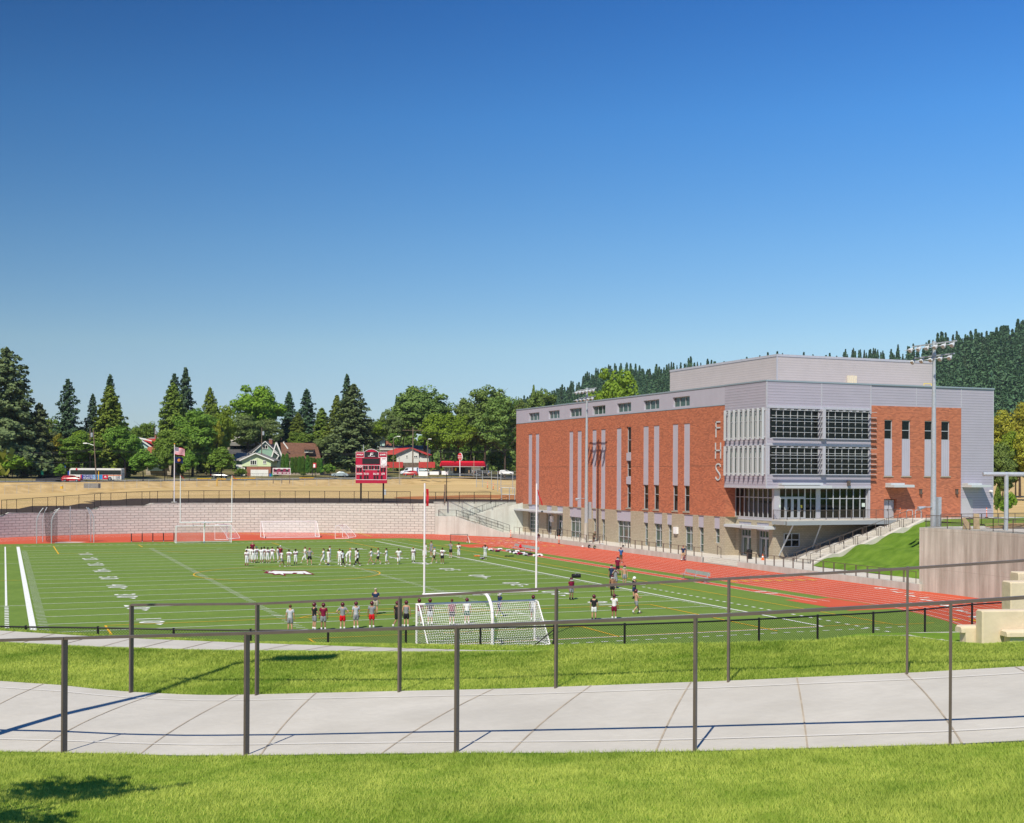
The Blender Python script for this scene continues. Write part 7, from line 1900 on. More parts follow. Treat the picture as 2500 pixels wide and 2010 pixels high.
def far_fence(pts, label, mesh_, post_, spc=1, rail=True, r=.035, mid=False):
 """pts: (u, vtop, vbase, d)"""
 t = thing('chain_link_fence', label, 'fence', polar(pts[len(pts) // 2][0], pts[len(pts) // 2][3], zof(pts[len(pts) // 2][0], pts[len(pts) // 2][2], pts[len(pts) // 2][3])))
 rl, ms = MB(), MB(); prev = None
 for u, vt, vb, d in pts:
  a = polar(u, d, zof(u, vb, d) - .1); b = Vector((a.x, a.y, zof(u, vt, d)))
  m_ = MB(); m_.tube(a, b, r, None, 6); m_.build('post', M[post_], t)
  if prev:
   if rail: rl.tube(prev[1], b, r * .8, None, 5)
   if mid: rl.tube(prev[0].lerp(prev[1], .5), a.lerp(b, .5), r * .8, None, 5)
   ms.quad(prev[0], a, b, prev[1])
  prev = (a, b)
 if rail: rl.build('top_rail', M[post_], t)
 ms.build('mesh', M[mesh_], t)
def wall_u(u, Rr=47.3):
 r = (u - 1250.0) / FPX; dx, dy = r * CS + SN, CS - r * SN; ax, ay = CAMP.x - CX0, CAMP.y - CYN
 A, B, Cc = dx * dx + dy * dy, 2 * (ax * dx + ay * dy), ax * ax + ay * ay - Rr * Rr; return (-B + math.sqrt(max(0, B * B - 4 * A * Cc))) / (2 * A)
ff = []
bl = [4, 17, 41, 80, 117, 138, 156, 193, 231, 246, 271, 309, 347, 366, 385, 423, 461, 498, 535, 572, 609, 647, 684, 721, 756, 793, 829, 865, 900, 935, 969, 1002]
for u in bl: ff.append((u, interp(u, [0, 140, 250, 370, 500, 1060], [1221.5, 1212.5, 1204.5, 1199.5, 1198, 1200.5]), interp(u, top_u, top_v) + .5, wall_u(u)))
far_fence(ff, 'black chain-link fence along the top of the curved block wall', 'chain_far', 'black', r=.045)
far_fence([(u, 1201.5, 1229, 209 - (u - 1035) * .02) for u in (1035, 1064, 1084.5, 1121.5, 1158, 1198.5)], 'black two-rail fence on top of the pale corner wall', 'chain_far', 'black', r=.05, mid=True)
sil = [(12 + 29.3 * k) for k in range(34)]
far_fence([(u, interp(u, [0, 130, 350, 1000], [1186, 1180, 1170, 1165.5]), interp(u, [0, 80, 150, 350, 600, 1000], [1207, 1203, 1198, 1190, 1187, 1183]), 250 + u * .078 - 8) for u in sil[:34]], 'silver chain-link fence at the foot of the dry bank', 'chain_silver', 'galv', r=.03)
far_fence([(u, interp(u, [-20, 300, 1200], [1160, 1157, 1155]), interp(u, [-20, 120, 260, 1200], [1182, 1178, 1174.5, 1166]), 275 + u * .074) for u in range(-20, 1200, 33)], 'black chain-link fence along the street on top of the bank', 'chain_far', 'black', r=.03)
for i, (u0, u1, v) in enumerate(((481, 515, 1169), (530, 553, 1170), (565, 587, 1169), (589, 623, 1168), (731, 765, 1167), (1010, 1016, 1181))):
 pass
t = thing('fence_topper', 'yellow plastic tubing capping parts of the silver outfield fence', 'fence cap', polar(620, 292, 8));
for u0, u1, v in ((481, 515, 1169.5), (589, 623, 1168.5), (731, 766, 1167.5), (565, 587, 1169)):
 mb = MB(); d = 242 + u0 * .078; mb.tube(polar(u0, d, zof(u0, v, d)), polar(u1, 242 + u1 * .078, zof(u1, v, d)), .11, None, 8); mb.build('tube', M['yellow_line'], t)
t = thing('gate_frame', 'yellow padded gate opening in the outfield fence', 'gate', polar(545, 284, 8));
mb = MB(); d = 284; mb.path([polar(530, d, zof(530, 1187, d)), polar(530, d, zof(530, 1170, d)), polar(552, d, zof(552, 1170, d))], .11, 8); mb.path([polar(564, d, zof(564, 1185, d)), polar(565, d, zof(565, 1169, d))], .11, 8); mb.build('frame', M['yellow_line'], t)
t = thing('backstop_fence', 'tall silver backstop fence of the ball field left of the school', 'fence', polar(1210, 262, 6.5)); ms = MB()
bs = [(1163, 1147, 1190, 300), (1178, 1149, 1190, 292), (1200, 1150, 1196, 280), (1215, 1151, 1200, 270), (1223, 1151, 1203, 262), (1252, 1151, 1205, 258), (1280, 1151, 1205, 250)]
pv_ = None
for u, vt, vb, d in bs:
 a = polar(u, d, zof(u, vb, d)); b = Vector((a.x, a.y, zof(u, vt, d))); m_ = MB(); m_.tube(a, b, .06, None, 6); m_.build('post', M['galv'], t)
 if pv_:
  m_ = MB();
  for s in (1.0, .66, .33): m_.tube(pv_[0].lerp(pv_[1], s), a.lerp(b, s), .035, None, 5)
  m_.build('rail', M['galv'], t); ms.quad(pv_[0], a, b, pv_[1])
 pv_ = (a, b)
ms.build('mesh', M['chain_silver'], t)
t = thing('dugout_gate', 'silver framed gate and short fence near the brick corner of the school', 'gate', polar(1235, 235, 6)); m_ = MB(); d = 232
for u in (1225, 1244, 1257): m_.tube(polar(u, d, zof(u, 1222, d)), polar(u, d, zof(u, 1191, d)), .07, None, 6)
m_.tube(polar(1225, d, zof(1225, 1191, d)), polar(1258, d, zof(1258, 1192, d)), .05); m_.tube(polar(1225, d, zof(1225, 1207, d)), polar(1258, d, zof(1258, 1208, d)), .04); m_.build('frame', M['galv'], t)
for u, v, lb in ((1190.5, 1193, 'orange delineator on the clay, left one of the pair'), (1204.5, 1195.5, 'orange delineator on the clay, right one of the pair')): delineator(tuple(polar(u, 245, zof(u, v, 245))), lb, 1.3)
# ================================================================== SCOREBOARD
pS = polar(906, 214, zof(906, 1223, 214)); t = thing('scoreboard', 'large crimson football scoreboard on two black posts with arched top', 'scoreboard', pS)
dS = 214.0
def SB_(u, v, y=0.0): return polar(u, dS - y, zof(u, v, dS))
def sbox(name, u0, u1, v0, v1, m_, y=0.0, th=.05):
 a, b = SB_(u0, v1, y), SB_(u1, v0, y); mb = MB(); mb.prism([(a.x, a.y), (b.x, b.y), (b.x + SN * th, b.y + CS * th), (a.x + SN * th, a.y + CS * th)], a.z, b.z); return mb.build(name, M[m_], t)
M['crimson'] = mat('crimson_panel', (.42, .010, .045), .45, .35, noise=.04, nscale=.5)
M['ledoff'] = mat('unlit_display', (.018, .018, .020), .5, .3)
for u in (881.2, 936): sbox('post', u - 1.9, u + 1.9, 1178, 1224, 'black', -.25, .30)
sbox('cabinet', 868.3, 944.8, 1103.5, 1180, 'crimson', 0, .35)
arch = [(SB_(889.5 + 33.5 * k / 16, 1104 - 7.2 * math.sin(math.pi * k / 16) ** .8), k) for k in range(17)]
mb = MB(); n = len(arch); vs = [p for p, k in arch] + [p + FY * .25 for p, k in arch]; mb.add(vs, [tuple(range(n))[::-1], tuple(range(n, 2 * n))] + [(i, i + 1, i + 1 + n, i + n) for i in range(n - 1)]); mb.build('arch', M['crimson'], t)
mb = MB()
for (p, k), (q, k2) in zip(arch[:-1], arch[1:]): mb.beam(p - FY * .03, q - FY * .03, .10, .06)
mb.build('arch_edge', M['white'], t)
def outline(u0, u1, v0, v1, w_=.6):
 for a in ((u0, u1, v0, v0 + w_), (u0, u1, v1 - w_, v1), (u0, u0 + w_, v0 + w_, v1 - w_), (u1 - w_, u1, v0 + w_, v1 - w_)): sbox('white_edge', *a, 'white', .03, .04)
outline(868.6, 889, 1103.8, 1117.3); outline(923.5, 944.4, 1103.8, 1117.3); outline(868.6, 944.4, 1136.2, 1171.8)
sbox('logo_panel', 889.2, 923.2, 1104, 1117, 'ledoff', .04, .04)
sbox('video_display', 884.3, 927, 1119.5, 1133, 'ledoff', .04, .04)
sbox('sponsor_panel', 929, 944.4, 1117.6, 1135.4, 'white', .04, .04)
outline(885.2, 927.4, 1136.4, 1147.6)
def digits(us_, v0, v1):
 for u in us_: sbox('digit_display', u - 2.4, u + 2.4, v0, v1, 'ledoff', .05, .04)
digits((889, 895, 903, 909.5, 917.2, 923.6), 1137.4, 1146.6); digits((873.7, 880.2), 1143.2, 1152); digits((931.8, 938.6), 1143.2, 1152); digits((880.5, 890.8, 897.4, 914.5, 921.5, 931.8), 1161.5, 1169.5)
for u, v0, v1 in ((888.8, 1148.5, 1152.3), (923.2, 1148.5, 1152.3)): sbox('digit_display', u - 2.2, u + 2.2, v0, v1, 'ledoff', .05, .04)
for u, v in ((898.9, 1139.5), (898.9, 1142.6), (913.4, 1144.6)): sbox('colon_dot', u - .8, u + .8, v, v + 1.6, 'white', .05, .04)
def stext(s, u, v, hpx, m_='white', squeeze=1.0, it=0.0):
 c = SB_(u, v, .10); x = text_mb(s, hpx * dS / FPX * 1.38, .01, .012); Mx = Matrix.Translation(c) @ frame_m((0, 0, 0), RX, ZZ) @ Matrix(((squeeze, it, 0, 0), (0, 1, 0, 0), (0, 0, 1, 0), (0, 0, 0, 1)))
 mb = MB(); mb.merge(x, Mx); mb.build('lettering', M[m_], t)
stext('FRANKLIN', 877.2, 1139.8, 4.2, squeeze=.50); stext('GUEST', 935.6, 1139.8, 4.2, squeeze=.72); stext('DOWN', 877.5, 1157.3, 4.4, squeeze=.66); stext('TO GO', 894.4, 1157.3, 4.4, squeeze=.62); stext('BALL ON', 918, 1157.3, 4.4, squeeze=.55); stext('QTR', 935.3, 1157.3, 4.4, squeeze=.7)
stext('FRANKLIN', 878.8, 1110.4, 3.4, squeeze=.66, it=.25); stext('QUAKERS', 934, 1110.4, 3.2, squeeze=.72)
stext('F', 906.5, 1110.5, 8.5, squeeze=1.5, it=.25); sbox('logo_swash', 898, 915, 1113.6, 1114.6, 'white', .09, .03)
mb = MB(); c = SB_(936.6, 1127, .1);
for k in range(14): a = 2 * math.pi * k / 14; mb.beam(c + RX * .38 * math.cos(a) + ZZ * .38 * math.sin(a), c + RX * .45 * math.cos(a + .2) + ZZ * .45 * math.sin(a + .2), .03, .03)
mb.build('sponsor_wreath', M['galv'], t); sbox('sponsor_text', 932, 941.5, 1119.6, 1120.3, 'crimson', .09, .02)
t2 = thing('equipment_box', 'pale electrical cabinet on the right scoreboard post', 'electrical box', SB_(938.5, 1208)); t_s = t; t = t2; sbox('cabinet', 938.2, 942.4, 1195.5, 1208.5, 'steel_l', .2, .4); t = t_s
t = thing('baseball_scoreboard', 'small maroon and white baseball scoreboard with ball strike out lettering by the bank', 'scoreboard', polar(687, 300, zof(687, 1180, 300))); dS = 300.0
sbox('cabinet', 665.8, 709, 1143, 1159.2, 'white', 0, .3); M['dullmaroon'] = mat('faded_maroon_panel', (.22, .03, .08), .6, .2); sbox('panel', 667.2, 707.8, 1144.6, 1152.4, 'dullmaroon', .04, .03)
for u in (672.5, 687.5, 700.5): sbox('digit_display', u - 2.8, u + 2.8, 1147, 1151.2, 'ledoff', .07, .03)
sbox('panel', 667.2, 707.8, 1153.4, 1158, 'dullmaroon', .04, .03)
for u, s_ in ((673, 'BALL'), (683.5, 'STRIKE'), (694.5, 'OUT'), (703, 'INN')): stext(s_, u, 1155.7, 3.0, squeeze=.8 if s_ != 'STRIKE' else .62)
for u, s_ in ((675, 'GUEST'), (688, 'INNING'), (701, 'HOME')): stext(s_, u, 1145.6, 1.4)
for u in (667, 688, 707): sbox('post', u - .8, u + .8, 1159.2, 1181, 'wood_pole', -.1, .2)
t = thing('school_sign', 'small red and white notice sign on two black posts before the hedge', 'sign', polar(768, 345, zof(768, 1165, 345))); dS = 345.0
sbox('panel', 764, 772, 1130.5, 1142.5, 'red', 0, .3); sbox('panel', 764.8, 769.5, 1133.5, 1141.5, 'white', .04, .03)
for u in (762.8, 769.5): sbox('post', u - .7, u + .7, 1142.5, 1165, 'black', -.1, .15)
t = thing('concrete_shed', 'low grey concrete hut on the dry bank below the bus', 'hut', polar(222, 270, zof(222, 1192, 270))); dS = 268.0; sbox('wall', 204.5, 240, 1180.5, 1192, 'groof', 0, 1.5)
t = thing('yellow_bin', 'small yellow bin on the dry bank left of the concrete hut', 'bin', polar(150, 262, zof(150, 1193.5, 262))); dS = 262.0; sbox('body', 147.4, 152.6, 1186.5, 1193.5, 'yellow_line', 0, .4); sbox('lid', 148, 152, 1185, 1186.5, 'galv', 0, .4)
for i, (u0, u1, v0, v1) in enumerate(((1022, 1044, 1151.5, 1162.5), (1049, 1071, 1151.5, 1159.5), (1078, 1094, 1150.5, 1159.5))):
 t = thing('banner', ['large white banner on the street fence by the van', 'white banner on the street fence in front of a dark car', 'white banner on the street fence left of the red bin'][i], 'banner', polar(u0, 350, zof(u0, v1, 350))); dS = 349.0 + (u0 - 1000) * .06; sbox('sheet', u0, u1, v0, v1, 'white', .1, .04)
# ================================================================== FLAGS
pF = polar(425.7, wall_u(425, 48.5), 0); dF_ = wall_u(425, 48.5); zb_ = zof(425.7, 1227, dF_)
t = thing('flagpole', 'tall white flagpole with a gold ball behind the far goalpost', 'flagpole', (pF.x, pF.y, zb_))
mb = MB(); mb.tube((pF.x, pF.y, zb_), (pF.x, pF.y, zof(425.7, 1085, dF_)), .10, .05, 10); mb.build('pole', M['white'], t); mb = MB(); mb.ball((pF.x, pF.y, zof(425.7, 1084, dF_)), .12); mb.build('finial', M['yellow_line'], t)
mb = MB(); mb.lathe([(.5, 0), (.45, .12), (.12, .15)], (pF.x, pF.y, zb_), 12); mb.build('base', M['walk'], t)
M['navy'] = mat('navy_cloth', (.010, .018, .075), .8, .1); M['fwhite'] = mat('white_cloth', (.72, .72, .74), .85, .1); M['fred'] = mat('red_cloth', (.50, .02, .04), .8, .1); M['fgold'] = mat('gold_emblem', (.60, .25, .05), .7, .1)
def flag(name, label, v0, v1, W_, tilt, cellf, nx=26, ny=13):
 z1, z0 = zof(426, v0, dF_), zof(426, v1, dF_); Hh = z1 - z0; o = Vector((pF.x, pF.y, z1)); vs = []
 dirv = RX * .98 + FY * .2
 for j in range(ny + 1):
  for i in range(nx + 1):
   s, q = i / nx, j / ny; w_ = .16 * math.sin(7 * s + 2 * q) * s
   vs.append(o + dirv * (W_ * s * .93) + FY * w_ - ZZ * (Hh * q + tilt * s + .10 * math.sin(5.5 * s + 1) * s))
 mb = MB()
 mb.v = [tuple(v) for v in vs]
 for j in range(ny):
  for i in range(nx): mb.f.append((j * (nx + 1) + i, (j + 1) * (nx + 1) + i, (j + 1) * (nx + 1) + i + 1, j * (nx + 1) + i + 1)); mb.m.append(cellf(i, j))
 o_ = mb.build(name, [M['fred'], M['fwhite'], M['navy'], M['fgold']]); o_['label'] = label; o_['category'] = 'flag'
flag('stars_and_stripes_flag', 'United States flag flying at the top of the flagpole', 1091, 1109, 1.75, .35, lambda i, j: ((1 if (i + j) % 2 and i % 2 else 2) if (i < 11 and j < 7) else (0 if j % 2 == 0 else 1)))
flag('navy_flag', 'navy blue state flag with a gold emblem flying below the stars and stripes', 1115, 1130, 1.45, .15, lambda i, j: 3 if ((i - 14) / 5.0) ** 2 + ((j - 6.5) / 3.0) ** 2 < 1 else 2)
# ================================================================== VEHICLES
M['tyre'] = mat('tyre_rubber', (.015, .015, .015), .85, .1); M['rim'] = mat('wheel_rim', (.5, .5, .52), .3, .5, .7)
def paint(n, c): M[n] = mat(n, c, .25, .5)
paint('car_red', (.42, .012, .02)); paint('car_silver', (.36, .44, .45)); paint('car_black', (.012, .013, .016)); paint('car_white', (.72, .74, .76)); paint('car_blue', (.04, .10, .25))
M['tail'] = mat('tail_lamp', (.5, .01, .01), .2, .5); M['headl'] = mat('head_lamp', (.7, .7, .7), .1, .6)
def car(u, vw, d, L, label, col, kind='hatch', flip=False):
 """side view; u is the middle of the car, vw the bottom of the wheels"""
 o = polar(u, d, zof(u, vw, d)); t = thing('car' if kind != 'van' else 'van', label, 'car' if kind != 'van' else 'van', o)
 if kind == 'van': pr_ = [(0, .35), (0, 1.0), (.03, 1.95), (.10, 2.15), (.58, 2.15), (.72, 2.05), (.82, 1.25), (.97, 1.05), (1.0, .8), (1.0, .35)]; wn = [(.60, 1.35), (.60, 1.95), (.70, 1.93), (.79, 1.3)]; Wd = 1.95
 elif kind == 'sedan': pr_ = [(0, .3), (0, .75), (.03, .92), (.17, .98), (.30, 1.38), (.42, 1.46), (.56, 1.42), (.72, 1.0), (.95, .88), (1.0, .7), (1.0, .3)]; wn = [(.22, .98), (.32, 1.33), (.42, 1.40), (.55, 1.36), (.67, 1.0)]; Wd = 1.75
 else: pr_ = [(0, .3), (0, .85), (.02, 1.05), (.08, 1.40), (.18, 1.50), (.45, 1.52), (.58, 1.44), (.74, 1.05), (.95, .92), (1.0, .7), (1.0, .3)]; wn = [(.07, 1.03), (.13, 1.38), (.45, 1.44), (.57, 1.37), (.69, 1.05)]; Wd = 1.75
 sx = -1 if flip else 1; Pp = lambda a, y, z: o + RX * ((a - .5) * L * sx) + FY * y + ZZ * z
 def ext(name, poly, y0, y1, m_, inset=0.0):
  mb = MB(); n = len(poly); v = [Pp(a, y0 + (inset if z > 1.0 else 0), z) for a, z in poly] + [Pp(a, y1 - (inset if z > 1.0 else 0), z) for a, z in poly]; f = [tuple(range(n)), tuple(range(n, 2 * n))[::-1]] + [(i, i + n, (i + 1) % n + n, (i + 1) % n) for i in range(n)]; mb.add(v, f); return mb.build(name, M[m_], t)
 ext('body', pr_, -Wd / 2, Wd / 2, col, .16)
 ext('side_window', wn, -Wd / 2 + .13 if kind != 'van' else -Wd / 2 + .13, -Wd / 2 + .3, 'glass'); m2 = [(a, z + .0) for a, z in wn]
 mb = MB(); ia = 4 if kind == 'van' else len(wn) - 1
 for a in ((.19, .81) if kind != 'van' else (.2, .83)):
  for y in (-Wd / 2 - .01, Wd / 2 - .19):
   w_ = MB(); w_.tube(Pp(a, y, .32), Pp(a, y + .2, .32), .33, None, 14); wo = w_.build('wheel', M['tyre'], t); r_ = MB(); r_.tube(Pp(a, y - .015, .32), Pp(a, y + .02, .32), .20, None, 10); ro = bpy.data.objects.new('rim', r_.mesh('rim', M['rim'], off=top_loc(t))); C.objects.link(ro); ro.parent = wo
 ext('tail_light', [(-.004, .8), (-.004, 1.0), (.03, 1.0), (.03, .8)], -Wd / 2 - .01, -Wd / 2 + .3, 'tail'); ext('headlight', [(.95, .68), (.95, .84), (1.003, .80), (1.003, .68)], -Wd / 2 - .01, -Wd / 2 + .35, 'headl')
 if kind == 'van': ext('blue_stripe', [(.05, 1.05), (.05, 1.15), (.8, 1.13), (.8, 1.05)], -Wd / 2 - .02, -Wd / 2 + .1, 'car_blue')
 if kind == 'van': ext('windscreen', [(.73, 2.0), (.742, 2.02), (.832, 1.3), (.82, 1.27)], -Wd / 2 + .25, Wd / 2 - .25, 'glass')
 return t
cr1 = car(176, 1177, 288, 4.3, 'bright red hatchback driving in front of the bus', 'car_red')
car(830.5, 1164.5, 348, 4.6, 'silver-green sedan parked left of the scoreboard', 'car_silver', 'sedan', True)
car(537, 1168, 330, 4.4, 'black car in the shade before the bungalow', 'car_black', 'hatch'); car(1001, 1160, 362, 5.4, 'white delivery van with a blue stripe by the utility pole', 'car_white', 'van', True); car(1002, 1162.5, 356, 4.0, 'red hatchback parked in front of the white van', 'car_red', 'hatch', True)
car(1060, 1160, 372, 4.6, 'black car behind the middle banner', 'car_black', 'hatch', True); car(1178, 1160, 384, 4.8, 'black van-like car parked right of the restaurant', 'car_black', 'hatch'); car(1030, 1153, 385, 4.4, 'pale pickup-like car behind the white van', 'car_silver', 'hatch'); car(878, 1138, 385, 4.4, 'dark car in the lane behind the scoreboard', 'car_black', 'hatch'); car(1236, 1160, 380, 4.4, 'white car between the oak trunks left of the school', 'car_white', 'hatch')
ob = polar(236.5, 298, zof(236, 1174.5, 298)); t = thing('bus', 'white city bus with blue and red advertising panels passing behind the red car', 'bus', ob); LB = 12.3; Lx0 = -(236.5 - 172) / FPX * 298;
Pb = lambda a, y, z: ob + RX * (-LB / 2 + a) + FY * y + ZZ * z
def bbox_(name, a0, a1, z0, z1, m_, y0=-1.28, y1=1.28, par=None):
 mb = MB(); v = [Pb(*p) for p in ((a0, y0, z0), (a1, y0, z0), (a1, y1, z0), (a0, y1, z0), (a0, y0, z1), (a1, y0, z1), (a1, y1, z1), (a0, y1, z1))]; mb.add(v, [(0, 3, 2, 1), (4, 5, 6, 7), (0, 1, 5, 4), (1, 2, 6, 5), (2, 3, 7, 6), (3, 0, 4, 7)]); return mb.build(name, M[m_], t)
paint('bus_cream', (.74, .72, .66)); paint('bus_blue', (.02, .05, .28)); paint('bus_sky', (.05, .30, .62)); paint('bus_red', (.62, .02, .05)); paint('bus_grey', (.40, .41, .42)); paint('bus_orange', (.75, .18, .03))
mb = MB(); pr_ = [(0.1, .35), (0, .9), (.15, 2.6), (.45, 3.0), (LB - .2, 3.0), (LB, 2.8), (LB, .35)]; n = len(pr_); mb.add([Pb(a, -1.25, z) for a, z in pr_] + [Pb(a, 1.25, z) for a, z in pr_], [tuple(range(n)), tuple(range(n, 2 * n))[::-1]] + [(i, i + n, (i + 1) % n + n, (i + 1) % n) for i in range(n)]); mb.build('body', M['bus_cream'], t)
for a0, a1 in ((.35, 1.5), (1.6, 2.9), (3.0, 4.3), (4.4, 5.7), (5.8, 7.1), (7.2, 8.5), (8.6, 9.9), (10.0, 11.2), (11.3, 12.2)): bbox_('window', a0, a1, 1.55, 2.50, 'glass', -1.27)
bbox_('window_band', .3, LB - .05, 1.50, 2.55, 'car_black', -1.262, -1.25)
bbox_('ad_panel', 3.0, 5.6, .42, 1.45, 'bus_blue', -1.27, -1.25); bbox_('ad_panel', 5.6, 7.9, .42, 1.45, 'bus_sky', -1.27, -1.25); bbox_('ad_panel', 7.9, 9.2, .42, 1.45, 'bus_red', -1.27, -1.25); bbox_('red_stripe', 2.7, 3.0, .42, 1.45, 'bus_red', -1.27, -1.25); bbox_('orange_stripe', 9.2, LB, 1.25, 1.42, 'bus_orange', -1.27, -1.25); bbox_('engine_grille', 11.0, 12.0, .55, 1.15, 'bus_grey', -1.27, -1.25)
bbox_('roof_stripe', 1.6, 2.0, 2.55, 2.97, 'bus_red', -1.27, -1.25)
mb = MB(); x_ = text_mb('The Provider for a', .42, .005, .008); mb.merge(x_, Matrix.Translation(Pb(5.0, -1.30, 1.18)) @ frame_m((0, 0, 0), RX, ZZ)); x_ = text_mb('Brighter Future', .50, .005, .012); mb.merge(x_, Matrix.Translation(Pb(5.0, -1.30, .72)) @ frame_m((0, 0, 0), RX, ZZ)); mb.build('lettering', M['white'], t)
mb = MB(); mb.add([Pb(8.2, -1.30, .85), Pb(8.95, -1.30, .85), Pb(8.55, -1.30, 1.25)], [(0, 1, 2)]); mb.build('ad_emblem', M['white'], t)
for a in (2.2, 9.6):
 for y in (-1.29, 1.0): w_ = MB(); w_.tube(Pb(a, y, .48), Pb(a, y + .28, .48), .48, None, 16); wo = w_.build('wheel', M['tyre'], t); r_ = MB(); r_.tube(Pb(a, y - .02, .48), Pb(a, y + .02, .48), .27, None, 12); ro = bpy.data.objects.new('rim', r_.mesh('rim', M['rim'], off=top_loc(t))); C.objects.link(ro); ro.parent = wo
bbox_('bicycle_rack', -.55, -.05, .9, 2.3, 'bus_blue', -.5, .5)
t = thing('yellow_post', 'slim yellow guy-wire marker in front of the bus', 'post', polar(240.8, 286, zof(240.8, 1172, 286))); mb = MB(); mb.tube(polar(240.8, 286, zof(240.8, 1172, 286)), polar(240.8, 286, zof(240.8, 1151, 286)), .10); mb.build('marker', M['yellow_line'], t)
# ================================================================== PEOPLE
def skin_mesh(name, nodes, edges, root, sub=1):
 me = bpy.data.meshes.new(name); me.from_pydata([n[0] for n in nodes], edges, []); ob = bpy.data.objects.new(name, me); C.objects.link(ob)
 md = ob.modifiers.new('s', 'SKIN'); md.use_smooth_shade = True
 for i, n in enumerate(nodes):
  r = n[1]; me.skin_vertices[0].data[i].radius = (r, r) if not hasattr(r, '__len__') else r
 me.skin_vertices[0].data[root].use_root = True
 if sub: sb = ob.modifiers.new('b', 'SUBSURF'); sb.levels = sub
 dg = bpy.context.evaluated_depsgraph_get(); dg.update(); out = bpy.data.meshes.new_from_object(ob.evaluated_get(dg)); out.name = name
 bpy.data.objects.remove(ob); bpy.data.meshes.remove(me); return out
ARM = {'down': ((.245, -.02, 1.14), (.26, .05, .90)), 'hip': ((.40, -.10, 1.20), (.19, .06, 1.05)), 'fwd': ((.25, .06, 1.16), (.15, .28, 1.20)), 'point': ((.44, .03, 1.40), (.68, .10, 1.42)),
  'face': ((.30, .16, 1.26), (.09, .17, 1.52)), 'back': ((.25, -.14, 1.17), (.25, -.16, .92)), 'front': ((.25, .10, 1.17), (.24, .28, 1.00)), 'up': ((.36, .10, 1.55), (.16, .12, 1.74)), 'knee': ((.26, .20, 1.20), (.16, .30, .96))}
LEG = {'st': ((.105, .02, .50), (.12, -.01, .085)), 'f': ((.10, .20, .53), (.10, .34, .09)), 'b': ((.10, .0, .50), (.10, -.30, .14)), 'w': ((.17, .03, .50), (.22, .0, .085))}
_pc = {}
def body_parts(aL, aR, lL, lR, lean):
 key = (aL, aR, lL, lR, lean)
 if key in _pc: return _pc[key]
 def up(p):  # lean the upper body forward about the hips
  if p[2] < .98: return Vector(p)
  y, z = p[1], p[2] - .95; c, s = math.cos(R(lean)), math.sin(R(lean)); return Vector((p[0], y * c + z * s, .95 + z * c - y * s))
 def upa(p): y, z = p[1], p[2] - .95; c, s = math.cos(R(lean)), math.sin(R(lean)); return Vector((p[0], y * c + z * s, .95 + z * c - y * s))
 nd, ed = [], []
 def add(p, r, par=None, f=upa): nd.append((f(p), r)); i = len(nd) - 1; (ed.append((par, i)) if par is not None else None); return i
 I_ = lambda p: Vector(p)
 pel = add((0, 0, .96), (.155, .115), None, I_); wa = add((0, 0, 1.10), (.135, .10), pel); ch = add((0, .0, 1.30), (.17, .115), wa); ub = add((0, -.01, 1.42), (.12, .085), ch)
 nk = add((0, 0, 1.50), .055, ub); jw = add((0, .025, 1.575), (.070, .075), nk); hd = add((0, .01, 1.665), (.082, .098), jw); tp = add((0, .0, 1.735), (.060, .072), hd)
 ns = add((0, .105, 1.63), .016, jw); er = [add((s * .088, .0, 1.64), .018, hd) for s in (-1, 1)]
 joints = {}
 for s, a, l in ((-1, aL, lL), (1, aR, lR)):
  sh = add((s * .185, -.005, 1.43), .062, ub); e, w_ = ARM[a]; el = add((s * e[0], e[1], e[2]), .042, sh); wr = add((s * w_[0], w_[1], w_[2]), .028, el)
  d = (Vector((s * w_[0], w_[1], w_[2])) - Vector((s * e[0], e[1], e[2]))).normalized(); p = Vector((s * w_[0], w_[1], w_[2]))
  pm = add(p + d * .06, (.038, .020), wr); side = d.cross(Vector((0, 0, 1)) if abs(d.z) < .8 else Vector((0, 1, 0))).normalized()
  for k, L in enumerate((.070, .080, .074, .058)):
   o = side * (.024 - .016 * k); f1 = add(p + d * .10 + o, .0095, pm); add(p + d * (.10 + L) + o * 1.1 + Vector((0, .012, 0)), .0075, f1)
  t1 = add(p + d * .055 + side * .040, .011, pm); add(p + d * .10 + side * .055, .009, t1)
  hp_ = add((s * .092, 0, .90), .098, pel, I_); k_, an = LEG[l]; kn = add((s * k_[0], k_[1], k_[2]), .062, hp_, I_); cf = add((s * (k_[0] + an[0]) / 2, (k_[1] + an[1]) / 2 - .02, (k_[2] + an[2]) / 2 + .06), .055, kn, I_); ak = add((s * an[0], an[1], an[2]), .038, cf, I_)
  joints[s] = (Vector((s * an[0], an[1], an[2])), [nd[i] for i in (sh, el)], [nd[i] for i in (hp_, kn)], nd[ak])
 P = {'body': skin_mesh('body', nd, ed, pel)}
 def grow(name, pts, e, dr, root=0, sub=1): P[name] = skin_mesh(name, [(p, tuple(x + dr for x in (r if hasattr(r, '__len__') else (r, r)))) for p, r in pts], e, root, sub)
 s0 = [(Vector((0, 0, .885)), (.165, .125)), (Vector((0, 0, .97)), (.158, .118)), nd[wa], nd[ch], nd[ub]]; e = [(0, 1), (1, 2), (2, 3), (3, 4)]; tank = list(s0); te = list(e)
 for s in (-1, 1):
  sh, el = joints[s][1]; n = len(s0); mid = (sh[0].lerp(el[0], .62), .052); s0 += [sh, mid]; e += [(4, n), (n, n + 1)]; n = len(tank); tank += [(sh[0].lerp(nd[ub][0], .35), .055)]; te += [(4, n)]
 grow('shirt', s0, e, .022); grow('tank', tank, te, .018)
 pad = [(p, (r[0] * 1.18, r[1] * 1.15) if hasattr(r, '__len__') else r * 1.35) for p, r in s0]; grow('jersey', pad, e, .020)
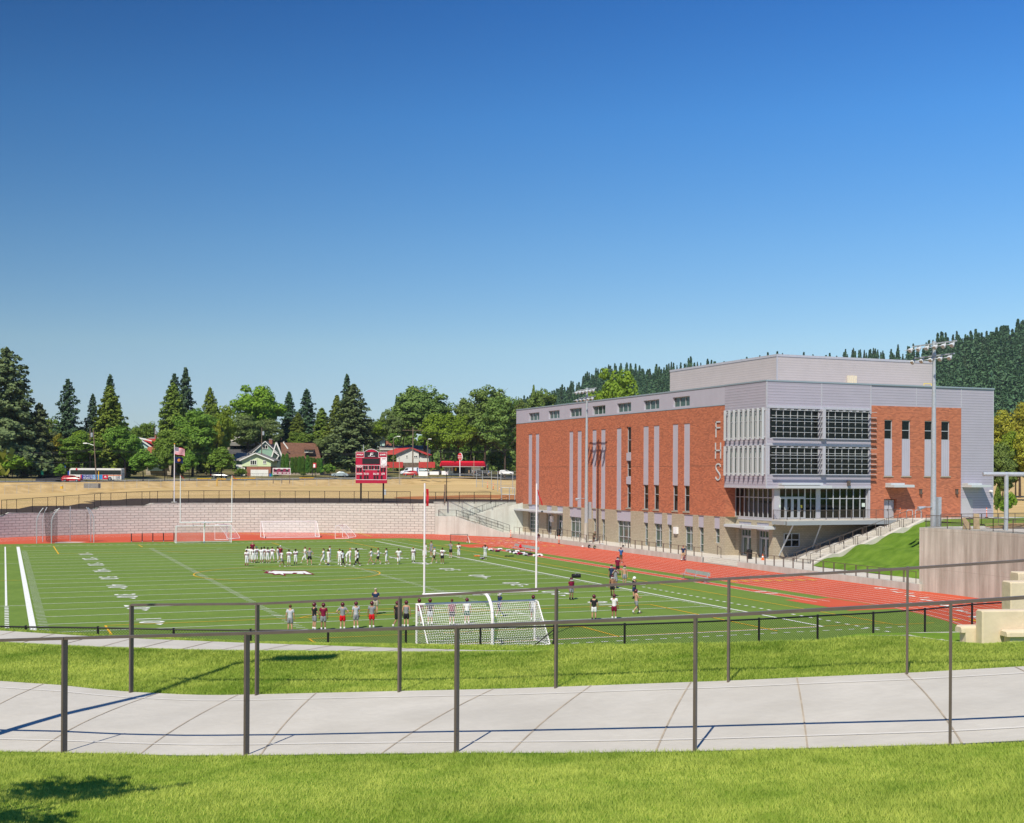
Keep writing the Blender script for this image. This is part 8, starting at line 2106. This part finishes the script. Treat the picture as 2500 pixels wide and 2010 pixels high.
 for nm, fr_, dr in (('shorts', 1.0, .030), ('pants', 1.5, .014)):
  q = [(Vector((0, 0, 1.04)), (.135, .10)), (Vector((0, 0, .955)), (.142, .105))]; e = [(0, 1)]
  for s in (-1, 1):
   hp_, kn = joints[s][2]; an = joints[s][3]; n = len(q)
   if nm == 'shorts': q += [(hp_[0] - Vector((0, 0, .05)), .088), (hp_[0].lerp(kn[0], .85), .085)]; e += [(1, n), (n, n + 1)]
   else: q += [(hp_[0] - Vector((0, 0, .05)), .088), kn, (kn[0].lerp(an[0], .55), .056)]; e += [(1, n), (n, n + 1), (n + 1, n + 2)]
  grow(nm, q, e, dr)
 q = [(Vector((0, 0, 1.04)), (.135, .10)), (Vector((0, 0, .955)), (.142, .105))]; e = [(0, 1)]
 for s in (-1, 1): hp_, kn = joints[s][2]; n = len(q); q += [(hp_[0] - Vector((0, 0, .05)), .088), kn, joints[s][3]]; e += [(1, n), (n, n + 1), (n + 1, n + 2)]
 grow('trousers', q, e, .016)
 for s in (-1, 1):
  a = joints[s][0]; P['shoe%d' % s] = skin_mesh('shoe', [(a + Vector((0, -.04, -.035)), .045), (a + Vector((0, .07, -.045)), (.045, .036)), (a + Vector((0, .17, -.055)), (.040, .028))], [(0, 1), (1, 2)], 0)
  P['sock%d' % s] = skin_mesh('sock', [(a + Vector((0, 0, -.02)), .045), (a + Vector((0, -.005, .13)), .050)], [(0, 1)], 0, 0)
 H0_ = upa((0, .0, 1.672))
 m_ = MB(); m_.ball((0, 0, 0), .105, 14, 10, sq=(.92, 1.08, .98)); v = [(x, y - .012, z + .018) for x, y, z in m_.v]; m_.v = [(x, y if not (y > .03 and z < .015) else .03, z if z > -.05 else -.05 + (z + .05) * .2) for x, y, z in v]
 Mh = Matrix.Translation(H0_) @ Matrix.Rotation(-R(lean), 4, 'X'); P['hair'] = m_.xf(Mh).mesh('hair', M['dark'], True)
 m_ = MB(); m_.ball((0, -.005, .0), .145, 14, 10, sq=(.90, 1.05, 1.0)); m_.v = [(x, min(y, .075) if z < .03 else y, max(z, -.10)) for x, y, z in m_.v]; P['helmet'] = m_.xf(Mh).mesh('helmet', M['maroon'], True)
 m_ = MB();
 for z in (-.04, -.08, -.115): m_.path([(-.125, .03, z), (-.10, .12, z), (0, .165, z), (.10, .12, z), (.125, .03, z)], .010, 5)
 m_.path([(0, .165, -.04), (0, .165, -.115)], .010, 5); P['face_guard'] = m_.xf(Mh).mesh('face_guard', M['white'])
 m_ = MB(); m_.ball((0, -.008, .035), .105, 12, 8, sq=(.95, 1.08, .85)); m_.v = [(x, y, max(z, .03)) for x, y, z in m_.v]; m_.plate((-.07, .09, .035), (1, 0, 0), (0, 1, 0), [(0, 0), (.14, 0), (.11, .085), (.03, .085)], .012); P['cap'] = m_.xf(Mh).mesh('cap', M['maroon'], True)
 P['bk'] = (upa((0, -.150, 1.27)), upa((0, -.150, 1.47)) - upa((0, -.150, 1.27)), upa((0, .165, 1.27)))
 _pc[key] = P; return P
for n_, c_ in (('sk1', (.50, .28, .18)), ('sk2', (.30, .155, .09)), ('sk3', (.13, .065, .04))): M[n_] = mat('skin_' + n_, c_, .55, .3)
for n_, c_ in (('hb', (.015, .011, .008)), ('hbr', (.10, .05, .025)), ('hbl', (.42, .26, .08)), ('jw', (.74, .74, .75)), ('dk', (.022, .022, .026)), ('gy', (.24, .25, .27)), ('lg', (.46, .48, .52)), ('nv', (.02, .035, .09)), ('bl', (.03, .12, .32)), ('rd', (.60, .015, .02)), ('mr', (.19, .010, .040)), ('tn', (.40, .29, .16)), ('gn', (.03, .12, .07)), ('or', (.75, .18, .04)), ('hm', (.09, .008, .020)), ('kh', (.42, .38, .30)), ('yl', (.7, .75, .05)), ('cm', (.07, .08, .04)), ('tl', (.02, .16, .22))): M[n_] = mat('cloth_' + n_, c_, .8 if n_ != 'hm' else .25, .15 if n_ != 'hm' else .5, noise=.10, nscale=9)
def ob_(name, me, m_, par):
 o = bpy.data.objects.new(name, me); C.objects.link(o); o.parent = par
 if not me.materials: me.materials.append(M[m_])
 o.material_slots[0].link = 'OBJECT'; o.material_slots[0].material = M[m_]; return o
def person(u, vf, look, label, arms=('down', 'down'), legs=('st', 'st'), lean=0, top='shirt', tc='gy', bot='shorts', bc='dk', head='helmet', hc='hm', skin='sk2', shoe='jw', sock=None, num=None, h=1.80, z=0.0, group=None, X=None):
 """look: heading in degrees, 0 = away from the camera, 90 = to the right of the view, 180 = towards it"""
 p = X if X is not None else G(u, vf, z); t = thing('person', label, 'person', p, -(YAW + math.atan((u - 1250) / FPX)) - R(look), group=group, sc=h / 1.80)
 P = body_parts(arms[0], arms[1], legs[0], legs[1], lean); ob_('body', P['body'], skin, t)
 if top: ob_(top, P[top], tc, t)
 if bot: ob_(bot, P[bot], bc, t)
 for s in (-1, 1):
  ob_('shoe', P['shoe%d' % s], shoe, t)
  if sock: ob_('sock', P['sock%d' % s], sock, t)
 if head == 'helmet': ho = ob_('helmet', P['helmet'], hc, t); ob_('face_guard', P['face_guard'], 'jw', ho)
 elif head: ob_(head, P[head], hc, t)
 if num:
  for sgn, o in ((-1, P['bk'][0]), (1, P['bk'][2])):
   up = P['bk'][1].normalized(); A = Vector((-sgn, 0, 0)); m_ = MB(); m_.merge(text_mb(num, .30, .003, .008), frame_m(tuple(o + up.cross(A) * 0), A, up)); b = m_.build('jersey_number', M['mr'], t, local=True)
 return t
def Z2(x, y): return 560 + x / 4.9, 1290 + y / 4.9
WJ = dict(top='jersey', tc='jw', bot='pants', bc='jw', head='hair', hc='hb', skin='sk2')
def crowd(x, y, look, lab, off=560, **kw):
 a = dict(WJ); a.update(kw); return person(off + x / 4.9, 1290 + y / 4.9, look, lab, group='football players in white jerseys', **a)
S_, Wk, Wk2 = ('st', 'st'), ('f', 'b'), ('b', 'f')
crowd(203, 455, 10, 'player in white jersey and pants with maroon sleeves, leftmost of the far crowd', num='41', skin='sk2', sock='mr'); crowd(214, 408, 30, 'dark-haired player directly behind the leftmost crowd player');
person(560 + 272 / 4.9, 1290 + 350 / 4.9, 180, 'bald coach in a maroon shirt standing tall behind the left huddle', tc='mr', bc='dk', head=None, skin='sk1', h=1.92)
crowd(252, 412, 40, 'white-jersey player half hidden at the left edge of the huddle', skin='sk1'); crowd(283, 418, 5, 'broad player with a maroon waistband seen from behind in the left huddle', num='5', arms=('front', 'front')); crowd(320, 410, -20, 'white-jersey player with a teal cap in the left huddle', head='cap', hc='tl', num='59', arms=('hip', 'hip'))
crowd(380, 418, 15, 'slim white-jersey player with number 1 between two pairs', num='1'); crowd(412, 410, 0, 'player with number 28 behind number 75', num='28'); crowd(455, 418, 0, 'dark-haired player with number 75 seen from behind', num='75'); crowd(508, 408, 0, 'player with number 62 bending forward, hands on hips', num='62', lean=28, arms=('hip', 'hip'), legs=('w', 'w'), skin='sk1')
crowd(575, 408, 90, 'player in profile at the left of the coach in the white cap'); person(560 + 606 / 4.9, 1290 + 395 / 4.9, 200, 'coach in a white cap and maroon jacket behind the walking pair', tc='mr', bc='gy', head='cap', hc='jw', skin='sk1'); crowd(622, 462, 70, 'player in grey shorts and big white shoes walking right', bot='shorts', bc='gy', legs=Wk, num='7')
crowd(708, 450, 10, 'player with number 25, one hand on hip', num='25', arms=('down', 'hip')); crowd(788, 442, 5, 'player with number 54, arms folded, alone right of number 25', num='54', arms=('fwd', 'fwd'), skin='sk3'); crowd(900, 412, 250, 'player lunging left beside the coach in black', legs=Wk2, arms=('fwd', 'back'), skin='sk1', head='hair', hc='hbr')
person(560 + 955 / 4.9, 1290 + 440 / 4.9, 0, 'coach in black with maroon sleeves and cap, hands on hips', tc='gy', bc='dk', head='cap', hc='mr', arms=('hip', 'hip'), legs=('w', 'w'), skin='sk1', h=1.88)
crowd(1122, 436, 280, 'player walking left in all white, bareheaded', legs=Wk, arms=('front', 'down'), skin='sk1'); crowd(1180, 446, 60, 'player facing right in front of a taller one', sock='nv'); crowd(1198, 398, 100, 'brown-haired player behind two others left of the kneeling one', hc='hbr', skin='sk1')
crowd(1314, 440, 200, 'player at the left side of the tight middle group', sock='jw', skin='sk1'); crowd(1350, 460, 120, 'player with long black sleeves at the front of the middle group', arms=('front', 'down'), legs=Wk2, skin='sk3', bc='dk'); crowd(1396, 432, 90, 'player leaning forward inside the middle group', lean=30, arms=('knee', 'knee')); crowd(1440, 442, 260, 'tall blond player at the right of the middle group', hc='hbl', skin='sk1', h=1.9); crowd(1512, 430, 250, 'player hidden behind the one in black trousers', skin='sk3')
crowd(1530, 455, 280, 'player in black trousers striding left with white shoes', bot='trousers', bc='dk', legs=Wk, arms=('front', 'back'), num='23'); crowd(1692, 436, 280, 'player in tan pants walking left', bc='tn', legs=Wk2, arms=('front', 'down')); crowd(1776, 430, 275, 'player in black and red shorts walking left with a swinging arm', bot='shorts', bc='dk', legs=Wk, arms=('fwd', 'back'), skin='sk1', hc='hbr'); crowd(1873, 430, 280, 'dark-haired player walking left in white knee pants', legs=('st', 'b'), arms=('front', 'down')); crowd(2022, 432, 180, 'player looking down and tucking in his jersey', arms=('hip', 'hip'), lean=10, legs=Wk2)
Q = lambda x, y, k, lab, **kw: crowd(x, y, k, lab, off=980, **kw)
Q(138, 415, 180, 'blond player with number 33 facing us', num='33', hc='hbl', skin='sk3', sock='dk'); Q(262, 425, 270, 'player right beside the left upright, facing left', num='17', sock='jw'); Q(284, 355, 60, 'player behind the left upright turned away', skin='sk1'); Q(392, 418, 260, 'player with a blue cap and black shorts walking left', head='cap', hc='bl', bot='shorts', bc='dk', legs=Wk, skin='sk1'); Q(485, 424, 190, 'curly-haired player in black shorts, hand on hip', bot='shorts', bc='dk', arms=('hip', 'down'), num='76')
person(980 + 353 / 4.9, 1290 + 340 / 4.9, 230, 'coach in grey shirt with maroon sleeves beyond the sideline', tc='gy', bc='gy', head='hair', hc='hbr', skin='sk1', h=1.9); person(980 + 586 / 4.9, 1290 + 352 / 4.9, 215, 'coach with a maroon cap pointing left', tc='gy', bc='dk', head='cap', hc='mr', arms=('face', 'point'), skin='sk1', h=1.92)
Q(682, 355, 150, 'player with a black headband catching something', arms=('fwd', 'fwd'), num='8'); Q(998, 374, 180, 'player pulling his jersey over his head beside a bag', arms=('up', 'up'), lean=22, skin='sk3', bc='jw')
N_ = lambda x, y, off=560: (off + x / 4.9, 1290 + y / 4.9)
def near(x, y, look, lab, off=560, **kw): u, v = N_(x, y, off); a = dict(skin='sk1', sock='jw', shoe='dk', h=1.78); a.update(kw); return person(u, v, look, lab, **a)
near(722, 1248, 10, 'bareheaded boy in a pale grey tee and orange-striped shorts, alone at the left', tc='lg', bc='gy', head='hair', hc='hbr', sock='nv', lean=4); near(1012, 1222, 60, 'player in helmet, dark tee and dark shorts turned right, left of the maroon tee', tc='dk', bc='gy', arms=('down', 'front')); near(1120, 1226, 0, 'player in a maroon tee and grey shorts seen from behind', tc='mr', bc='gy', skin='sk2'); near(1350, 1218, 5, 'player in a dark grey tee and red shorts, hands on hips', tc='gy', bc='rd', arms=('hip', 'hip'), shoe='rd')
near(1510, 1205, -20, 'player in a light tee and dark shorts, looking left', tc='lg', bc='gy'); near(1700, 1200, 10, 'player in a sweaty grey tee and red shorts', tc='gy', bc='rd', skin='sk2'); near(1745, 1032, 20, 'coach in a navy tee and khaki cap standing beyond the watching row', tc='nv', bc='kh', head='cap', hc='kh', h=1.9, sock=None); near(2005, 1196, 40, 'player in black tee and black shorts beside a back-railing post', tc='dk', bc='dk', legs=Wk2, skin='sk2'); near(2112, 1190, 5, 'player in a dark grey tank top and black shorts', top='tank', tc='gy', bc='dk', shoe='jw')
K = 980
near(210, 1160, 350, 'player in a maroon shirt seen through the left end of the goal', K, tc='mr', bc='lg', skin='sk2'); near(338, 1160, 350, 'player in a black tee seen through the goal net, left', K, tc='dk', bc='lg'); near(600, 1160, 5, 'bareheaded player in a maroon jersey with number 43 behind the net', K, top='jersey', tc='mr', bc='dk', head='hair', hc='hbr', num=None); near(780, 1150, 0, 'player in a white tee and green shorts behind the net', K, tc='jw', bc='gn'); near(1172, 1062, 240, 'player in a navy tee with a white helmet walking left beyond the net', K, tc='nv', bc='nv', hc='jw', legs=Wk, skin='sk2', shoe='yl'); near(1572, 1108, 0, 'player in a pale camouflage tee and grey shorts behind the right goal post', K, tc='lg', bc='gy', skin='sk2')
def F4(x, y, look, lab, **kw): a = dict(skin='sk2', sock='dk', shoe='dk', h=1.8); a.update(kw); return person(1350 + x / 4.312, 1290 + y / 4.312, look, lab, **a)
F4(190, 755, 150, 'helmeted player in a maroon jersey and blue-grey shorts standing alone by the sideline', top='jersey', tc='mr', bc='gy'); F4(428, 972, 5, 'player in a black tee and white shorts seen from behind', tc='dk', bc='jw', skin='sk1'); F4(640, 962, 10, 'player in a white tee and maroon-red shorts, hand at helmet', tc='jw', bc='mr', arms=('face', 'down'), sock='jw'); F4(872, 903, 60, 'shirtless player with grey shorts over white tights', top=None, bot='shorts', bc='gy', skin='sk1', sock='jw', shoe='tn', arms=('front', 'fwd'), legs=Wk)
p_ = F4(852, 742, 300, 'player in a black tee holding a brown football', tc='dk', bc='nv', arms=('fwd', 'fwd'), hc='jw', skin='sk1'); F4(622, 722, 185, 'shirtless player in black shorts walking toward us', top=None, bc='dk', legs=('st', 'b'), sock='dk'); F4(655, 632, 180, 'player in a grey tee with hands at his face mask', tc='gy', bc='gy', arms=('face', 'face')); F4(612, 590, 190, 'player in a dark tee at the left rear of the small group', tc='nv', bc='dk'); F4(678, 492, 180, 'player in a maroon jersey at the back of the small group, on the runway', top='jersey', tc='mr', bc='dk', arms=('front', 'down')); F4(750, 598, 180, 'shirtless player in dark drawstring shorts by the yellow line', top=None, bc='gy', skin='sk1')
F4(712, 365, 350, 'man in a blue tee and dark trousers on the track holding a maroon helmet', tc='bl', bot='trousers', bc='cm', head='hair', arms=('up', 'fwd'), skin='sk1', sock=None, shoe='jw'); F4(1368, 342, 200, 'youth in a grey tee and tan shorts by the curb wall', tc='nv', bc='tn', head='hair', legs=Wk2, skin='sk1', sock='jw', z=0)
person(1297, 1315, 180, 'person bending far forward over a bag at the curb wall', lean=75, arms=('knee', 'knee'), tc='dk', bc='lg', head='hair', hc='hb', skin='sk1', X=Vector((71.6, 92.5, 0)))
person(1438, 1330, 120, 'person in a dark camouflage shirt leaning by the base of the farther light mast', lean=18, arms=('front', 'front'), tc='cm', bc='dk', head='hair', skin='sk2', X=Vector((73.4, 77.3, .55)), h=1.7)
for i, (u, v, lb, c_) in enumerate([(1145, 1161, 'person in shorts standing at the restaurant window', 'tn'), (1153, 1161, 'person in white leaning over by the restaurant', 'jw'), (1193, 1162, 'person in a blue top by the dark parked car', 'bl')]): p = polar(u, 378, zof(u, v, 378)); person(u, v, 40 + 70 * i, lb, tc=c_, bc='kh', head='hair', X=p, lean=10 * (i == 1))
bp = G(1350 + 835 / 4.312, 1290 + 742 / 4.312) + Vector((-.15, .1, 1.18)); t = thing('football', 'brown football held by the player in the black tee', 'football', bp); m_ = MB(); m_.lathe([(.01, -.14), (.05, -.10), (.085, 0), (.05, .10), (.01, .14)], tuple(bp), 10); m_.build('ball', mat('brown_leather', (.16, .06, .03), .6), t)
def gear(u, v, kind, lab, c1='dk', n=1, z=0.0, X=None, sz=1.0):
 p = X if X is not None else G(u, v, z); t = thing({'bag': 'duffel_bag', 'pack': 'backpack', 'helm': 'helmet', 'pads': 'shoulder_pads', 'cloth': 'clothes_heap'}[kind], lab, {'bag': 'bag', 'pack': 'backpack', 'helm': 'helmet', 'pads': 'shoulder pads', 'cloth': 'clothes'}[kind], p); rn = random.Random(int(u * 7 + v)); m_ = MB()
 if kind == 'bag': m_.tube(p + Vector((-.42, 0, .2)), p + Vector((.42, 0, .2)), .2, None, 10); m_.build('body', M[c1], t); m_ = MB(); m_.path([p + Vector((-.2, -.15, .3)), p + Vector((-.1, -.1, .47)), p + Vector((.1, -.1, .47)), p + Vector((.2, -.15, .3))], .02, 5); m_.build('strap', M['gy'], t)
 elif kind == 'pack': m_.ball(p + Vector((0, 0, .25)), .26 * sz, 9, 7, sq=(.8, .6, 1)); m_.build('body', M[c1], t); m_ = MB(); m_.ball(p + Vector((0, -.14, .17)), .14 * sz, 7, 5, sq=(1, .5, .8)); m_.build('pocket', M['gy' if c1 != 'rd' else 'rd'], t)
 elif kind == 'helm': m_.ball(p + Vector((0, 0, .13)), .15, 10, 7); m_.build('shell', M[c1], t); m_ = MB(); m_.path([p + Vector((-.12, -.08, .08)), p + Vector((0, -.2, .08)), p + Vector((.12, -.08, .08))], .015, 5); m_.build('face_guard', M['jw'], t)
 elif kind == 'pads':
  for s in (-1, 1): m_.ball(p + Vector((s * .16, 0, .15)), .19, 9, 6, sq=(1, .75, .8))
  m_.tube(p + Vector((-.15, 0, .2)), p + Vector((.15, 0, .2)), .09, None, 8); m_.build('shell', M[c1], t); m_ = MB(); m_.ball(p + Vector((0, -.16, .08)), .16, 8, 5, sq=(1.2, .5, .6)); m_.build('padding', M['dk'], t)
 else:
  for k in range(5): m_.ball(p + Vector((rn.gauss(0, .2) * sz, rn.gauss(0, .12), .06)), .15, 8, 5, sq=(1.3, .9, .5))
  m_.build('cloth', M[c1], t)
gear(1406, 1411, 'bag', 'black duffel bag lying right of the far sideline behind the lone maroon player'); gear(1345, 1350, 'pack', 'black and red backpack on the far team bench', 'rd', X=Vector((59.9, 71.0, .47))); gear(1165, 1359, 'cloth', 'orange-brown heap of cloth on the turf', 'or'); gear(1177, 1366, 'pads', 'grey pads beside the player pulling his jersey', 'gy'); gear(1242, 1359, 'cloth', 'black clothes lying alone on the turf before the bench', 'dk', sz=1.4)
gear(1426, 1341, 'pack', 'black backpack at the foot of the farther light mast', 'dk', X=Vector((71.9, 75.6, 0))); gear(1440, 1338, 'pack', 'camouflage backpack right of the black one at the light mast', 'cm', X=Vector((71.9, 73.9, 0))); gear(1446, 1330, 'cloth', 'pile of clothes and bottles on the wall by the light mast', 'lg', X=Vector((72.5, 73.2, .64))); gear(1417, 1340, 'helm', 'white helmet alone on the track edge left of the mast', 'jw', X=Vector((71.7, 77.3, 0))); gear(1516, 1340, 'helm', 'dark helmet on the curb wall behind the man in blue', 'dk', X=Vector((72.49, 66.6, .64)))
cols = ['jw', 'dk', 'mr', 'jw', 'lg', 'jw', 'dk', 'jw']; rn = random.Random(9); nth = ['first', 'second', 'third', 'fourth', 'fifth', 'sixth', 'seventh', 'eighth', 'ninth', 'tenth', 'eleventh', 'twelfth', 'thirteenth', 'fourteenth', 'fifteenth', 'sixteenth', 'seventeenth', 'eighteenth']
gl = [(1197, 1344), (1203, 1346), (1214, 1347), (1220, 1343), (1240, 1346), (1245, 1350), (1251, 1349), (1257, 1352), (1262, 1348), (1263, 1355), (1269, 1354), (1276, 1353), (1282, 1356), (1289, 1358), (1293, 1355), (1306, 1359), (1316, 1357), (1322, 1358)]
for i, (u, v) in enumerate(gl): k = ['pads', 'helm', 'pads', 'pads'][i % 4]; o = gear(u, v + 1, k, nth[i] + (' set of shoulder pads' if k == 'pads' else ' item, a helmet,') + ' from the left in the gear row before the bench', cols[i % 8] if k == 'pads' else ['mr', 'hm', 'jw'][i % 3])
# ================================================================== LAMP AND MAGNOLIA AT THE LEFT (their shadows fall into view)
pl = polar(-290, 10.95, 7.75); t = thing('lamp_post', 'bronze lamp post just outside the left edge, its shadow crossing the path', 'lamp post', pl); m_ = MB(); m_.tube(pl - ZZ * .2, pl + ZZ * 6.9, .075, .05, 10); m_.build('pole', M['bronze'], t); m_ = MB(); m_.tube(pl + ZZ * 6.9, pl + ZZ * 7.2 + RX * .5, .05, None, 8); m_.beam(pl + ZZ * 7.2 + RX * .4, pl + ZZ * 7.2 + RX * 1.25, .35, .14); m_.build('lamp', M['bronze'], t)
pm_ = polar(-420, 7.2, 8.05); t = thing('magnolia', 'magnolia with large curling leaves reaching in from the left edge', 'tree', pm_); rs = np.random.default_rng(8); P_, N_ = [], []
cl_ = [(-470 + 42 * i, 6.8 + .38 * ((i * 5) % 4), 9.5 + .25 * ((i * 7) % 4)) for i in range(8)] + [(-640 + 55 * i, 6.0 + .3 * (i % 3), 9.6 + .2 * (i % 3)) for i in range(5)] + [(-60, 7.4, 10.22), (-12, 7.5, 10.25), (14, 7.55, 10.27), (4, 7.5, 10.19)]
m_ = MB(); m_.tube(pm_ - ZZ * .2, pm_ + ZZ * 1.2, .06, .05, 8)
for u, d, z in cl_:
 c = polar(u, d, z); m_.tube(pm_ + ZZ * 1.1, c, .02, .004, 6); r_ = .30 if u < -120 else .05; k = 80 if u < -120 else 6
 q = rs.normal(size=(k, 3)); q /= np.linalg.norm(q, axis=1, keepdims=True); P_.append(np.array(c) + q * r_ * (.3 + .7 * rs.random((k, 1)))); N_.append(q + rs.normal(size=(k, 3)) * .5)
m_.build('trunk', M['trunk'], t); P_ = np.concatenate(P_); N_ = np.concatenate(N_); M['l_mag'] = leaf_mat('magnolia_leaf', (.10, .15, .02), (.34, .33, .07), .35)
cr = link_mesh('crown', quads_mesh('crown', P_ - np.array(pm_), N_, np.array([.085 if i < 1040 else .05 for i in range(len(P_))]), M['l_mag'], 1.5), t)
# ================================================================== GRASS BLADES
M['blade'] = leaf_mat('grass_blade', (.16, .29, .020), (.62, .68, .14), .35, 0)
def blades(name, rows_fn, n, h0, w0, umin, umax, dmin_t, seed, cell=None):
 """rows_fn(u, t) -> depth, height; blades scattered over the lawn, clumped and leaning"""
 rs = np.random.default_rng(seed); us_g = np.arange(umin, umax + 1, 40.0); ts_g = np.linspace(0, 1, 25)
 Dg = np.array([[rows_fn(u, t)[0] for t in ts_g] for u in us_g]); Zg = np.array([[rows_fn(u, t)[1] for t in ts_g] for u in us_g])
 u = rs.uniform(umin, umax, n * 2); t = rs.uniform(dmin_t, 1, n * 2)
 fi = (u - umin) / 40.0; i = np.clip(fi.astype(int), 0, len(us_g) - 2); fu = fi - i; fj = t * 24; j = np.clip(fj.astype(int), 0, 23); fv = fj - j
 bl_ = lambda A: (A[i, j] * (1 - fu) + A[i + 1, j] * fu) * (1 - fv) + (A[i, j + 1] * (1 - fu) + A[i + 1, j + 1] * fu) * fv
 d, z = bl_(Dg), bl_(Zg); keep = rs.random(n * 2) < np.clip(d / d.max(), .15, 1) ** 1.0; u, d, z = u[keep][:n], d[keep][:n], z[keep][:n]; n = len(u)
 r = (u - 1250) / FPX; x = CAMP.x + d * (r * CS + SN); y = CAMP.y + d * (CS - r * SN)
 pat = .5 + .5 * np.sin(x * 1.3 + 2 * np.sin(y * .7)) * np.sin(y * 1.1 + 1.5 * np.sin(x * .6)); pat2 = .5 + .5 * np.sin(x * 4.1 + y * 2.3 + 3 * np.sin(y * 1.9 - x))
 hh = h0 * (.55 + .45 * pat + .25 * pat2) * (.6 + .7 * rs.random(n)) * np.clip(d / 12, .8, 1.15); ww = w0 * np.clip(d / 9, .8, 2.6) * (.7 + .6 * rs.random(n))
 a = rs.uniform(0, 6.283, n); la = rs.normal(size=n) * 1.7 + 1.5 * np.sin(x * .5 + y * .35); ln = hh * (.5 + .9 * rs.random(n))
 bx, by = np.cos(a) * ww, np.sin(a) * ww; tx, ty = np.cos(la) * ln, np.sin(la) * ln
 co = np.stack([np.stack([x - bx, y - by, z - .01], 1), np.stack([x + bx, y + by, z - .01], 1), np.stack([x + tx, y + ty, z + hh], 1)], 1).reshape(-1, 3)
 return setp(link_mesh(name, np_mesh(name, co, 3, np.arange(n * 3), M['blade'])), kind='stuff')
def L2(a, b, sag): return lambda u, t: lerp_row(a, b, t, sag)(u)
blades('grass', L2('A', 'F', .03), 280000, .036, .0032, -160, 2660, .58, 61)
blades('grass', L2('B', 'C', 0), 300000, .030, .0032, -160, 2660, .0, 62)
blades('grass', L2('C', 'E', 0), 60000, .035, .0032, -160, 2660, .0, 64)
blades('grass', L2('S', 'G', .05), 26000, .045, .0035, -120, 1500, .0, 63)
t = thing('fallen_leaf', 'small curled red-orange leaf lying on the near lawn', 'leaf', polar(778, 8.6, zof(778, 1976, 8.6))); m_ = MB(); p = polar(778, 8.6, zof(778, 1972, 8.6)); m_.add([p, p + RX * .03 + ZZ * .012, p + RX * .06 + ZZ * .018, p + RX * .035 - ZZ * .002], [(0, 1, 2, 3)]); m_.build('blade', M['or'], t)
# ================================================================== SETTINGS
try:
 scene.cycles.transparent_max_bounces = 24
except Exception: pass
# ================================================================== summer haze
mb = MB(); mb.box(-3000, 3000, -300, 2600, -8, 190)
hz_ = mb.build('haze', bpy.data.materials.new('summer_haze')); hz_['kind'] = 'stuff'
m_ = bpy.data.materials['summer_haze']; m_.use_nodes = True; n_ = m_.node_tree; n_.nodes.remove(n_.nodes['Principled BSDF'])
v_ = n_.nodes.new('ShaderNodeVolumePrincipled'); v_.inputs['Color'].default_value = (.72, .84, 1, 1); v_.inputs['Density'].default_value = .00005
n_.links.new(v_.outputs[0], n_.nodes['Material Output'].inputs['Volume'])
